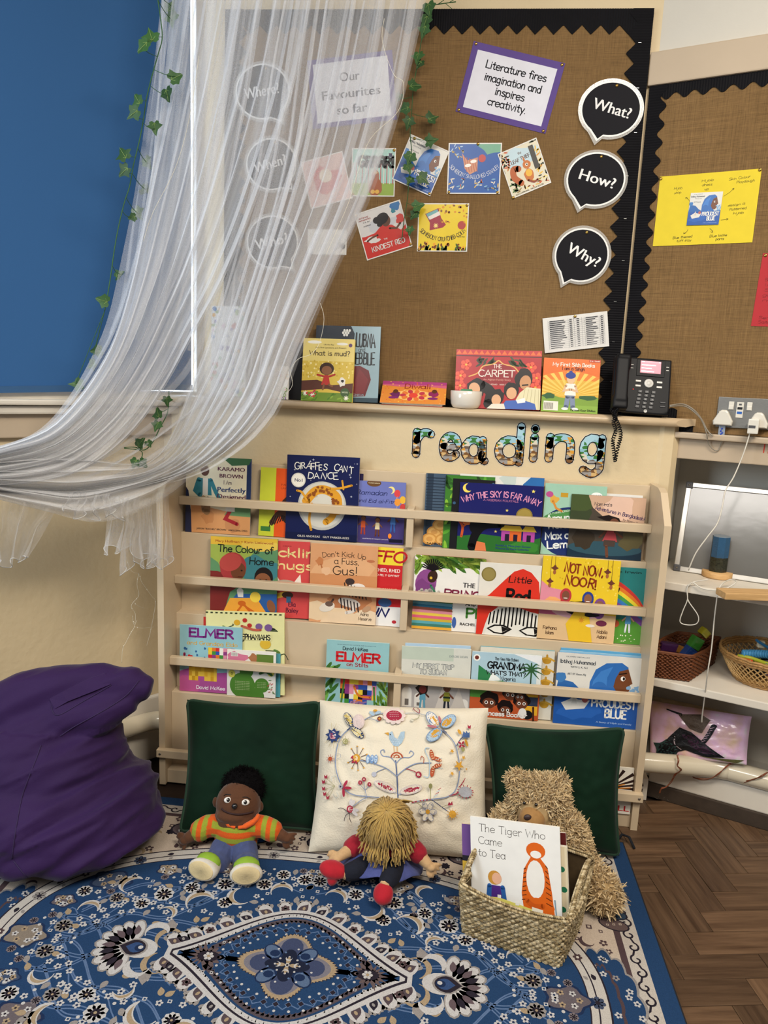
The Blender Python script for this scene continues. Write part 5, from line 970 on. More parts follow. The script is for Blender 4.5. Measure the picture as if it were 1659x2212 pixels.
# coiled cord twisted on itself and hanging over the ledge
def coil(path, turns, R_, r, k=5):
    pts = smooth_path(path, 12); n = len(pts); o = []; N_ = turns*9
    for i in range(N_+1):
        f_ = i/N_*(n-1); a = min(n-2, int(f_)); p_ = pts[a].lerp(pts[a+1], f_-a); t_ = (pts[a+1]-pts[a]).normalized(); s1 = t_.cross(Vector((0, 1, 0))).normalized(); s2 = t_.cross(s1)
        th_ = 2*PI*turns*i/N_; o.append(p_+(s1*math.cos(th_)+s2*math.sin(th_))*R_)
    return o
yc = .158; pa = [onY(x, y, yy) for x, y, yy in ((1340, 872, .175), (1334, 884, .16), (1326, 896, .152), (1335, 915, .15), (1341, 940, .155), (1335, 965, .158), (1329, 994, .158))]
pb = [onY(x, y, yy) for x, y, yy in ((1329, 996, .161), (1326, 975, .15), (1324, 952, .148), (1330, 930, .162), (1325, 912, .157), (1331, 897, .15), (1322, 884, .17), (1352, 884, .19))]
b = B(); b.tube(coil(pa, 30, .0046, .0016), .0017, 5); b.tube(coil(pb, 32, .0046, .0016), .0017, 5); o = b.out('coiled_cord', blk, ph); o.matrix_parent_inverse = m.inverted()
# cut-out letters on the wall below the ledge
def letter_mat():
    mm = M('jungle_print', 'b4a27a', .3, .05, 20, coat=.4); nt = mm.node_tree; N = nt.nodes; L = nt.links; b_ = N['Principled BSDF']
    tc = [x for x in N if x.type == 'TEX_COORD'][0]; sep = N.new('ShaderNodeSeparateXYZ'); L.new(tc.outputs['Object'], sep.inputs[0])
    vo = N.new('ShaderNodeTexVoronoi'); vo.inputs['Scale'].default_value = 70; L.new(tc.outputs['Object'], vo.inputs[0]); sr = N.new('ShaderNodeSeparateColor'); L.new(vo.outputs['Color'], sr.inputs[0])
    a1 = N.new('ShaderNodeMath'); a1.operation = 'MULTIPLY_ADD'; L.new(sep.outputs[1], a1.inputs[0]); a1.inputs[1].default_value = 7.5; a1.inputs[2].default_value = .02
    a2 = N.new('ShaderNodeMath'); a2.operation = 'MULTIPLY_ADD'; L.new(sr.outputs[0], a2.inputs[0]); a2.inputs[1].default_value = .34; L.new(a1.outputs[0], a2.inputs[2])
    r = N.new('ShaderNodeValToRGB'); L.new(a2.outputs[0], r.inputs[0]); cr = r.color_ramp; cr.interpolation = 'CONSTANT'; cr.elements[0].color = lin('b08048')+[1]; cr.elements[1].position = .95; cr.elements[1].color = lin('a9cdd8')+[1]
    for p_, c_ in ((.12, '9a6a38'), (.22, 'd2ae74'), (.3, '7a5430'), (.38, '9a9692'), (.47, '6a5a4c'), (.53, 'd8cfba'), (.6, 'd89a3a'), (.68, '9cc4d0'), (.8, '3f7a3a'), (.88, '8fb9c6')): e_ = cr.elements.new(p_); e_.color = lin(c_)+[1]
    L.new(r.outputs[0], b_.inputs['Base Color']); return mm
jm = letter_mat(); blkm = M('letter_outline', '17151a', .35, .05); whm = M('letter_edge', 'ddd6c8', .4, .03)
PL_, NL_ = Vector((0, YL-.0006, 0)), Vector((0, -1, 0))
for ch, x0, x1, y0, y1, lab in (('r', 888, 938, 922, 990, 'first of the word'), ('e', 945, 996, 930, 997, 'between the r and a'), ('a', 992, 1056, 938, 1003, 'between the e and d'), ('d', 1064, 1130, 908, 1006, 'tallest of the word'), ('i', 1137, 1164, 914, 1000, 'dotted, narrowest of the word'), ('n', 1174, 1240, 933, 1000, 'between the i and g'), ('g', 1244, 1303, 934, 1032, 'last of the word')):
    m, w, h = frame((x0, y1), (x1, y1+(x1-x0)*.055), (x0, y0), PL_, NL_)
    t = thing('cutout_letter', 'animal print letter %s with a black outline, %s' % (ch, lab), 'letter', group='cut-out letters spelling reading on the wall'); t.matrix_world = m
    st, adv = FONT[ch]; P_ = [p for _, s_ in st for p in s_]; xa, xb = min(p[0] for p in P_), max(p[0] for p in P_); ya, yb = min(p[1] for p in P_), max(p[1] for p in P_); pad = .0145
    fx = lambda p: (pad+(p[0]-xa)/max(.01, xb-xa)*(w-2*pad) if xb-xa > 1 else w/2, pad+(p[1]-ya)/(yb-ya)*(h-2*pad))
    for nm, hw, z, mt in (('card_edge', .0150, .0006, whm), ('outline', .0136, .0009, blkm), ('printed_face', .0106, .0012, jm)):
        A = Art(w, h); A.z = z
        for _, s_ in st: A.rib([fx(p) for p in s_], hw, '888888')
        A.z = 0; A.out(nm, mt, t)
# ---------------------------------------------------------------- patterned rug
RC = Vector((.578, -.679, 0)); HX, HY = .862, .60
rug = thing('rug', 'blue and cream patterned rug with a pointed centre medallion on the parquet', 'rug', (RC.x, RC.y, 0))
wool = M('rug_wool', rough=.95, var=.14, scale=420, attr=True, bump=.35, bscale=900, spec=.1)
b = B(); b.bbox((-HX-.004, -HY-.004, .0004), (HX+.004, HY+.004, .0062), .002); b.out('rug_binding', M('rug_edge_binding', '14161c', .9, .2, 200), rug)
A = Art(1, 1); A.clip = False; R = random.Random(11)
CRM, TAN, DRK, BRN, GRY, BLU, NAV, SLT, WHT, GLD = 'aea69c', 'b3a494', '26212a', '4a3a3c', '86807c', '203a5c', '1b2a48', '54698a', 'b0adab', '97846a'
def lay(k): A.z = .0064+k*7e-5
def q(pts, c): A.p(pts, c, False)
def rect(hx, hy, c): q([(-hx, -hy), (hx, -hy), (hx, hy), (-hx, hy)], c)
def sup(a, b_, p, n=160, wob=0, nw=0):
    o = []
    for i in range(n):
        t = 2*PI*i/n; c_, s_ = math.cos(t), math.sin(t); k = 1+wob*abs(math.sin(nw*t/2))
        o.append((a*k*math.copysign(abs(c_)**(2/p), c_), b_*k*math.copysign(abs(s_)**(2/p), s_)))
    return o
def flower(x, y, r, c, c2, n=5, rot=0, k=0):
    lay(k)
    for i in range(n): a = rot+2*PI*i/n; A.e(x+.62*r*math.cos(a), y+.62*r*math.sin(a), r*.42, r*.36, c, math.degrees(a), 7, up=False)
    lay(k+1); A.e(x, y, r*.34, r*.34, c2, n=7, up=False)
def sq(x, y, r, c, c2, k=0): lay(k); A.e(x, y, r, r, c, 45, 4, up=False); lay(k+1); A.e(x, y, r*.5, r*.5, c2, 45, 4, up=False)
def drop(x, y, r, ang, c, wd=.62, curl=.25):
    "boteh: round base, bent tip in direction ang"
    o = []
    for i in range(18):
        t = 2*PI*i/18; u = -math.cos(t); v = math.sin(t)*wd*(1-max(0, u)**1.5*.93); v += curl*max(0, u)**2
        o.append((x+r*(u*math.cos(ang)-v*math.sin(ang)), y+r*(u*math.sin(ang)+v*math.cos(ang))))
    q(o, c)
def crescent(x, y, r, ang, c, w=.34, k=0, sweep=200):
    lay(k); pts = [(x+r*math.cos(ang+math.radians(sweep)*(i/12-.5)), y+r*math.sin(ang+math.radians(sweep)*(i/12-.5))) for i in range(13)]; A.rib(pts, r*w, c, lambda t: .15+math.sin(PI*min(1, t*1.15))*.9)
def vine(pts, w, c, k=0): lay(k); A.rib([(p.x, p.y) for p in smooth_path([(a, b_, 0) for a, b_ in pts], 5)], w/2, c, None, False)
def scrolls(x0, y0, dx, dy, n, s):
    "running curls along a band"
    L_ = math.hypot(dx, dy); ux, uy = dx/L_, dy/L_
    for i in range(n):
        cx_, cy_ = x0+dx*(i+.5)/n, y0+dy*(i+.5)/n; sg = 1 if i % 2 else -1; pts = []
        for j in range(15):
            a = 1.9*PI*j/14; r = s*(.22+.78*j/14); u, v = r*math.cos(a), sg*r*math.sin(a); pts.append((cx_+ux*u-uy*v, cy_+uy*u+ux*v))
        pts.append((cx_+ux*s*1.9, cy_+uy*s*1.9)); A.rib(pts, s*.15, DRK, None, False)
lay(0); rect(HX, HY, BLU); lay(1); rect(.82, .562, CRM); lay(2); rect(.778, .522, BRN); lay(3); rect(.762, .508, TAN)
lay(2.5)
for sx in (-1, 1): scrolls(sx*.799, -.52, 0, 1.04, 26, .0155); scrolls(-.78, sx*.542, 1.56, 0, 38, .0155)
def S4(fn):
    for sx in (1, -1):
        for sy in (1, -1): fn(sx, sy)
# border field: clumps of flowers, leaves, blue scalloped medallions, bean chains
def bord(sx, sy):
    r = random.Random(5 if sx > 0 else 6); P_ = []
    for _ in range(700):
        x, y = r.uniform(0, .75), r.uniform(0, .5)
        if (abs(x)/.715)**2.3+(abs(y)/.405)**2.3 < 1.02: continue
        if abs(x) > .745 or abs(y) > .497: continue
        if any((x-a)**2+(y-b_)**2 < d*d for a, b_, d in P_): continue
        t = r.random(); s = r.uniform(.008, .0125); P_.append((x, y, .0235 if t < .9 else .034)); X, Y = sx*x, sy*y
        if t < .42: flower(X, Y, s*1.05, BRN if r.random() < .6 else DRK, TAN, 5, r.random(), 4)
        elif t < .62: sq(X, Y, s*.8, BRN, TAN, 4)
        elif t < .74: flower(X, Y, s*1.1, DRK, DRK, 7, r.random(), 4)
        elif t < .84: lay(4); drop(X, Y, s*1.3, r.uniform(0, 6), BRN)
        else: crescent(X, Y, s*1.5, r.uniform(0, 6), GLD if r.random() < .4 else BRN, .3, 4)
S4(bord)
for sx in (-1, 1):
    for x0, y0, hx, hy, n_ in ((sx*.735, 0, .075, .15, 7),):
        for g, c, k in ((0, GRY, 6), (.006, BLU, 7), (.045, BRN, 8), (.052, BLU, 9)):
            lay(k); q([(x0-sx*hx*.35+(hx-g)*1.0*math.cos(t)*(1+.13*abs(math.cos(n_*t)))*.98, y0+(hy-g)*math.sin(t)*(1+.13*abs(math.cos(n_*t)))) for t in [2*PI*i/84 for i in range(84)]], c)
        rr = random.Random(3)
        for i in range(26): a = rr.uniform(0, 6.28); d = rr.uniform(.2, .95); flower(x0-sx*hx*.35+hx*d*math.cos(a), y0+hy*d*.93*math.sin(a), .0085, WHT if rr.random() < .6 else GRY, NAV, 5, a, 10)
    for sy in (-1, 1):
        for i, (y, c) in enumerate(((.25, '5a4a48'), (.29, '2f3f50'), (.33, '5a4a48'), (.372, '3a2c30'), (.425, '463638'), (.465, '2f3f50'))):
            lay(6); A.e(sx*(.768+.004*(i % 2)), sy*y, .038, .0215, DRK, sx*sy*-14, 16, up=False); lay(7); A.e(sx*(.768+.004*(i % 2)), sy*y, .034, .018, c, sx*sy*-14, 16, up=False)
            for d in (-.016, 0, .016): sq(sx*.768+d, sy*y+d*.2, .0045, TAN, c, 8)
        for x in (0, .2, .4, .58)[(0 if sx > 0 else 1):]:
            for k in (0, 1):
                lay(6); A.e(sx*x, sy*.452, .05-.008*k, .034-.007*k, (DRK, '2f4f7c' if x in (.2, .58) else '52464a')[k], 0, 14, up=False) if k == 0 else (lay(7), A.e(sx*x, sy*.452, .044, .029, '27508a' if x in (.2, .58) else '5a4e50', 0, 14, up=False))
            for j in range(5): flower(sx*x+.022*math.cos(j*1.256), sy*.452+.014*math.sin(j*1.256), .0075, WHT, DRK, 5, j, 8)
# guard band
lay(12); q(sup(.712, .405, 2.3), DRK); lay(13); q(sup(.708, .401, 2.3), 'b0aaa2'); lay(14)
pts = sup(.685, .380, 2.3, 220); A.rib(pts+pts[:1], .0016, DRK, None, False)
for i in range(0, 220, 5):
    x, y = pts[i]; x2, y2 = pts[(i+2) % 220]; a = math.atan2(y2-y, x2-x)
    if i % 20 == 0: flower(x, y, .017, GRY if i % 40 else '3a4358', DRK, 7, a, 15)
    elif i % 10 == 0: flower(x, y, .011, BRN, 'c6bfb5', 6, a, 15)
    else: lay(15); drop(x+.009*math.sin(a), y-.009*math.cos(a), .009, a, DRK); drop(x-.01*math.sin(a), y+.01*math.cos(a), .007, a+.6, GRY)
lay(16); q(sup(.668, .364, 2.3), DRK); lay(17); q(sup(.665, .361, 2.3), BLU)
# field
ed = sup(.655, .352, 2.3, 120)
for i in range(0, 120, 6):
    x, y = ed[i]; s = .052 if i % 12 == 0 else .032; c = ('5c5458', '7b7064', '39465e')[(i//6) % 3]; lay(18)
    d = math.hypot(x, y); X, Y = x*(1-.035/d), y*(1-.035/d)
    q([(X+s*math.cos(t)*(1+.14*math.cos(5*t)), Y+s*.72*math.sin(t)*(1+.14*math.cos(5*t))) for t in [2*PI*j/30 for j in range(30)]], NAV); lay(19)
    q([(X+.86*s*math.cos(t)*(1+.14*math.cos(5*t)), Y+.62*s*math.sin(t)*(1+.14*math.cos(5*t))) for t in [2*PI*j/30 for j in range(30)]], c)
    for j in range(6): flower(X+s*.5*math.cos(j*1.05), Y+s*.36*math.sin(j*1.05), .008, WHT if j % 2 else GLD, DRK, 5, j, 20)
lens = lambda t: .158*(.55*(.5+.5*math.cos(PI*t))+.45*(1-t*t))
def inlens(x, y, m): t = x/(.262+m); return abs(t) < 1 and abs(y) < lens(t)+m
def fieldq(sx, sy):
    r = random.Random(21); P_ = [(.40, 0, .10), (.33, .02, .05)]
    for j in range(3):     # plaited strap-work bands
        for off in (-.012, -.004, .004, .012):
            vine([(sx*(.2+.02*j+.33*t+off*.3), sy*((.3-.1*j)-.19*t+.028*math.sin(9*t+j*2+(1.57 if off > 0 else 0)))+off) for t in [i/9 for i in range(10)]], .0032, SLT, 18)
    vine([(sx*.02, sy*.24), (sx*.12, sy*.27), (sx*.2, sy*.22), (sx*.3, sy*.2), (sx*.36, sy*.13)], .003, SLT, 18); vine([(sx*.45, sy*.12), (sx*.5, sy*.05), (sx*.56, sy*.1), (sx*.58, sy*.02)], .003, SLT, 18)
    for x, y, rr, a in ((.07, .235, .027, 1.2), (.165, .205, .03, -.6), (.26, .165, .034, .9), (.33, .115, .022, 2.2), (.45, .2, .03, .3), (.3, .29, .024, 2.6), (.52, .1, .025, 1.5)):
        a = a if sx > 0 else PI-a; a = a if sy > 0 else -a; crescent(sx*x, sy*y, rr, a, WHT, .3, 21); crescent(sx*x, sy*y, rr*.93, a, GLD, .16, 22, 150); P_.append((x, y, .032))
    for x, y, rr in ((.12, .255, .022), (.22, .24, .024), (.3, .215, .021), (.36, .18, .025), (.4, .14, .02), (.2, .175, .02), (.02, .29, .022), (.47, .15, .019), (.56, .16, .02), (.08, .3, .02), (.55, .04, .021)):
        flower(sx*x, sy*y, rr, GRY if int(x*100) % 2 else WHT, BRN if int(x*100) % 2 else DRK, 9, x*9, 21); flower(sx*x, sy*y, rr*.45, DRK, GLD, 6, 0, 23); P_.append((x, y, .026))
    for _ in range(900):
        x, y = r.uniform(0, .64), r.uniform(0, .35)
        if (x/.63)**2.3+(y/.325)**2.3 > 1 or inlens(x, y, .055): continue
        if any((x-a)**2+(y-b_)**2 < d*d for a, b_, d in P_): continue
        t = r.random(); P_.append((x, y, .0165)); X, Y = sx*x, sy*y
        if t < .34: flower(X, Y, .0085, WHT, NAV, 5, r.random()*6, 21)
        elif t < .5: sq(X, Y, .0065, WHT, BLU, 21)
        elif t < .68: lay(21); A.e(X, Y, .0042, .0042, WHT, 0, 8, up=False)
        elif t < .8: lay(21); drop(X, Y, .012, r.uniform(0, 6), GRY)
        elif t < .9: flower(X, Y, .011, '6d6468', DRK, 8, r.random(), 21)
        else: lay(21); drop(X, Y, .012, r.uniform(0, 6), GLD)
S4(fieldq)
# strings of little flowers arching round the palmettes
for sx in (-1, 1):
    for i in range(28):
        a = .35+5.6*i/27; x, y = .40+.115*math.cos(a), .15*math.sin(a)
        if not inlens(x, y, .03): flower(sx*x, y, .0088, WHT, NAV, 5, i, 23)
# medallion
def lensp(m, n=60): return [((.262+m)*math.sin(PI/2*(2*i/n-1)), lens(math.sin(PI/2*(2*i/n-1)))+m*.9) for i in range(n+1)]
def lensq(m, c):
    u = lensp(m); q(u+[(x, -y) for x, y in u[-2:0:-1]], c)
u = lensp(.024, 40)
for sg in (1, -1):
    for i in range(4, 37, 2):
        x, y = u[i]; x0_, y0_ = u[i-1]; x1_, y1_ = u[i+1]; a = math.atan2(y1_-y0_, x1_-x0_)+PI/2; s = .027 if i % 4 == 0 else .023
        a2 = a if sg > 0 else -a; cx_, cy_ = x+.004*math.cos(a), sg*(y+.004*math.sin(a)); lay(24)
        for d in (-.8, -.4, 0, .4, .8): A.e(cx_+s*.62*math.cos(a2+d), cy_+s*.62*math.sin(a2+d), s*.55, s*.3, GRY, math.degrees(a2+d), 8, up=False)
        lay(25); A.e(cx_, cy_, s*.98, s*.66, WHT, math.degrees(a2), 14, up=False)
        lay(26); (drop(cx_, cy_, s*.66, a2+.7*(1 if i < 20 else -1), DRK if i % 4 else '4a3f44') if i % 8 != 2 else flower(cx_, cy_, s*.5, BRN, DRK, 6, a2, 26))
        lay(27); A.e(cx_, cy_, s*.22, s*.14, GLD if i % 4 == 0 else GRY, math.degrees(a2), 8, up=False)
lay(28); lensq(.020, WHT); lay(29); lensq(.009, DRK); lay(30); lensq(.004, WHT)
u = lensp(-.012, 90)
for sg in (1, -1):
    lay(31)
    for i in range(8, 83): x, y = u[i]; q([(x-.006, sg*(y+.014)), (x+.006, sg*(y+.014)), (x+.003*(1 if i % 2 else -1), sg*(y-.004))], WHT)
lay(32); lensq(-.008, BLU)
for sg in (1, -1):
    for m_, w__, c_ in ((-.020, .0062, '4c4348'),):
        u = [p for p in lensp(m_, 70) if abs(p[0]) < .185]; lay(33); A.rib([(x, sg*y) for x, y in u], w__, c_, None, False)
        for i in range(2, len(u)-2, 1): x, y = u[i]; q([(x-.004, sg*y), (x+.004, sg*y), (x+.004, sg*(y-.012))], c_)
    z = []
    for i in range(33): t = -PI*.06+PI*1.12*i/32; r_ = 1 if i % 2 else .9; z.append((.152*r_*math.cos(t), sg*.118*r_*math.sin(t)))
    lay(33); A.rib(z, .0013, SLT, None, False)
    for i in range(17): t = PI*i/16; x, y = .137*math.cos(t), sg*.106*math.sin(t); lay(34); A.e(x, y, .0085, .0085, SLT, 0, 4, up=False); lay(35); A.e(x, y, .0068, .0068, DRK, 0, 4, up=False); lay(34); A.e(x*1.16, y*1.16, .0034, .0034, WHT, 0, 7, up=False); A.e(x*.88, y*.88, .0034, .0034, WHT, 0, 7, up=False)
    for x in (-.18, -.16, .16, .18): sq(x, sg*.045, .005, WHT, DRK, 34)
for sx in (-1, 1):
    lay(33)
    for j in range(7): drop(sx*.19, 0, .045-.002*j, (0 if sx > 0 else PI)+(j-3)*.42, '5b4d4c', .2, 0)
    lay(34); A.e(sx*.182, 0, .026, .015, DRK, 0, 14, up=False); flower(sx*.182, 0, .012, WHT, GLD, 6, 0, 35)
def quat(s, c, k, teeth=0):
    lay(k); o = []
    for i in range(160):
        t = 2*PI*i/160; r_ = s*(.86+.16*math.cos(4*t))*(1+(teeth if i % 2 else 0)); o.append((r_*math.cos(t)*1.06, r_*math.sin(t)*.88))
    q(o, c)
quat(.104, DRK, 36, .05); quat(.101, GLD, 37, .06); quat(.092, '6f6c74', 38); 
for i in range(4):
    a = PI/2*i; lay(39); A.e(.06*math.cos(a), .052*math.sin(a), .026, .03 if i % 2 else .024, '39415c', 0, 14, up=False)
    a += PI/4; lay(39); A.e(.056*math.cos(a), .048*math.sin(a), .027, .02, NAV, math.degrees(a), 14, up=False); lay(40); A.e(.058*math.cos(a), .05*math.sin(a), .022, .015, '4f617c', math.degrees(a), 12, up=False); lay(41); A.e(.05*math.cos(a), .043*math.sin(a), .012, .01, NAV, 0, 10, up=False)
lay(40); q([(.05*(1+.3*math.cos(4*t))*math.cos(t)*.8, .05*(1+.3*math.cos(4*t))*math.sin(t)*.72) for t in [2*PI*i/60 for i in range(60)]], '1b2032')
for i in range(24): a = 2*PI*i/24; d = (.028, .044, .06)[i % 3]; lay(42); A.e(d*math.cos(a), d*.85*math.sin(a), .0028, .0028, (WHT, SLT, WHT)[i % 3], 0, 7, up=False)
for i in range(4): a = PI/2*i; lay(43); drop(.016*math.cos(a), .014*math.sin(a), .011, a, GLD, .5, 0); crescent(.024*math.cos(a), .021*math.sin(a), .007, a+PI, WHT, .3, 44)
lay(44); A.e(0, 0, .0055, .0055, WHT, 0, 8, up=False); lay(45); A.e(0, 0, .003, .003, DRK, 0, 8, up=False)
# palmettes on the two points
for sx in (-1, 1):
    c0 = 0 if sx > 0 else PI
    for j in range(9):
        a = c0+(j-4)*.36; x, y = sx*.365+.052*math.cos(a), .052*math.sin(a); lay(24); A.e(x, y, .036, .019, GRY, math.degrees(a), 12, up=False)
        lay(25); A.e(x, y, .031, .0155, WHT, math.degrees(a), 12, up=False); lay(26); drop(x+.002*math.cos(a), y+.002*math.sin(a), .016, a, DRK if j % 2 else '5a4c50', .5, .2)
    lay(27); A.e(sx*.345, 0, .042, .03, WHT, 0, 16, up=False); lay(28); drop(sx*.362, 0, .036, c0, GRY, .75, 0); lay(29); drop(sx*.362, 0, .031, c0, DRK, .75, 0); lay(30); drop(sx*.357, 0, .021, c0, '2f456c', .75, 0); lay(31); A.e(sx*.345, 0, .0115, .01, NAV, 0, 12, up=False); lay(32); A.e(sx*.343, .002, .006, .0055, WHT, 0, 9, up=False)
    for sy in (-1, 1): crescent(sx*.325, sy*.05, .026, sy*(1.2 if sx > 0 else 1.9), WHT, .34, 27); crescent(sx*.288, sy*.036, .03, sy*(.5 if sx > 0 else 2.6), GLD, .22, 26); drop(sx*.3, sy*.078, .022, sy*1.6, GRY)
b = A.out('rug_pattern', wool, rug, kind='stuff')
for sx, sy in ((1, 1),): B().tube([(HX-.02, HY, .006), (HX+.002, HY+.02, .02), (HX+.02, HY+.01, .02), (HX+.03, HY-.02, .004)], .004, 6).out('binding_loop', MATS['rug_edge_binding'], rug)
# ---------------------------------------------------------------- cushions
from mathutils.bvhtree import BVHTree
def bvh_of(me, mat=None): return BVHTree.FromPolygons([(mat @ v.co if mat is not None else v.co.copy()) for v in me.vertices], [tuple(p.vertices) for p in me.polygons])
def hit(bv, px, py, up=0.0):
    l, n, i, d = bv.ray_cast(CAM, ray(px, py).normalized())
    return None if l is None else l+n*up
def pillow4(c, depth, pinch=.05, seed=0, wr=.006, fl=.42):
    "cushion surface between four corners BL BR TR TL; returns fn(u, v, side)"
    BL, BR, TR, TL = [Vector(p) for p in c]; N = (BR-BL).cross(TL-BL).normalized()
    def fn(u, v, side=1, up=0):
        a, b_ = 2*u-1, 2*v-1; A_ = a*(1-pinch*(1-b_*b_)); B_ = b_*(1-pinch*(1-a*a)); U, V = (A_+1)/2, (B_+1)/2
        P = (BL*(1-U)+BR*U)*(1-V)+(TL*(1-U)+TR*U)*V; k = max(0, (1-a*a)*(1-b_*b_)); d = depth*k**fl
        d += wr*min(1, k*4)*noise.noise(Vector((u*3+seed, v*3, seed)))+wr*.8*min(1, 3*k)*noise.noise(Vector((a*7+b_*4+seed, b_*5-a*3, seed+9)))
        return P+N*(side*d+up)
    return fn
def pillow(name, label, cat, c, depth, mat, pinch=.05, seed=0, piping=None, wr=.006, group=None, pmat=None):
    o0 = (Vector(c[0])+Vector(c[1]))/2; t = thing(name, label, cat, o0, group=group); fn = pillow4([Vector(p)-o0 for p in c], depth, pinch, seed, wr)
    b = B(); b.grid(lambda u, v: fn(u, v, 1), 44, 44); b.grid(lambda u, v: fn(1-u, v, -1), 30, 30); me = b.mesh('cushion_cover'); link('cushion_cover', me, mat, t)
    if piping:
        e = [fn(i/40, 0) for i in range(40)]+[fn(1, i/40) for i in range(40)]+[fn(1-i/40, 1) for i in range(40)]+[fn(0, 1-i/40) for i in range(40)]
        k = len(e); sm_ = [(e[i-2]+e[i-1]+e[i]+e[(i+1) % k]+e[(i+2) % k])/5 for i in range(k)]
        B().tube(sm_+sm_[:2], piping, 8, False).out('piping', pmat or mat, t)
    return t, fn
velvet = M('green_velvet', '0d2417', .8, .3, 6, .1, 40, spec=.08, sheen=.14)
piping_m = M('green_piping', '12301e', .8, .15, 30, sheen=.15)
GG = 'green velvet cushions leaning on the bookcase'
yt = -.062
gl = [Vector((.168, -.262, .02)), Vector((.556, -.19, .02)), onY(692, 1516, yt), onY(404, 1511, yt)]
pillow('cushion', 'dark green velvet cushion behind the boy doll', 'cushion', gl, .055, velvet, .085, 3, .0052, .006, GG, piping_m)
gr = [Vector((1.055, -.20, .02)), Vector((1.412, -.165, .02)), onY(1349, 1573, yt), onY(1047, 1564, yt)]
pillow('cushion', 'dark green velvet cushion behind the teddy bear', 'cushion', gr, .055, velvet, .085, 8, .0052, .007, GG, piping_m)
ec = [onZ(666, 1840, .012), Vector((1.045, -.235, .012)), onY(1055, 1529, -.075), onY(691, 1512, -.06)]
linen = M('cream_linen', 'd9cfba', .9, .05, 6, .4, 220, spec=.15)
t, efn = pillow('embroidered_cushion', 'cream cushion embroidered with a bird and flowers between the green ones', 'cushion', ec, .085, linen, .045, 5, None, .012)
A = Art(1, 1); A.clip = False; A.z = .0019; A.dz = 4e-5
NV, RD, OC, LB, SG, PK, GYB, RST = '24355e', '9a1f3a', 'c8922e', '9db4c4', '8d8a58', 'd6b8b4', '7d8ba6', 'a84a28'
def E(x, y): return (x/1000, y/1000)
def ln(pts, w=7, c=GYB, sm=4): A.l([E(*p) for p in pts], w/1000, c, sm)
def el(x, y, rx, ry, c, rot=0): A.e(x/1000, y/1000, rx/1000, ry/1000, c, rot, 18)
ln([(790, 850), (787, 700), (780, 570)], 9, '4a5a80'); ln([(780, 590), (740, 545), (680, 535), (662, 500), (685, 485), (694, 505)]); ln([(785, 590), (830, 548), (890, 545), (925, 515), (905, 492), (890, 510)])
for r_, c_ in ((50, RST), (38, 'd9cbb0'), (28, RST), (18, 'd9cbb0'), (9, RST)): A.e(.79, .548, r_/1000, r_/1000*.9, c_, 0, 14, 180, 360)
A.p([E(*p) for p in ((735, 350), (760, 335), (775, 385), (800, 400), (830, 340), (862, 335), (858, 385), (835, 430), (800, 460), (765, 450), (735, 400))], LB); A.p([E(*p) for p in ((695, 350), (730, 345), (733, 372))], OC); el(745, 363, 5, 6, '20242c'); [el(755+13*(k % 5)+6*(k//5 % 2), 392+14*(k//5), 2.5, 2.5, 'd8dde0') for k in range(20)]
ln([(770, 455), (772, 500)], 4, OC, 1); ln([(795, 458), (795, 500)], 4, OC, 1)
ln([(782, 690), (700, 630), (600, 595), (500, 572)]); ln([(700, 632), (640, 655), (620, 670)], 5); el(606, 680, 20, 20, 'b9bac4')
ln([(785, 690), (860, 630), (950, 590), (1060, 585)], 8); ln([(860, 632), (920, 650), (950, 668)], 6, RD); el(958, 675, 24, 24, RD); el(958, 675, 13, 13, 'd8c8b4')
el(468, 555, 30, 34, OC); el(462, 555, 17, 20, 'dac8a0'); A.p([E(*p) for p in ((440, 530), (420, 550), (440, 565), (425, 595), (455, 590), (470, 605), (475, 585))], RD)
for a in range(9):
    t_ = -2.2+.62*a; ln([(475+34*math.cos(t_), 555+36*math.sin(t_)), (475+78*math.cos(t_), 555+90*math.sin(t_))], 4.5, '4a2a2a', 1); el(475+82*math.cos(t_), 555+96*math.sin(t_), 6, 6, OC)
for k, x in enumerate((560, 592, 622)): el(x, 562, 16, 36, '6f8fb8', 8); el(x, 562, 11, 29, 'b4c4d2', 8)
for dx, dy, r_ in ((10, -60, 80), (50, -28, 25), (50, 22, -20), (8, 68, -80)): el(1060+dx, 582+dy, 42 if abs(r_) > 50 else 36, 17, RST, r_); [el(1060+dx+k*9*math.cos(math.radians(r_)), 582+dy+k*9*math.sin(math.radians(-r_))*-1, 3, 11, 'd8b890', r_) for k in (-3, -1, 1, 3)]
ln([(1050, 470), (1022, 470), (1020, 500), (1045, 560), (1045, 660), (1030, 695), (1000, 685)], 6, LB); ln([(1000, 585), (1005, 550), (985, 535), (980, 560)], 5, RST); [ln([(1095+10*k, 560+30*k), (1150, 545+40*k)], 3, '9aa4ac', 1) for k in range(3)]
ln([(780, 820), (700, 790), (650, 760)], 5); ln([(795, 830), (850, 815)], 5)
for x, r_ in ((690, 22), (895, -14)): el(x, 772 if x < 800 else 790, 92, 34, 'c3b7b2', r_); el(x, 772 if x < 800 else 790, 84, 28, 'd6cbb8', r_); el(x+4, 772 if x < 800 else 790, 66, 17, RD, r_)
ln([(640, 855), (540, 850), (440, 840), (375, 805), (330, 740), (300, 640), (298, 540), (320, 430), (360, 360), (420, 310)], 8); ln([(545, 855), (530, 790), (525, 740)], 5); 
for x, y in ((525, 720), (494, 746), (567, 758)): el(x, y, 16, 17, RD); el(x, y, 7, 7, 'd0b0a0')
ln([(530, 800), (500, 770)], 4); ln([(532, 800), (560, 775)], 4)
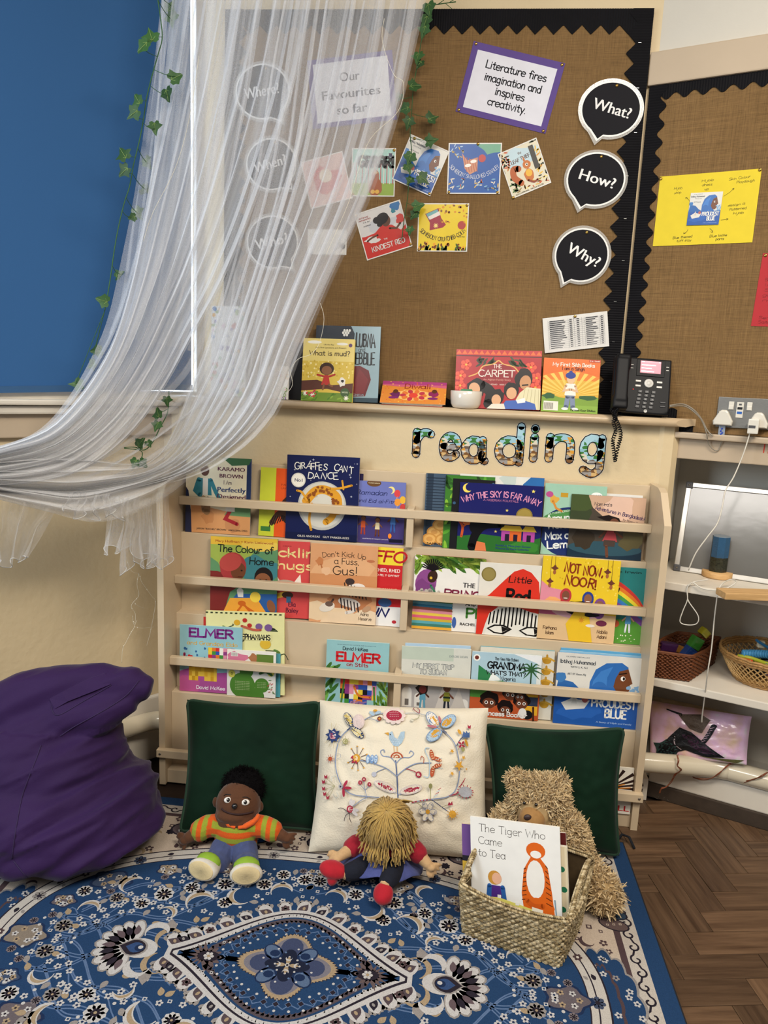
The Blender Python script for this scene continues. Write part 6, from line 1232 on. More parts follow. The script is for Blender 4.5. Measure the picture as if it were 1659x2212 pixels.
ln([(900, 885), (980, 868), (1070, 855), (1180, 835), (1250, 780), (1280, 680), (1285, 580), (1265, 460), (1230, 390), (1170, 330)], 8); ln([(900, 885), (990, 866), (1060, 856)], 8, RD); ln([(1200, 825), (1250, 812), (1270, 790)], 8, RD)
el(780, 205, 64, 46, RD); [el(780+72*math.cos(a), 205+56*math.sin(a), 22, 20, 'd6c4bc') for a in [k*.57 for k in range(11)]]; el(780, 205, 64, 46, RD); [el(748+16*(k % 5), 180+17*(k//5), 3, 4, 'd8c8c4') for k in range(15)]
ln([(540, 240), (600, 205), (690, 185)], 6); ln([(560, 225), (610, 235), (650, 255)], 4); el(660, 232, 18, 18, '7a2a2a'); el(660, 232, 9, 9, OC); el(600, 185, 26, 14, LB, 40); el(650, 180, 26, 12, LB, -20); el(628, 160, 18, 10, OC); ln([(870, 185), (960, 183), (1040, 205)], 5, '9aa0a8'); ln([(980, 185), (940, 145), (965, 132), (990, 160), (985, 185)], 6, '8a3a44'); ln([(985, 200), (975, 225), (930, 240)], 4, SG); el(925, 243, 13, 13, 'c4bfae')
el(490, 255, 50, 62, 'cdb9b2'); el(490, 255, 40, 50, 'd4c0ba')
for x, y, r_ in ((408, 235, 65), (478, 345, 42)): el(x, y, 66, 32, NV, r_); el(x, y, 61, 28, 'cfc39c', r_); [el(x+k*13*math.cos(math.radians(r_)), y+k*13*math.sin(math.radians(r_)), 4, 22, 'b59a3c', r_+20) for k in range(-3, 4)]
ln([(395, 325), (420, 300), (400, 255)], 6, NV); ln([(430, 315), (470, 340)], 5, NV); star(A, .278, .368, .068, '1f3566', 8, 10, .62); el(275, 366, 27, 34, 'd3c8c4'); [el(275, 340+11*k, 24, 3, RD) for k in range(6)]; [ln([(275+50*math.cos(a), 366+55*math.sin(a)), (275+85*math.cos(a+.1), 366+105*math.sin(a+.1))], 3, 'c3b07c', 1) for a in (-1.8, -1.3, 1.4, 1.9, 2.4, .8)]
el(378, 418, 22, 24, SG); el(378, 418, 14, 15, 'd6cbb0'); [ln([(378+24*math.cos(a*.8), 418+26*math.sin(a*.8)), (378+36*math.cos(a*.8), 418+42*math.sin(a*.8))], 3, SG, 1) for a in range(8)]
el(252, 560, 17, 18, RST); [ln([(252+19*math.cos(a*.7), 560+20*math.sin(a*.7)), (252+32*math.cos(a*.7), 560+36*math.sin(a*.7))], 3, RD, 1) for a in range(9)]; ln([(275, 575), (300, 590)], 4); ln([(300, 520), (335, 520), (335, 550), (310, 560)], 3, '9aa0a8')
for x, y in ((215, 705), (196, 745), (196, 798), (206, 840), (232, 868)): A.p([E(x-15, y-18), E(x, y-6), E(x+14, y-20), E(x+12, y+12), E(x-10, y+14)], RD); ln([(x+6, y+10), (290, 775)], 3, SG, 1)
ln([(262, 740), (265, 705), (295, 700), (300, 730)], 4, 'b8bcb4'); ln([(275, 840), (300, 870), (318, 850), (305, 825)], 4, 'b8bcb4'); el(337, 780, 17, 18, 'a6a4a8'); el(337, 780, 7, 7, '2a2a34')
for a, l_ in ((-60, 50), (2, 55), (88, 60)): el(360+34*math.cos(math.radians(a)), 788+36*math.sin(math.radians(a)), l_*.6, 11, RD, a)
el(410, 950, 26, 28, RD); el(410, 950, 16, 17, 'd0b8b0'); el(410, 950, 8, 8, RD); [el(410+45*math.cos(a), 950+55*math.sin(a), 26, 13, 'c8c2c0', math.degrees(a)) for a in (-1.4, -1.0, .1, .6)]; ln([(440, 925), (500, 880), (548, 858)], 6); [ln([(405, 980), (x_, y_), (x2_, y2_)], 5, '3a2a30', 3) for x_, y_, x2_, y2_ in ((375, 1000, 362, 1040), (405, 1020, 418, 1050), (350, 945, 315, 948))]
for dx, dy, r_, c1 in ((-60, -60, 60, 'd8d2c8'), (65, -45, -38, LB), (-55, 65, -35, LB)): el(1150+dx, 300+dy, 74, 44, '6f86a4', r_); el(1150+dx, 300+dy, 68, 38, c1, r_); el(1150+dx*.8, 300+dy*.8, 48, 26, OC, r_)
el(1147, 240, 30, 11, 'b06a70', 80); el(1080, 298, 40, 11, 'b06a70', 10); ln([(1160, 320), (1195, 345)], 5, NV, 1); ln([(1158, 330), (1185, 360)], 5, NV, 1)
A.p([E(*p) for p in ((1315, 385), (1330, 335), (1345, 350), (1355, 330), (1365, 350), (1380, 340), (1378, 385))], '3f5a8a'); ln([(1268, 450), (1300, 400), (1320, 385)], 6, NV); A.p([E(*p) for p in ((1368, 310), (1368, 280), (1380, 295), (1395, 285), (1390, 315))], RD); el(1298, 340, 22, 12, OC, 60); el(1350, 425, 30, 11, OC, 70); el(1318, 475, 15, 20, SG)
for k in range(4): el(1308+18*math.cos(k*1.57+.7), 440+18*math.sin(k*1.57+.7), 14, 8, RD, k*90+40)
for x, y, r_ in ((1230, 492, 20), (1320, 540, 19), (1280, 600, 44), (1222, 662, 20), (1340, 625, 11)): star(A, x/1000, y/1000, r_/1000, OC, 5)
el(1325, 795, 58, 40, '9a9a9e'); [el(1325+62*math.cos(a*.5), 795+46*math.sin(a*.5), 9, 3, RD, math.degrees(a*.5)) for a in range(13)]; [ln([(1275+12*k, 760-12*k), (1300+9*k, 740-16*k)], 5, RD, 1) for k in range(4)]
el(1048, 760, 15, 20, SG); ln([(1048, 780), (1045, 855)], 5, SG, 1); [ln([(1075+10*k, 835-16*k), (1100+10*k, 820-16*k)], 4, RD if k % 2 else LB, 1) for k in range(4)]; ln([(1055, 862), (1130, 910), (1190, 950)], 6, NV); ln([(935, 885), (975, 915), (1000, 940)], 4, SG); A.p([E(*p) for p in ((1178, 900), (1190, 870), (1200, 885), (1215, 865), (1220, 895))], RD); ln([(1130, 912), (1180, 895)], 4, SG, 1)
el(1215, 962, 28, 28, OC); [ln([(1215+28*math.cos(a*.6), 962+28*math.sin(a*.6)), (1215+44*math.cos(a*.6), 962+44*math.sin(a*.6))], 4, OC, 1) for a in range(11)]
for k in range(6): a = k*1.05; el(1020+42*math.cos(a), 950+46*math.sin(a), 32, 22, '8a8a92', math.degrees(a)); el(1020+42*math.cos(a), 950+46*math.sin(a), 27, 17, 'd3c9b6', math.degrees(a))
el(1020, 950, 17, 17, OC)
def emap(x, y, z):
    X, Y = x*1000, y*1000; v = 1
    for _ in range(3): xl, xr = 160-(1-v)*100, 1560-(1-v)*40; u = (X-xl)/(xr-xl); ytp = 45+90*u; v = 1-(Y-ytp)/(1295-ytp)
    u, v = max(0, min(1, u)), max(0, min(1, v)); a_, b_ = 2*u-1, 2*v-1; u, v = (a_/(1-.045*(1-b_*b_))+1)/2, (b_/(1-.045*(1-a_*a_))+1)/2
    return efn(max(.01, min(.99, u)), max(.01, min(.99, v)), 1, z)
A.out('embroidery', M('embroidery_thread', rough=.8, var=.12, scale=500, attr=True, bump=.2, bscale=700), t, emap, cut=.03)
# ---------------------------------------------------------------- bean bag
bb0 = Vector((-.17, -.31, .008)); b = B()
b.ball((-.175, -.325, .135), (.295, .255, .135), 28); b.ball((-.155, -.335, .09), (.295, .25, .085), 28); b.ball((-.20, -.30, .24), (.215, .20, .15), 28); b.ball((-.20, -.28, .33), (.17, .15, .10), 24)
b.tube([(-.40, -.34, .30), (-.33, -.33, .36), (-.24, -.31, .405), (-.15, -.29, .43), (-.06, -.27, .447), (.03, -.25, .45), (.085, -.243, .436)], [.05, .075, .082, .075, .062, .052, .034], 14)
b.tube([(-.22, -.34, .36), (-.12, -.34, .375), (-.03, -.31, .39), (.045, -.27, .415)], [.05, .06, .055, .035], 12)
me = fuse(b, .008, 10, .6); rr = random.Random(2)
nrm = [v.normal.copy() for v in me.vertices]
def fold(p):
    a = p.z*1.0-p.x*.55+p.y*.25; q = Vector((p.x*3.2, p.y*3.2, a*17)); n1 = noise.noise(q+Vector((3, 1, 2))); n2 = noise.noise(Vector((p.x*7, p.y*7, a*34+5))); n3 = noise.noise(Vector((p.x*5, p.y*5, p.z*5)))
    k = 1 if p.z < .36 else .45
    return k*(.0125*(1-abs(n1)*2.4)+.0045*(1-abs(n2)*2.2))+.007*n3-.006
for i, v in enumerate(me.vertices):
    p = v.co.copy(); w_ = max(0, min(1, p.z/.04)); v.co = p+nrm[i]*fold(p)*w_
    if v.co.z < .0085: v.co.z = .0085
    d_ = (v.co-LP).dot(LN)
    if d_ < .083: v.co += LN*(.083-d_+.004*noise.noise(v.co*9))
purple = M('purple_canvas', '2c1641', .75, .1, 5, .15, 300, spec=.2, sheen=.12)
for v in me.vertices: v.co -= bb0
bag = thing('bean_bag', 'big purple fabric bean bag slumped against the corner wall', 'bean bag', bb0)
me.materials.append(purple); link('bag_body', me, None, bag); bv = bvh_of(me, Matrix.Translation(bb0))
seam = M('purple_seam', '2a1740', .8, .1, 60)
for px_ in (((88, 1610), (78, 1640), (62, 1680), (48, 1720), (38, 1770), (30, 1820), (26, 1855)), ((130, 1590), (160, 1570), (200, 1548), (240, 1525), (275, 1500), (300, 1470)), ((30, 1860), (60, 1895), (110, 1925)), ((110, 1525), (125, 1545), (180, 1515), (240, 1480))):
    pts = [h_ for h_ in (hit(bv, x, y, .0004) for x, y in [(p_.x, p_.y) for p_ in smooth_path([(x, y, 0) for x, y in px_], 6)]) if h_]
    if len(pts) > 2: B().tube([p_-bb0 for p_ in pts], .0016, 6).out('seam', seam, bag)
top = [(112, 1520), (140, 1505), (170, 1491), (200, 1478), (232, 1466)]; b = B(); va, n_ = [], 0
for i, (x, y) in enumerate(top):
    for dx, dy in ((-5, -11), (7, 12)):
        h_ = hit(bv, x+dx, y+dy, .006 if 0 < i < 4 else .002)
        if h_: va.append(h_-bb0)
if len(va) == 10:
    n_ = CF*.0025; b.add(va+[p_+n_ for p_ in va], [(2*i, 2*i+2, 2*i+3, 2*i+1) for i in range(4)]+[(10+2*i, 10+2*i+1, 10+2*i+3, 10+2*i+2) for i in range(4)]+[(2*i, 10+2*i, 12+2*i, 2*i+2) for i in range(4)]+[(2*i+1, 2*i+3, 13+2*i, 11+2*i) for i in range(4)]); b.out('carry_handle', purple, bag)
# ---------------------------------------------------------------- cloth dolls
def cap(b, p0, p1, r0, r1, k=12):
    p0, p1 = Vector(p0), Vector(p1); b.ball(p0, r0, k); b.ball(p1, r1, k); b.tube([p0, p1], [r0, r1], k); return b
def limb(b, pts, rs):
    for i in range(len(pts)-1): cap(b, pts[i], pts[i+1], rs[i], rs[i+1])
def hand_(b, wr, tip, s, up=Vector((0, -.3, 1)), curl=.25):
    "palm, four unequal fingers and a thumb leaving its side"
    d = (tip-wr).normalized(); sd = d.cross(up).normalized(); nn = sd.cross(d); L_ = (tip-wr).length
    b.ball(wr+d*L_*.35, (s*.95, s*.95, s*.7), 12)
    for i, f in enumerate((.86, 1, .95, .78)):
        o = sd*s*(.62*(i-1.5)); r = s*.30; k0 = wr+d*L_*.5+o*.8; k1 = wr+d*L_*(.5+.28*f)+o*1.15-nn*s*.05; k2 = wr+d*L_*(.5+.5*f)+o*1.25-nn*s*curl
        limb(b, [k0, k1, k2], [r, r*.95, r*.8])
    limb(b, [wr+d*L_*.2+sd*s*.5, wr+d*L_*.45+sd*s*1.25, wr+d*L_*.68+sd*s*1.45-nn*s*.15], [s*.34, s*.32, s*.26])
def colored(me, fn):
    a = me.color_attributes.new('Col', 'FLOAT_COLOR', 'POINT'); cc = {}
    dat = np.empty((len(me.vertices), 4), np.float32)
    for i, v in enumerate(me.vertices):
        c = fn(v.co)
        if c not in cc: cc[c] = lin(c)+[1]
        dat[i] = cc[c]
    a.data.foreach_set('color', dat.ravel()); return me
def shift(me, o):
    me.transform(Matrix.Translation(-Vector(o))); return me
fab = M('doll_cloth', rough=.92, var=.07, scale=300, attr=True, bump=.3, bscale=700, spec=.15, sheen=.2)
# boy doll
O1 = Vector((.352, -.30, .0066)); doll = thing('boy_doll', 'cloth boy doll in a striped orange and green shirt leaning on the cushion', 'doll', O1)
Y = onY
hc = Y(515, 1737, -.262); tors = Y(510, 1798, -.285); hip = Y(505, 1836, -.30)
skin = M('brown_doll_cloth', '573826', .92, .06, 200, .25, 600, spec=.15, sheen=.25)
b = B(); b.ball(hc, (.063, .056, .066), 24); b.ball(hc+Vector((-.002, -.012, -.026)), (.060, .05, .04), 20); b.ball(hc+Vector((-.008, -.042, -.012)), (.042, .022, .018), 16); b.ball(hc+Vector((-.008, -.032, -.036)), (.045, .028, .018), 16)
for px_ in ((466, 1733), (562, 1742)): b.ball(Y(*px_, -.25), (.010, .007, .017), 12)
b.ball(tors, (.05, .035, .05), 16); limb(b, [hc-Vector((0, 0, .05)), tors], [.03, .035])
aL = [Y(448, 1784, -.285), Y(424, 1799, -.30), Y(408, 1809, -.31)]; aR = [Y(572, 1786, -.28), Y(597, 1799, -.285), Y(611, 1806, -.29)]
for arm, tp in ((aL, Y(385, 1824, -.315)), (aR, Y(634, 1818, -.292))):
    limb(b, [tors+Vector((0, 0, .02))]+arm, [.03, .021, .019, .016]); hand_(b, arm[-1], tp, .0165, Vector((0, -1, .5)), .35)
lL = [Y(484, 1834, -.31), Y(470, 1862, -.36), Y(459, 1876, -.395)]; lR = [Y(527, 1836, -.31), Y(532, 1866, -.36), Y(533, 1878, -.395)]
for leg in (lL, lR): limb(b, [hip]+leg, [.03, .026, .021, .017])
me = fuse(b, .0028, 3)
for v in me.vertices: v.co.z = max(v.co.z, .0076)
me = shift(me, O1); me.materials.append(skin); body = link('doll_body', me, None, doll); bv = bvh_of(me, Matrix.Translation(O1))
b = B(); b.ball(tors+Vector((0, -.002, .005)), (.062, .045, .052), 18); b.ball(tors+Vector((0, 0, -.025)), (.062, .046, .03), 18)
for arm in (aL, aR): limb(b, [tors+Vector((0, 0, .025)), arm[0], arm[0].lerp(arm[1], .62)], [.036, .030, .031])
OR, LM = 'c8541c', '8c9430'
def shirt_c(p):
    x = p.x-(tors.x-O1.x)
    if abs(x) > .062: return OR if int((abs(x)-.062)/.0135) % 2 == 0 else LM
    return OR if int((p.z-(tors.z-O1.z)+.3)/.0155) % 2 == 0 else LM
me = colored(shift(fuse(b, .0026, 3), O1), shirt_c); me.materials.append(fab); link('shirt', me, None, doll)
b = B()
for s_ in (-1, 1):
    c0 = Y(513, 1779, -.315); pts = [c0+Vector((s_*.004, -.006, -.008)), c0+Vector((s_*.022, -.002, -.0045)), c0+Vector((s_*.045, .012, .006)), c0+Vector((s_*.05, .03, .012))]; b.tube(smooth_path(pts, 4), [.0052]*4+[.008]*4+[.006]*5, 8)
b.v = [tuple(Vector(p)-O1) for p in b.v]; b.out('collar', M('orange_collar', 'd4581a', .9, .08, 200, sheen=.2), doll)
b = B(); b.ball(hip, (.058, .045, .032), 18)
for leg in (lL, lR): limb(b, [hip.lerp(leg[0], .5), leg[0], leg[1], leg[1].lerp(leg[2], .45)], [.038, .038, .034, .034])
denim = M('doll_denim', '3f4a72', .9, .14, 60, .3, 500, sheen=.15)
me = shift(fuse(b, .0028, 3), O1); me.materials.append(denim); link('trousers', me, None, doll)
cloth_g = M('shoe_green', '7fa02c', .85, .06, 60); cloth_w = M('shoe_white', 'c6bfb2', .85, .08, 40, .2, 300); sole_m = M('shoe_sole_cream', 'cdb98c', .9, .1, 30, .2, 200)
for leg, px_, dr in ((lL, (443, 1889), Vector((-.25, -1, .3))), (lR, (532, 1891), Vector((.25, -1, .3)))):
    c0 = Y(*px_, -.428); dr = dr.normalized(); c0.z = max(c0.z, .040); m = Matrix.Translation(c0-O1) @ dr.to_track_quat('Z', 'Y').to_matrix().to_4x4()
    b = B(); b.lathe([(0, -.045), (.022, -.04), (.03, -.02), (.036, 0), (.038, .012), (.034, .02), (0, .021)], 22, m @ Matrix.Scale(1.12, 4, (1, 0, 0)) @ Matrix.Scale(.72, 4, (0, 1, 0))); o = b.out('shoe', cloth_w, doll)
    B().lathe([(0, .0217), (.030, .0213), (.0325, .0205), (.0318, .0185)], 22, m @ Matrix.Scale(1.12, 4, (1, 0, 0)) @ Matrix.Scale(.70, 4, (0, 1, 0))).out('sole', sole_m, o)
    B().ball((0, 0, 0), (.0345, .0225, .024), 16, m @ Matrix.Translation((0, .013, -.012)) ).out('shoe_upper', cloth_g, o)
b = B(); b.ball(hc+Vector((.005, .032, .034)), (.060, .044, .054), 28); me = b.mesh('hair'); 
for v in me.vertices: v.co += (v.co-hc).normalized()*(.004*noise.noise(v.co*160)+.004*noise.noise(v.co*60))-O1
me.materials.append(M('black_fuzzy_hair', '0d0b0c', 1, .3, 300, .6, 500, spec=.05)); hr = link('hair', me, None, doll); rr = random.Random(8); hb = B()
for v in me.vertices:
    for _ in range(6):
        n_ = (v.normal+Vector([rr.uniform(-.8, .8) for _ in range(3)])).normalized(); p_ = v.co+Vector([rr.uniform(-.004, .004) for _ in range(3)]); s_ = n_.orthogonal().normalized()*.0009; hb.add([p_-s_, p_+s_, p_+n_*.008], [(0, 1, 2)])
hb.out('hair_fuzz', MATS['black_fuzzy_hair'], hr)['kind'] = 'stuff'
def facebit(name, mat, pts, rad=None, par=None, up=.0012, O=None, bv_=None):
    P_ = [h_-O for h_ in (hit(bv_, x, y, up) for x, y in pts) if h_]
    if len(P_) > 1: B().tube(smooth_path(P_, 4), rad, 6).out(name, mat, par)
blackm = M('doll_black_thread', '120d0c', .5, .05); whitem = M('doll_eye_white', 'ded8d0', .35, .02); lipm = M('doll_mouth_seam', '2c1210', .7, .05)
for ex, ey in ((493, 1728), (530, 1733)):
    h_ = hit(bv, ex, ey, .0); n_ = (CAM-h_).normalized(); m = Matrix.Translation(h_-O1) @ n_.to_track_quat('Z', 'Y').to_matrix().to_4x4()
    e = B().lathe([(0, .0035), (.006, .003), (.0095, .0012), (.0105, -.001)], 16, m @ Matrix.Scale(1.15, 4, (1, 0, 0)) @ Matrix.Scale(.8, 4, (0, 1, 0))).out('eye', whitem, doll)
    B().ball((0, 0, .0028), (.0052, .0055, .0024), 12, None).out('pupil', blackm, e).matrix_local = m
    B().ball((0, 0, 0), (.0015, .0015, .001), 8).out('eye_glint', whitem, e).matrix_local = m @ Matrix.Translation((-.0018, .0022, .0052))
h_ = hit(bv, 507, 1741, .003); B().ball(h_-O1, (.0082, .008, .0078), 16).out('nose', M('nose_bead', '0f0d0f', .2, .02, coat=.6), doll)
facebit('mouth', lipm, [(479, 1746), (484, 1751), (492, 1755), (503, 1758), (515, 1759), (527, 1758), (538, 1756), (547, 1753)], .0028, doll, .0002, O1, bv)
facebit('eyebrow', blackm, [(484, 1719), (489, 1716), (499, 1717)], .0012, doll, .0006, O1, bv); facebit('eyebrow', blackm, [(524, 1722), (533, 1722), (541, 1727)], .0012, doll, .0006, O1, bv)
# girl doll, head bowed under yarn hair
O2 = Vector((.80, -.31, .0066)); girl = thing('girl_doll', 'cloth girl doll with yellow yarn hair, denim skirt and red shoes', 'doll', O2)
hc = Y(838, 1782, -.345); tors = Y(832, 1835, -.33); hip = Y(830, 1862, -.32)
b = B(); b.ball(hc, (.056, .054, .058), 22); b.ball(tors, (.045, .035, .04), 16); limb(b, [hc, tors], [.03, .035])
aL = [Y(770, 1824, -.335), Y(752, 1838, -.36), Y(737, 1848, -.378)]; aR = [Y(893, 1833, -.34), Y(913, 1855, -.355), Y(923, 1866, -.365)]
for arm, tp in ((aL, Y(712, 1863, -.392)), (aR, Y(946, 1884, -.37))): limb(b, [tors]+arm, [.03, .019, .017, .014]); hand_(b, arm[-1], tp, .0155, Vector((0, -1, .6)), .3)
lL = [Y(800, 1866, -.36), Y(768, 1880, -.40), Y(748, 1886, -.41)]; lR = [Y(852, 1874, -.37), Y(842, 1896, -.42), Y(834, 1908, -.44)]
for leg in (lL, lR): limb(b, [hip]+leg, [.03, .022, .020, .017])
peach = M('peach_doll_cloth', 'bd9a70', .92, .06, 200, .25, 600, spec=.15, sheen=.2)
me = fuse(b, .0028, 3)
for v in me.vertices: v.co.z = max(v.co.z, .0076)
me = shift(me, O2); me.materials.append(peach); link('doll_body', me, None, girl); bv2 = bvh_of(me, Matrix.Translation(O2))
b = B(); b.ball(tors+Vector((0, 0, .005)), (.054, .042, .045), 18)
for arm in (aL, aR): limb(b, [tors, arm[0], arm[0].lerp(arm[1], .5)], [.034, .026, .026])
me = shift(fuse(b, .0028, 3), O2); me.materials.append(M('red_doll_top', '921226', .9, .1, 80, .2, 500, sheen=.2)); link('top', me, None, girl)
b = B(); n_ = 40; v = []; cz = Y(822, 1838, -.335)
for j in range(9):
    f = j/8
    for i in range(n_+1):
        a = PI*1.06*(i/n_)-PI*.03+PI; rx, ry = .048+.062*f, .042+.062*f; x = cz.x+.004*f+rx*math.cos(a); y = cz.y+.01+ry*math.sin(a)*1.0; z = cz.z+.010-.048*f+.005*f*math.sin(a*7)-.010*f*f*abs(math.cos(a))+.024*f*max(0, -math.sin(a)); v.append(Vector((x, y, max(z, .011)))-O2)
b.add(v, [(j*(n_+1)+i, j*(n_+1)+i+1, (j+1)*(n_+1)+i+1, (j+1)*(n_+1)+i) for j in range(8) for i in range(n_)], True); o = b.out('skirt', M('doll_blue_dress', '454d84', .9, .12, 60, .3, 500, sheen=.15), girl); sm_ = o.modifiers.new('s', 'SOLIDIFY'); sm_.thickness = .0022
b = B()
for leg in (lL, lR): limb(b, [hip.lerp(leg[0], .6), leg[0], leg[1], leg[1].lerp(leg[2], .6)], [.034, .030, .025, .023])
me = shift(fuse(b, .0028, 3), O2); me.materials.append(M('navy_leggings', '0e1220', .92, .15, 60, .2, 400)); link('leggings', me, None, girl)
redf = M('red_felt', 'a81424', .9, .1, 60, .25, 500, sheen=.25)
for a_, tip, wd in ((lL[-1], Y(694, 1872, -.415), 1), (lR[-1], Y(822, 1952, -.475), 1)):
    hl = a_.copy(); tip.z = max(tip.z, .02); d = (tip-hl); c0 = hl+d*.52; rot = d.to_track_quat('Z', 'Y').to_matrix().to_4x4(); L_ = d.length*.56
    b = B(); b.ball((0, 0, 0), (.026, .022, L_), 20, rot); b.ball((0, 0, -L_*.55), (.024, .022, L_*.4), 16, rot); b.v = [tuple(Vector(p)+c0) for p in b.v]
    me = shift(fuse(b, .0028, 4), O2); me.materials.append(redf); link('shoe', me, None, girl)
# yarn hair
b = B(); rr = random.Random(9); crown = hc+Vector((.012, .006, .056)); ax = Vector((-.05, -.55, 1)).normalized(); ctr = hc+Vector((0, -.002, 0))
e1 = ax.cross(Vector((0, 1, 0))).normalized(); e2 = ax.cross(e1)
for i in range(270):
    ph = rr.uniform(0, 2*PI); base = rr.uniform(.02, .16); R_ = .0595+rr.uniform(0, .0105); end = rr.uniform(1.4, 1.95); pts = []; dv = rr.uniform(-.75, .75); 
    fr = (e1*math.cos(ph)+e2*math.sin(ph)).y
    drop_ = rr.uniform(.014, .04) if fr < -.1 else rr.uniform(.005, .03)
    for k in range(9):
        t_ = base+(end-base)*k/8; p_ = ph+dv*(t_-base)*.5; d = ax*math.cos(t_)+(e1*math.cos(p_)+e2*math.sin(p_))*math.sin(t_); pts.append(ctr+Vector((d.x*R_, d.y*R_, d.z*R_*1.05)))
    out_ = (pts[-1]-ctr); out_.z = 0; out_ = out_.normalized() if out_.length > 0 else Vector((0, -1, 0))
    for k in (1, 2, 3): pts.append(pts[8]+out_*.004*k+Vector((rr.uniform(-.003, .003), -.002*k, -drop_*k/3)))
    pts = [Vector((p_.x, p_.y, max(p_.z, .0105))) for p_ in pts]; b.tube([p_-O2 for p_ in pts], .0018, 5)
for i in range(40):    # strands over the parting
    a = rr.uniform(-.5, .5); s0 = crown+Vector((.02*a*2, .01, rr.uniform(0, .008))); pts = [s0+Vector((rr.uniform(-.02, .03), .02, -.012)), s0, s0+Vector((rr.uniform(-.03, .02), -.03, -.010)), s0+Vector((rr.uniform(-.04, .03), -.05, -.035))]
    b.tube([p_-O2 for p_ in smooth_path(pts, 4)], .0019, 5)
o = b.out('yarn_hair', M('yellow_yarn', 'b3924e', .9, .22, 160, .5, 900, sheen=.2), girl); o['kind'] = 'stuff'
# ---------------------------------------------------------------- teddy bear
O3 = Vector((1.19, -.245, .0066)); bear = thing('teddy_bear', 'shaggy beige teddy bear sitting behind the woven basket', 'teddy bear', O3)
hc = Y(1166, 1738, -.26); b = B(); b.ball(hc, (.075, .068, .074), 24); mz = Y(1150, 1768, -.325); b.ball(hc.lerp(mz, .55), (.05, .05, .046), 18)
ears = [Y(1117, 1686, -.245), Y(1206, 1692, -.235)]
for e in ears: b.ball(e, (.026, .015, .026), 14); cap(b, e, hc, .02, .05)
bd_ = Y(1180, 1850, -.29); bd_.z = max(bd_.z, .10); b.ball(bd_, (.105, .085, .12), 24); limb(b, [hc, bd_], [.06, .08])
aR = [Y(1228, 1790, -.25), Y(1246, 1840, -.27), Y(1248, 1890, -.30)]; aL = [Y(1110, 1768, -.26), Y(1086, 1790, -.28), Y(1075, 1820, -.30)]
for arm in (aR, aL): limb(b, [bd_+Vector((0, 0, .06))]+arm, [.05, .042, .036, .034])
lg = [Vector((1.275, -.27, .055)), Vector((1.31, -.34, .05)), Vector((1.325, -.385, .055))]; limb(b, [bd_-Vector((0, 0, .06))]+lg, [.06, .05, .045, .045]); limb(b, [bd_-Vector((0, 0, .06)), Vector((1.09, -.27, .055)), Vector((1.05, -.30, .05))], [.06, .05, .045])
for p_ in range(len(b.v)):
    if b.v[p_][2] < .012: b.v[p_] = (b.v[p_][0], b.v[p_][1], .012)
me = shift(fuse(b, .006, 4), O3); me.materials.append(M('bear_backing', '9a8058', .95, .2, 60)); link('bear_body', me, None, bear); bv3 = bvh_of(me, Matrix.Translation(O3))
rr = random.Random(5); V = [v.co.copy() for v in me.vertices]; N_ = [v.normal.copy() for v in me.vertices]; fb = B(); fcol = []
mzl = mz-O3; FC = ['cab289', 'c0a77d', 'd0bb93', 'b79c70', 'c6ac82']
for i in range(len(V)):
    for rep in range(3 if V[i].z+O3.z > .1 else 1):
        if (V[i]-mzl).length < .044 or rr.random() > .8: continue
        p_ = V[i]+Vector([rr.uniform(-.003, .003) for _ in range(3)]); n_ = (N_[i]+Vector([rr.uniform(-.75, .75) for _ in range(3)])+Vector((0, 0, -.25))).normalized(); L_ = rr.uniform(.009, .015); s_ = n_.cross(Vector([rr.uniform(-1, 1) for _ in range(3)])).normalized()*.0017
        bend = Vector([rr.uniform(-.009, .009) for _ in range(3)]); m1 = p_+n_*L_*.55; m2 = p_+n_*L_+bend
        k = len(fb.v); fb.v += [tuple(p_-s_), tuple(p_+s_), tuple(m1+s_*1.1), tuple(m1-s_*1.1), tuple(m2+s_*.5), tuple(m2-s_*.5)]; fb.f += [(k, k+1, k+2, k+3), (k+3, k+2, k+4, k+5)]; fb.sm += [True, True]; fcol += [lin(rr.choice(FC))+[1]]*6
fm = fb.mesh('shaggy_fur'); a = fm.color_attributes.new('Col', 'FLOAT_COLOR', 'POINT'); a.data.foreach_set('color', np.array(fcol, np.float32).ravel()); fm.materials.append(M('bear_fur', rough=.85, var=.1, scale=80, attr=True, spec=.2, sheen=.2)); link('shaggy_fur', fm, None, bear)['kind'] = 'stuff'
suede = M('muzzle_suede', '977040', .9, .08, 120, .2, 600, sheen=.2)
b = B(); b.ball(mz, (.035, .038, .033), 20); b.ball(mz+Vector((0, .01, -.014)), (.036, .034, .022), 18); m_ = shift(fuse(b, .003, 4), O3); m_.materials.append(suede); mo = link('muzzle', m_, None, bear)
bvm = bvh_of(m_, Matrix.Translation(O3)); h_ = hit(bvm, 1140, 1766, .0) or mz; B().ball(h_-O3, (.0105, .006, .0085), 14).out('nose', M('bear_nose', '3a2a28', .5, .05), bear)
for x, y in ((1136, 1738), (1158, 1741)): h_ = hit(bv3, x, y, .008); B().ball(h_-O3, (.0045, .004, .0045), 10).out('eye', MATS['nose_bead'], bear)
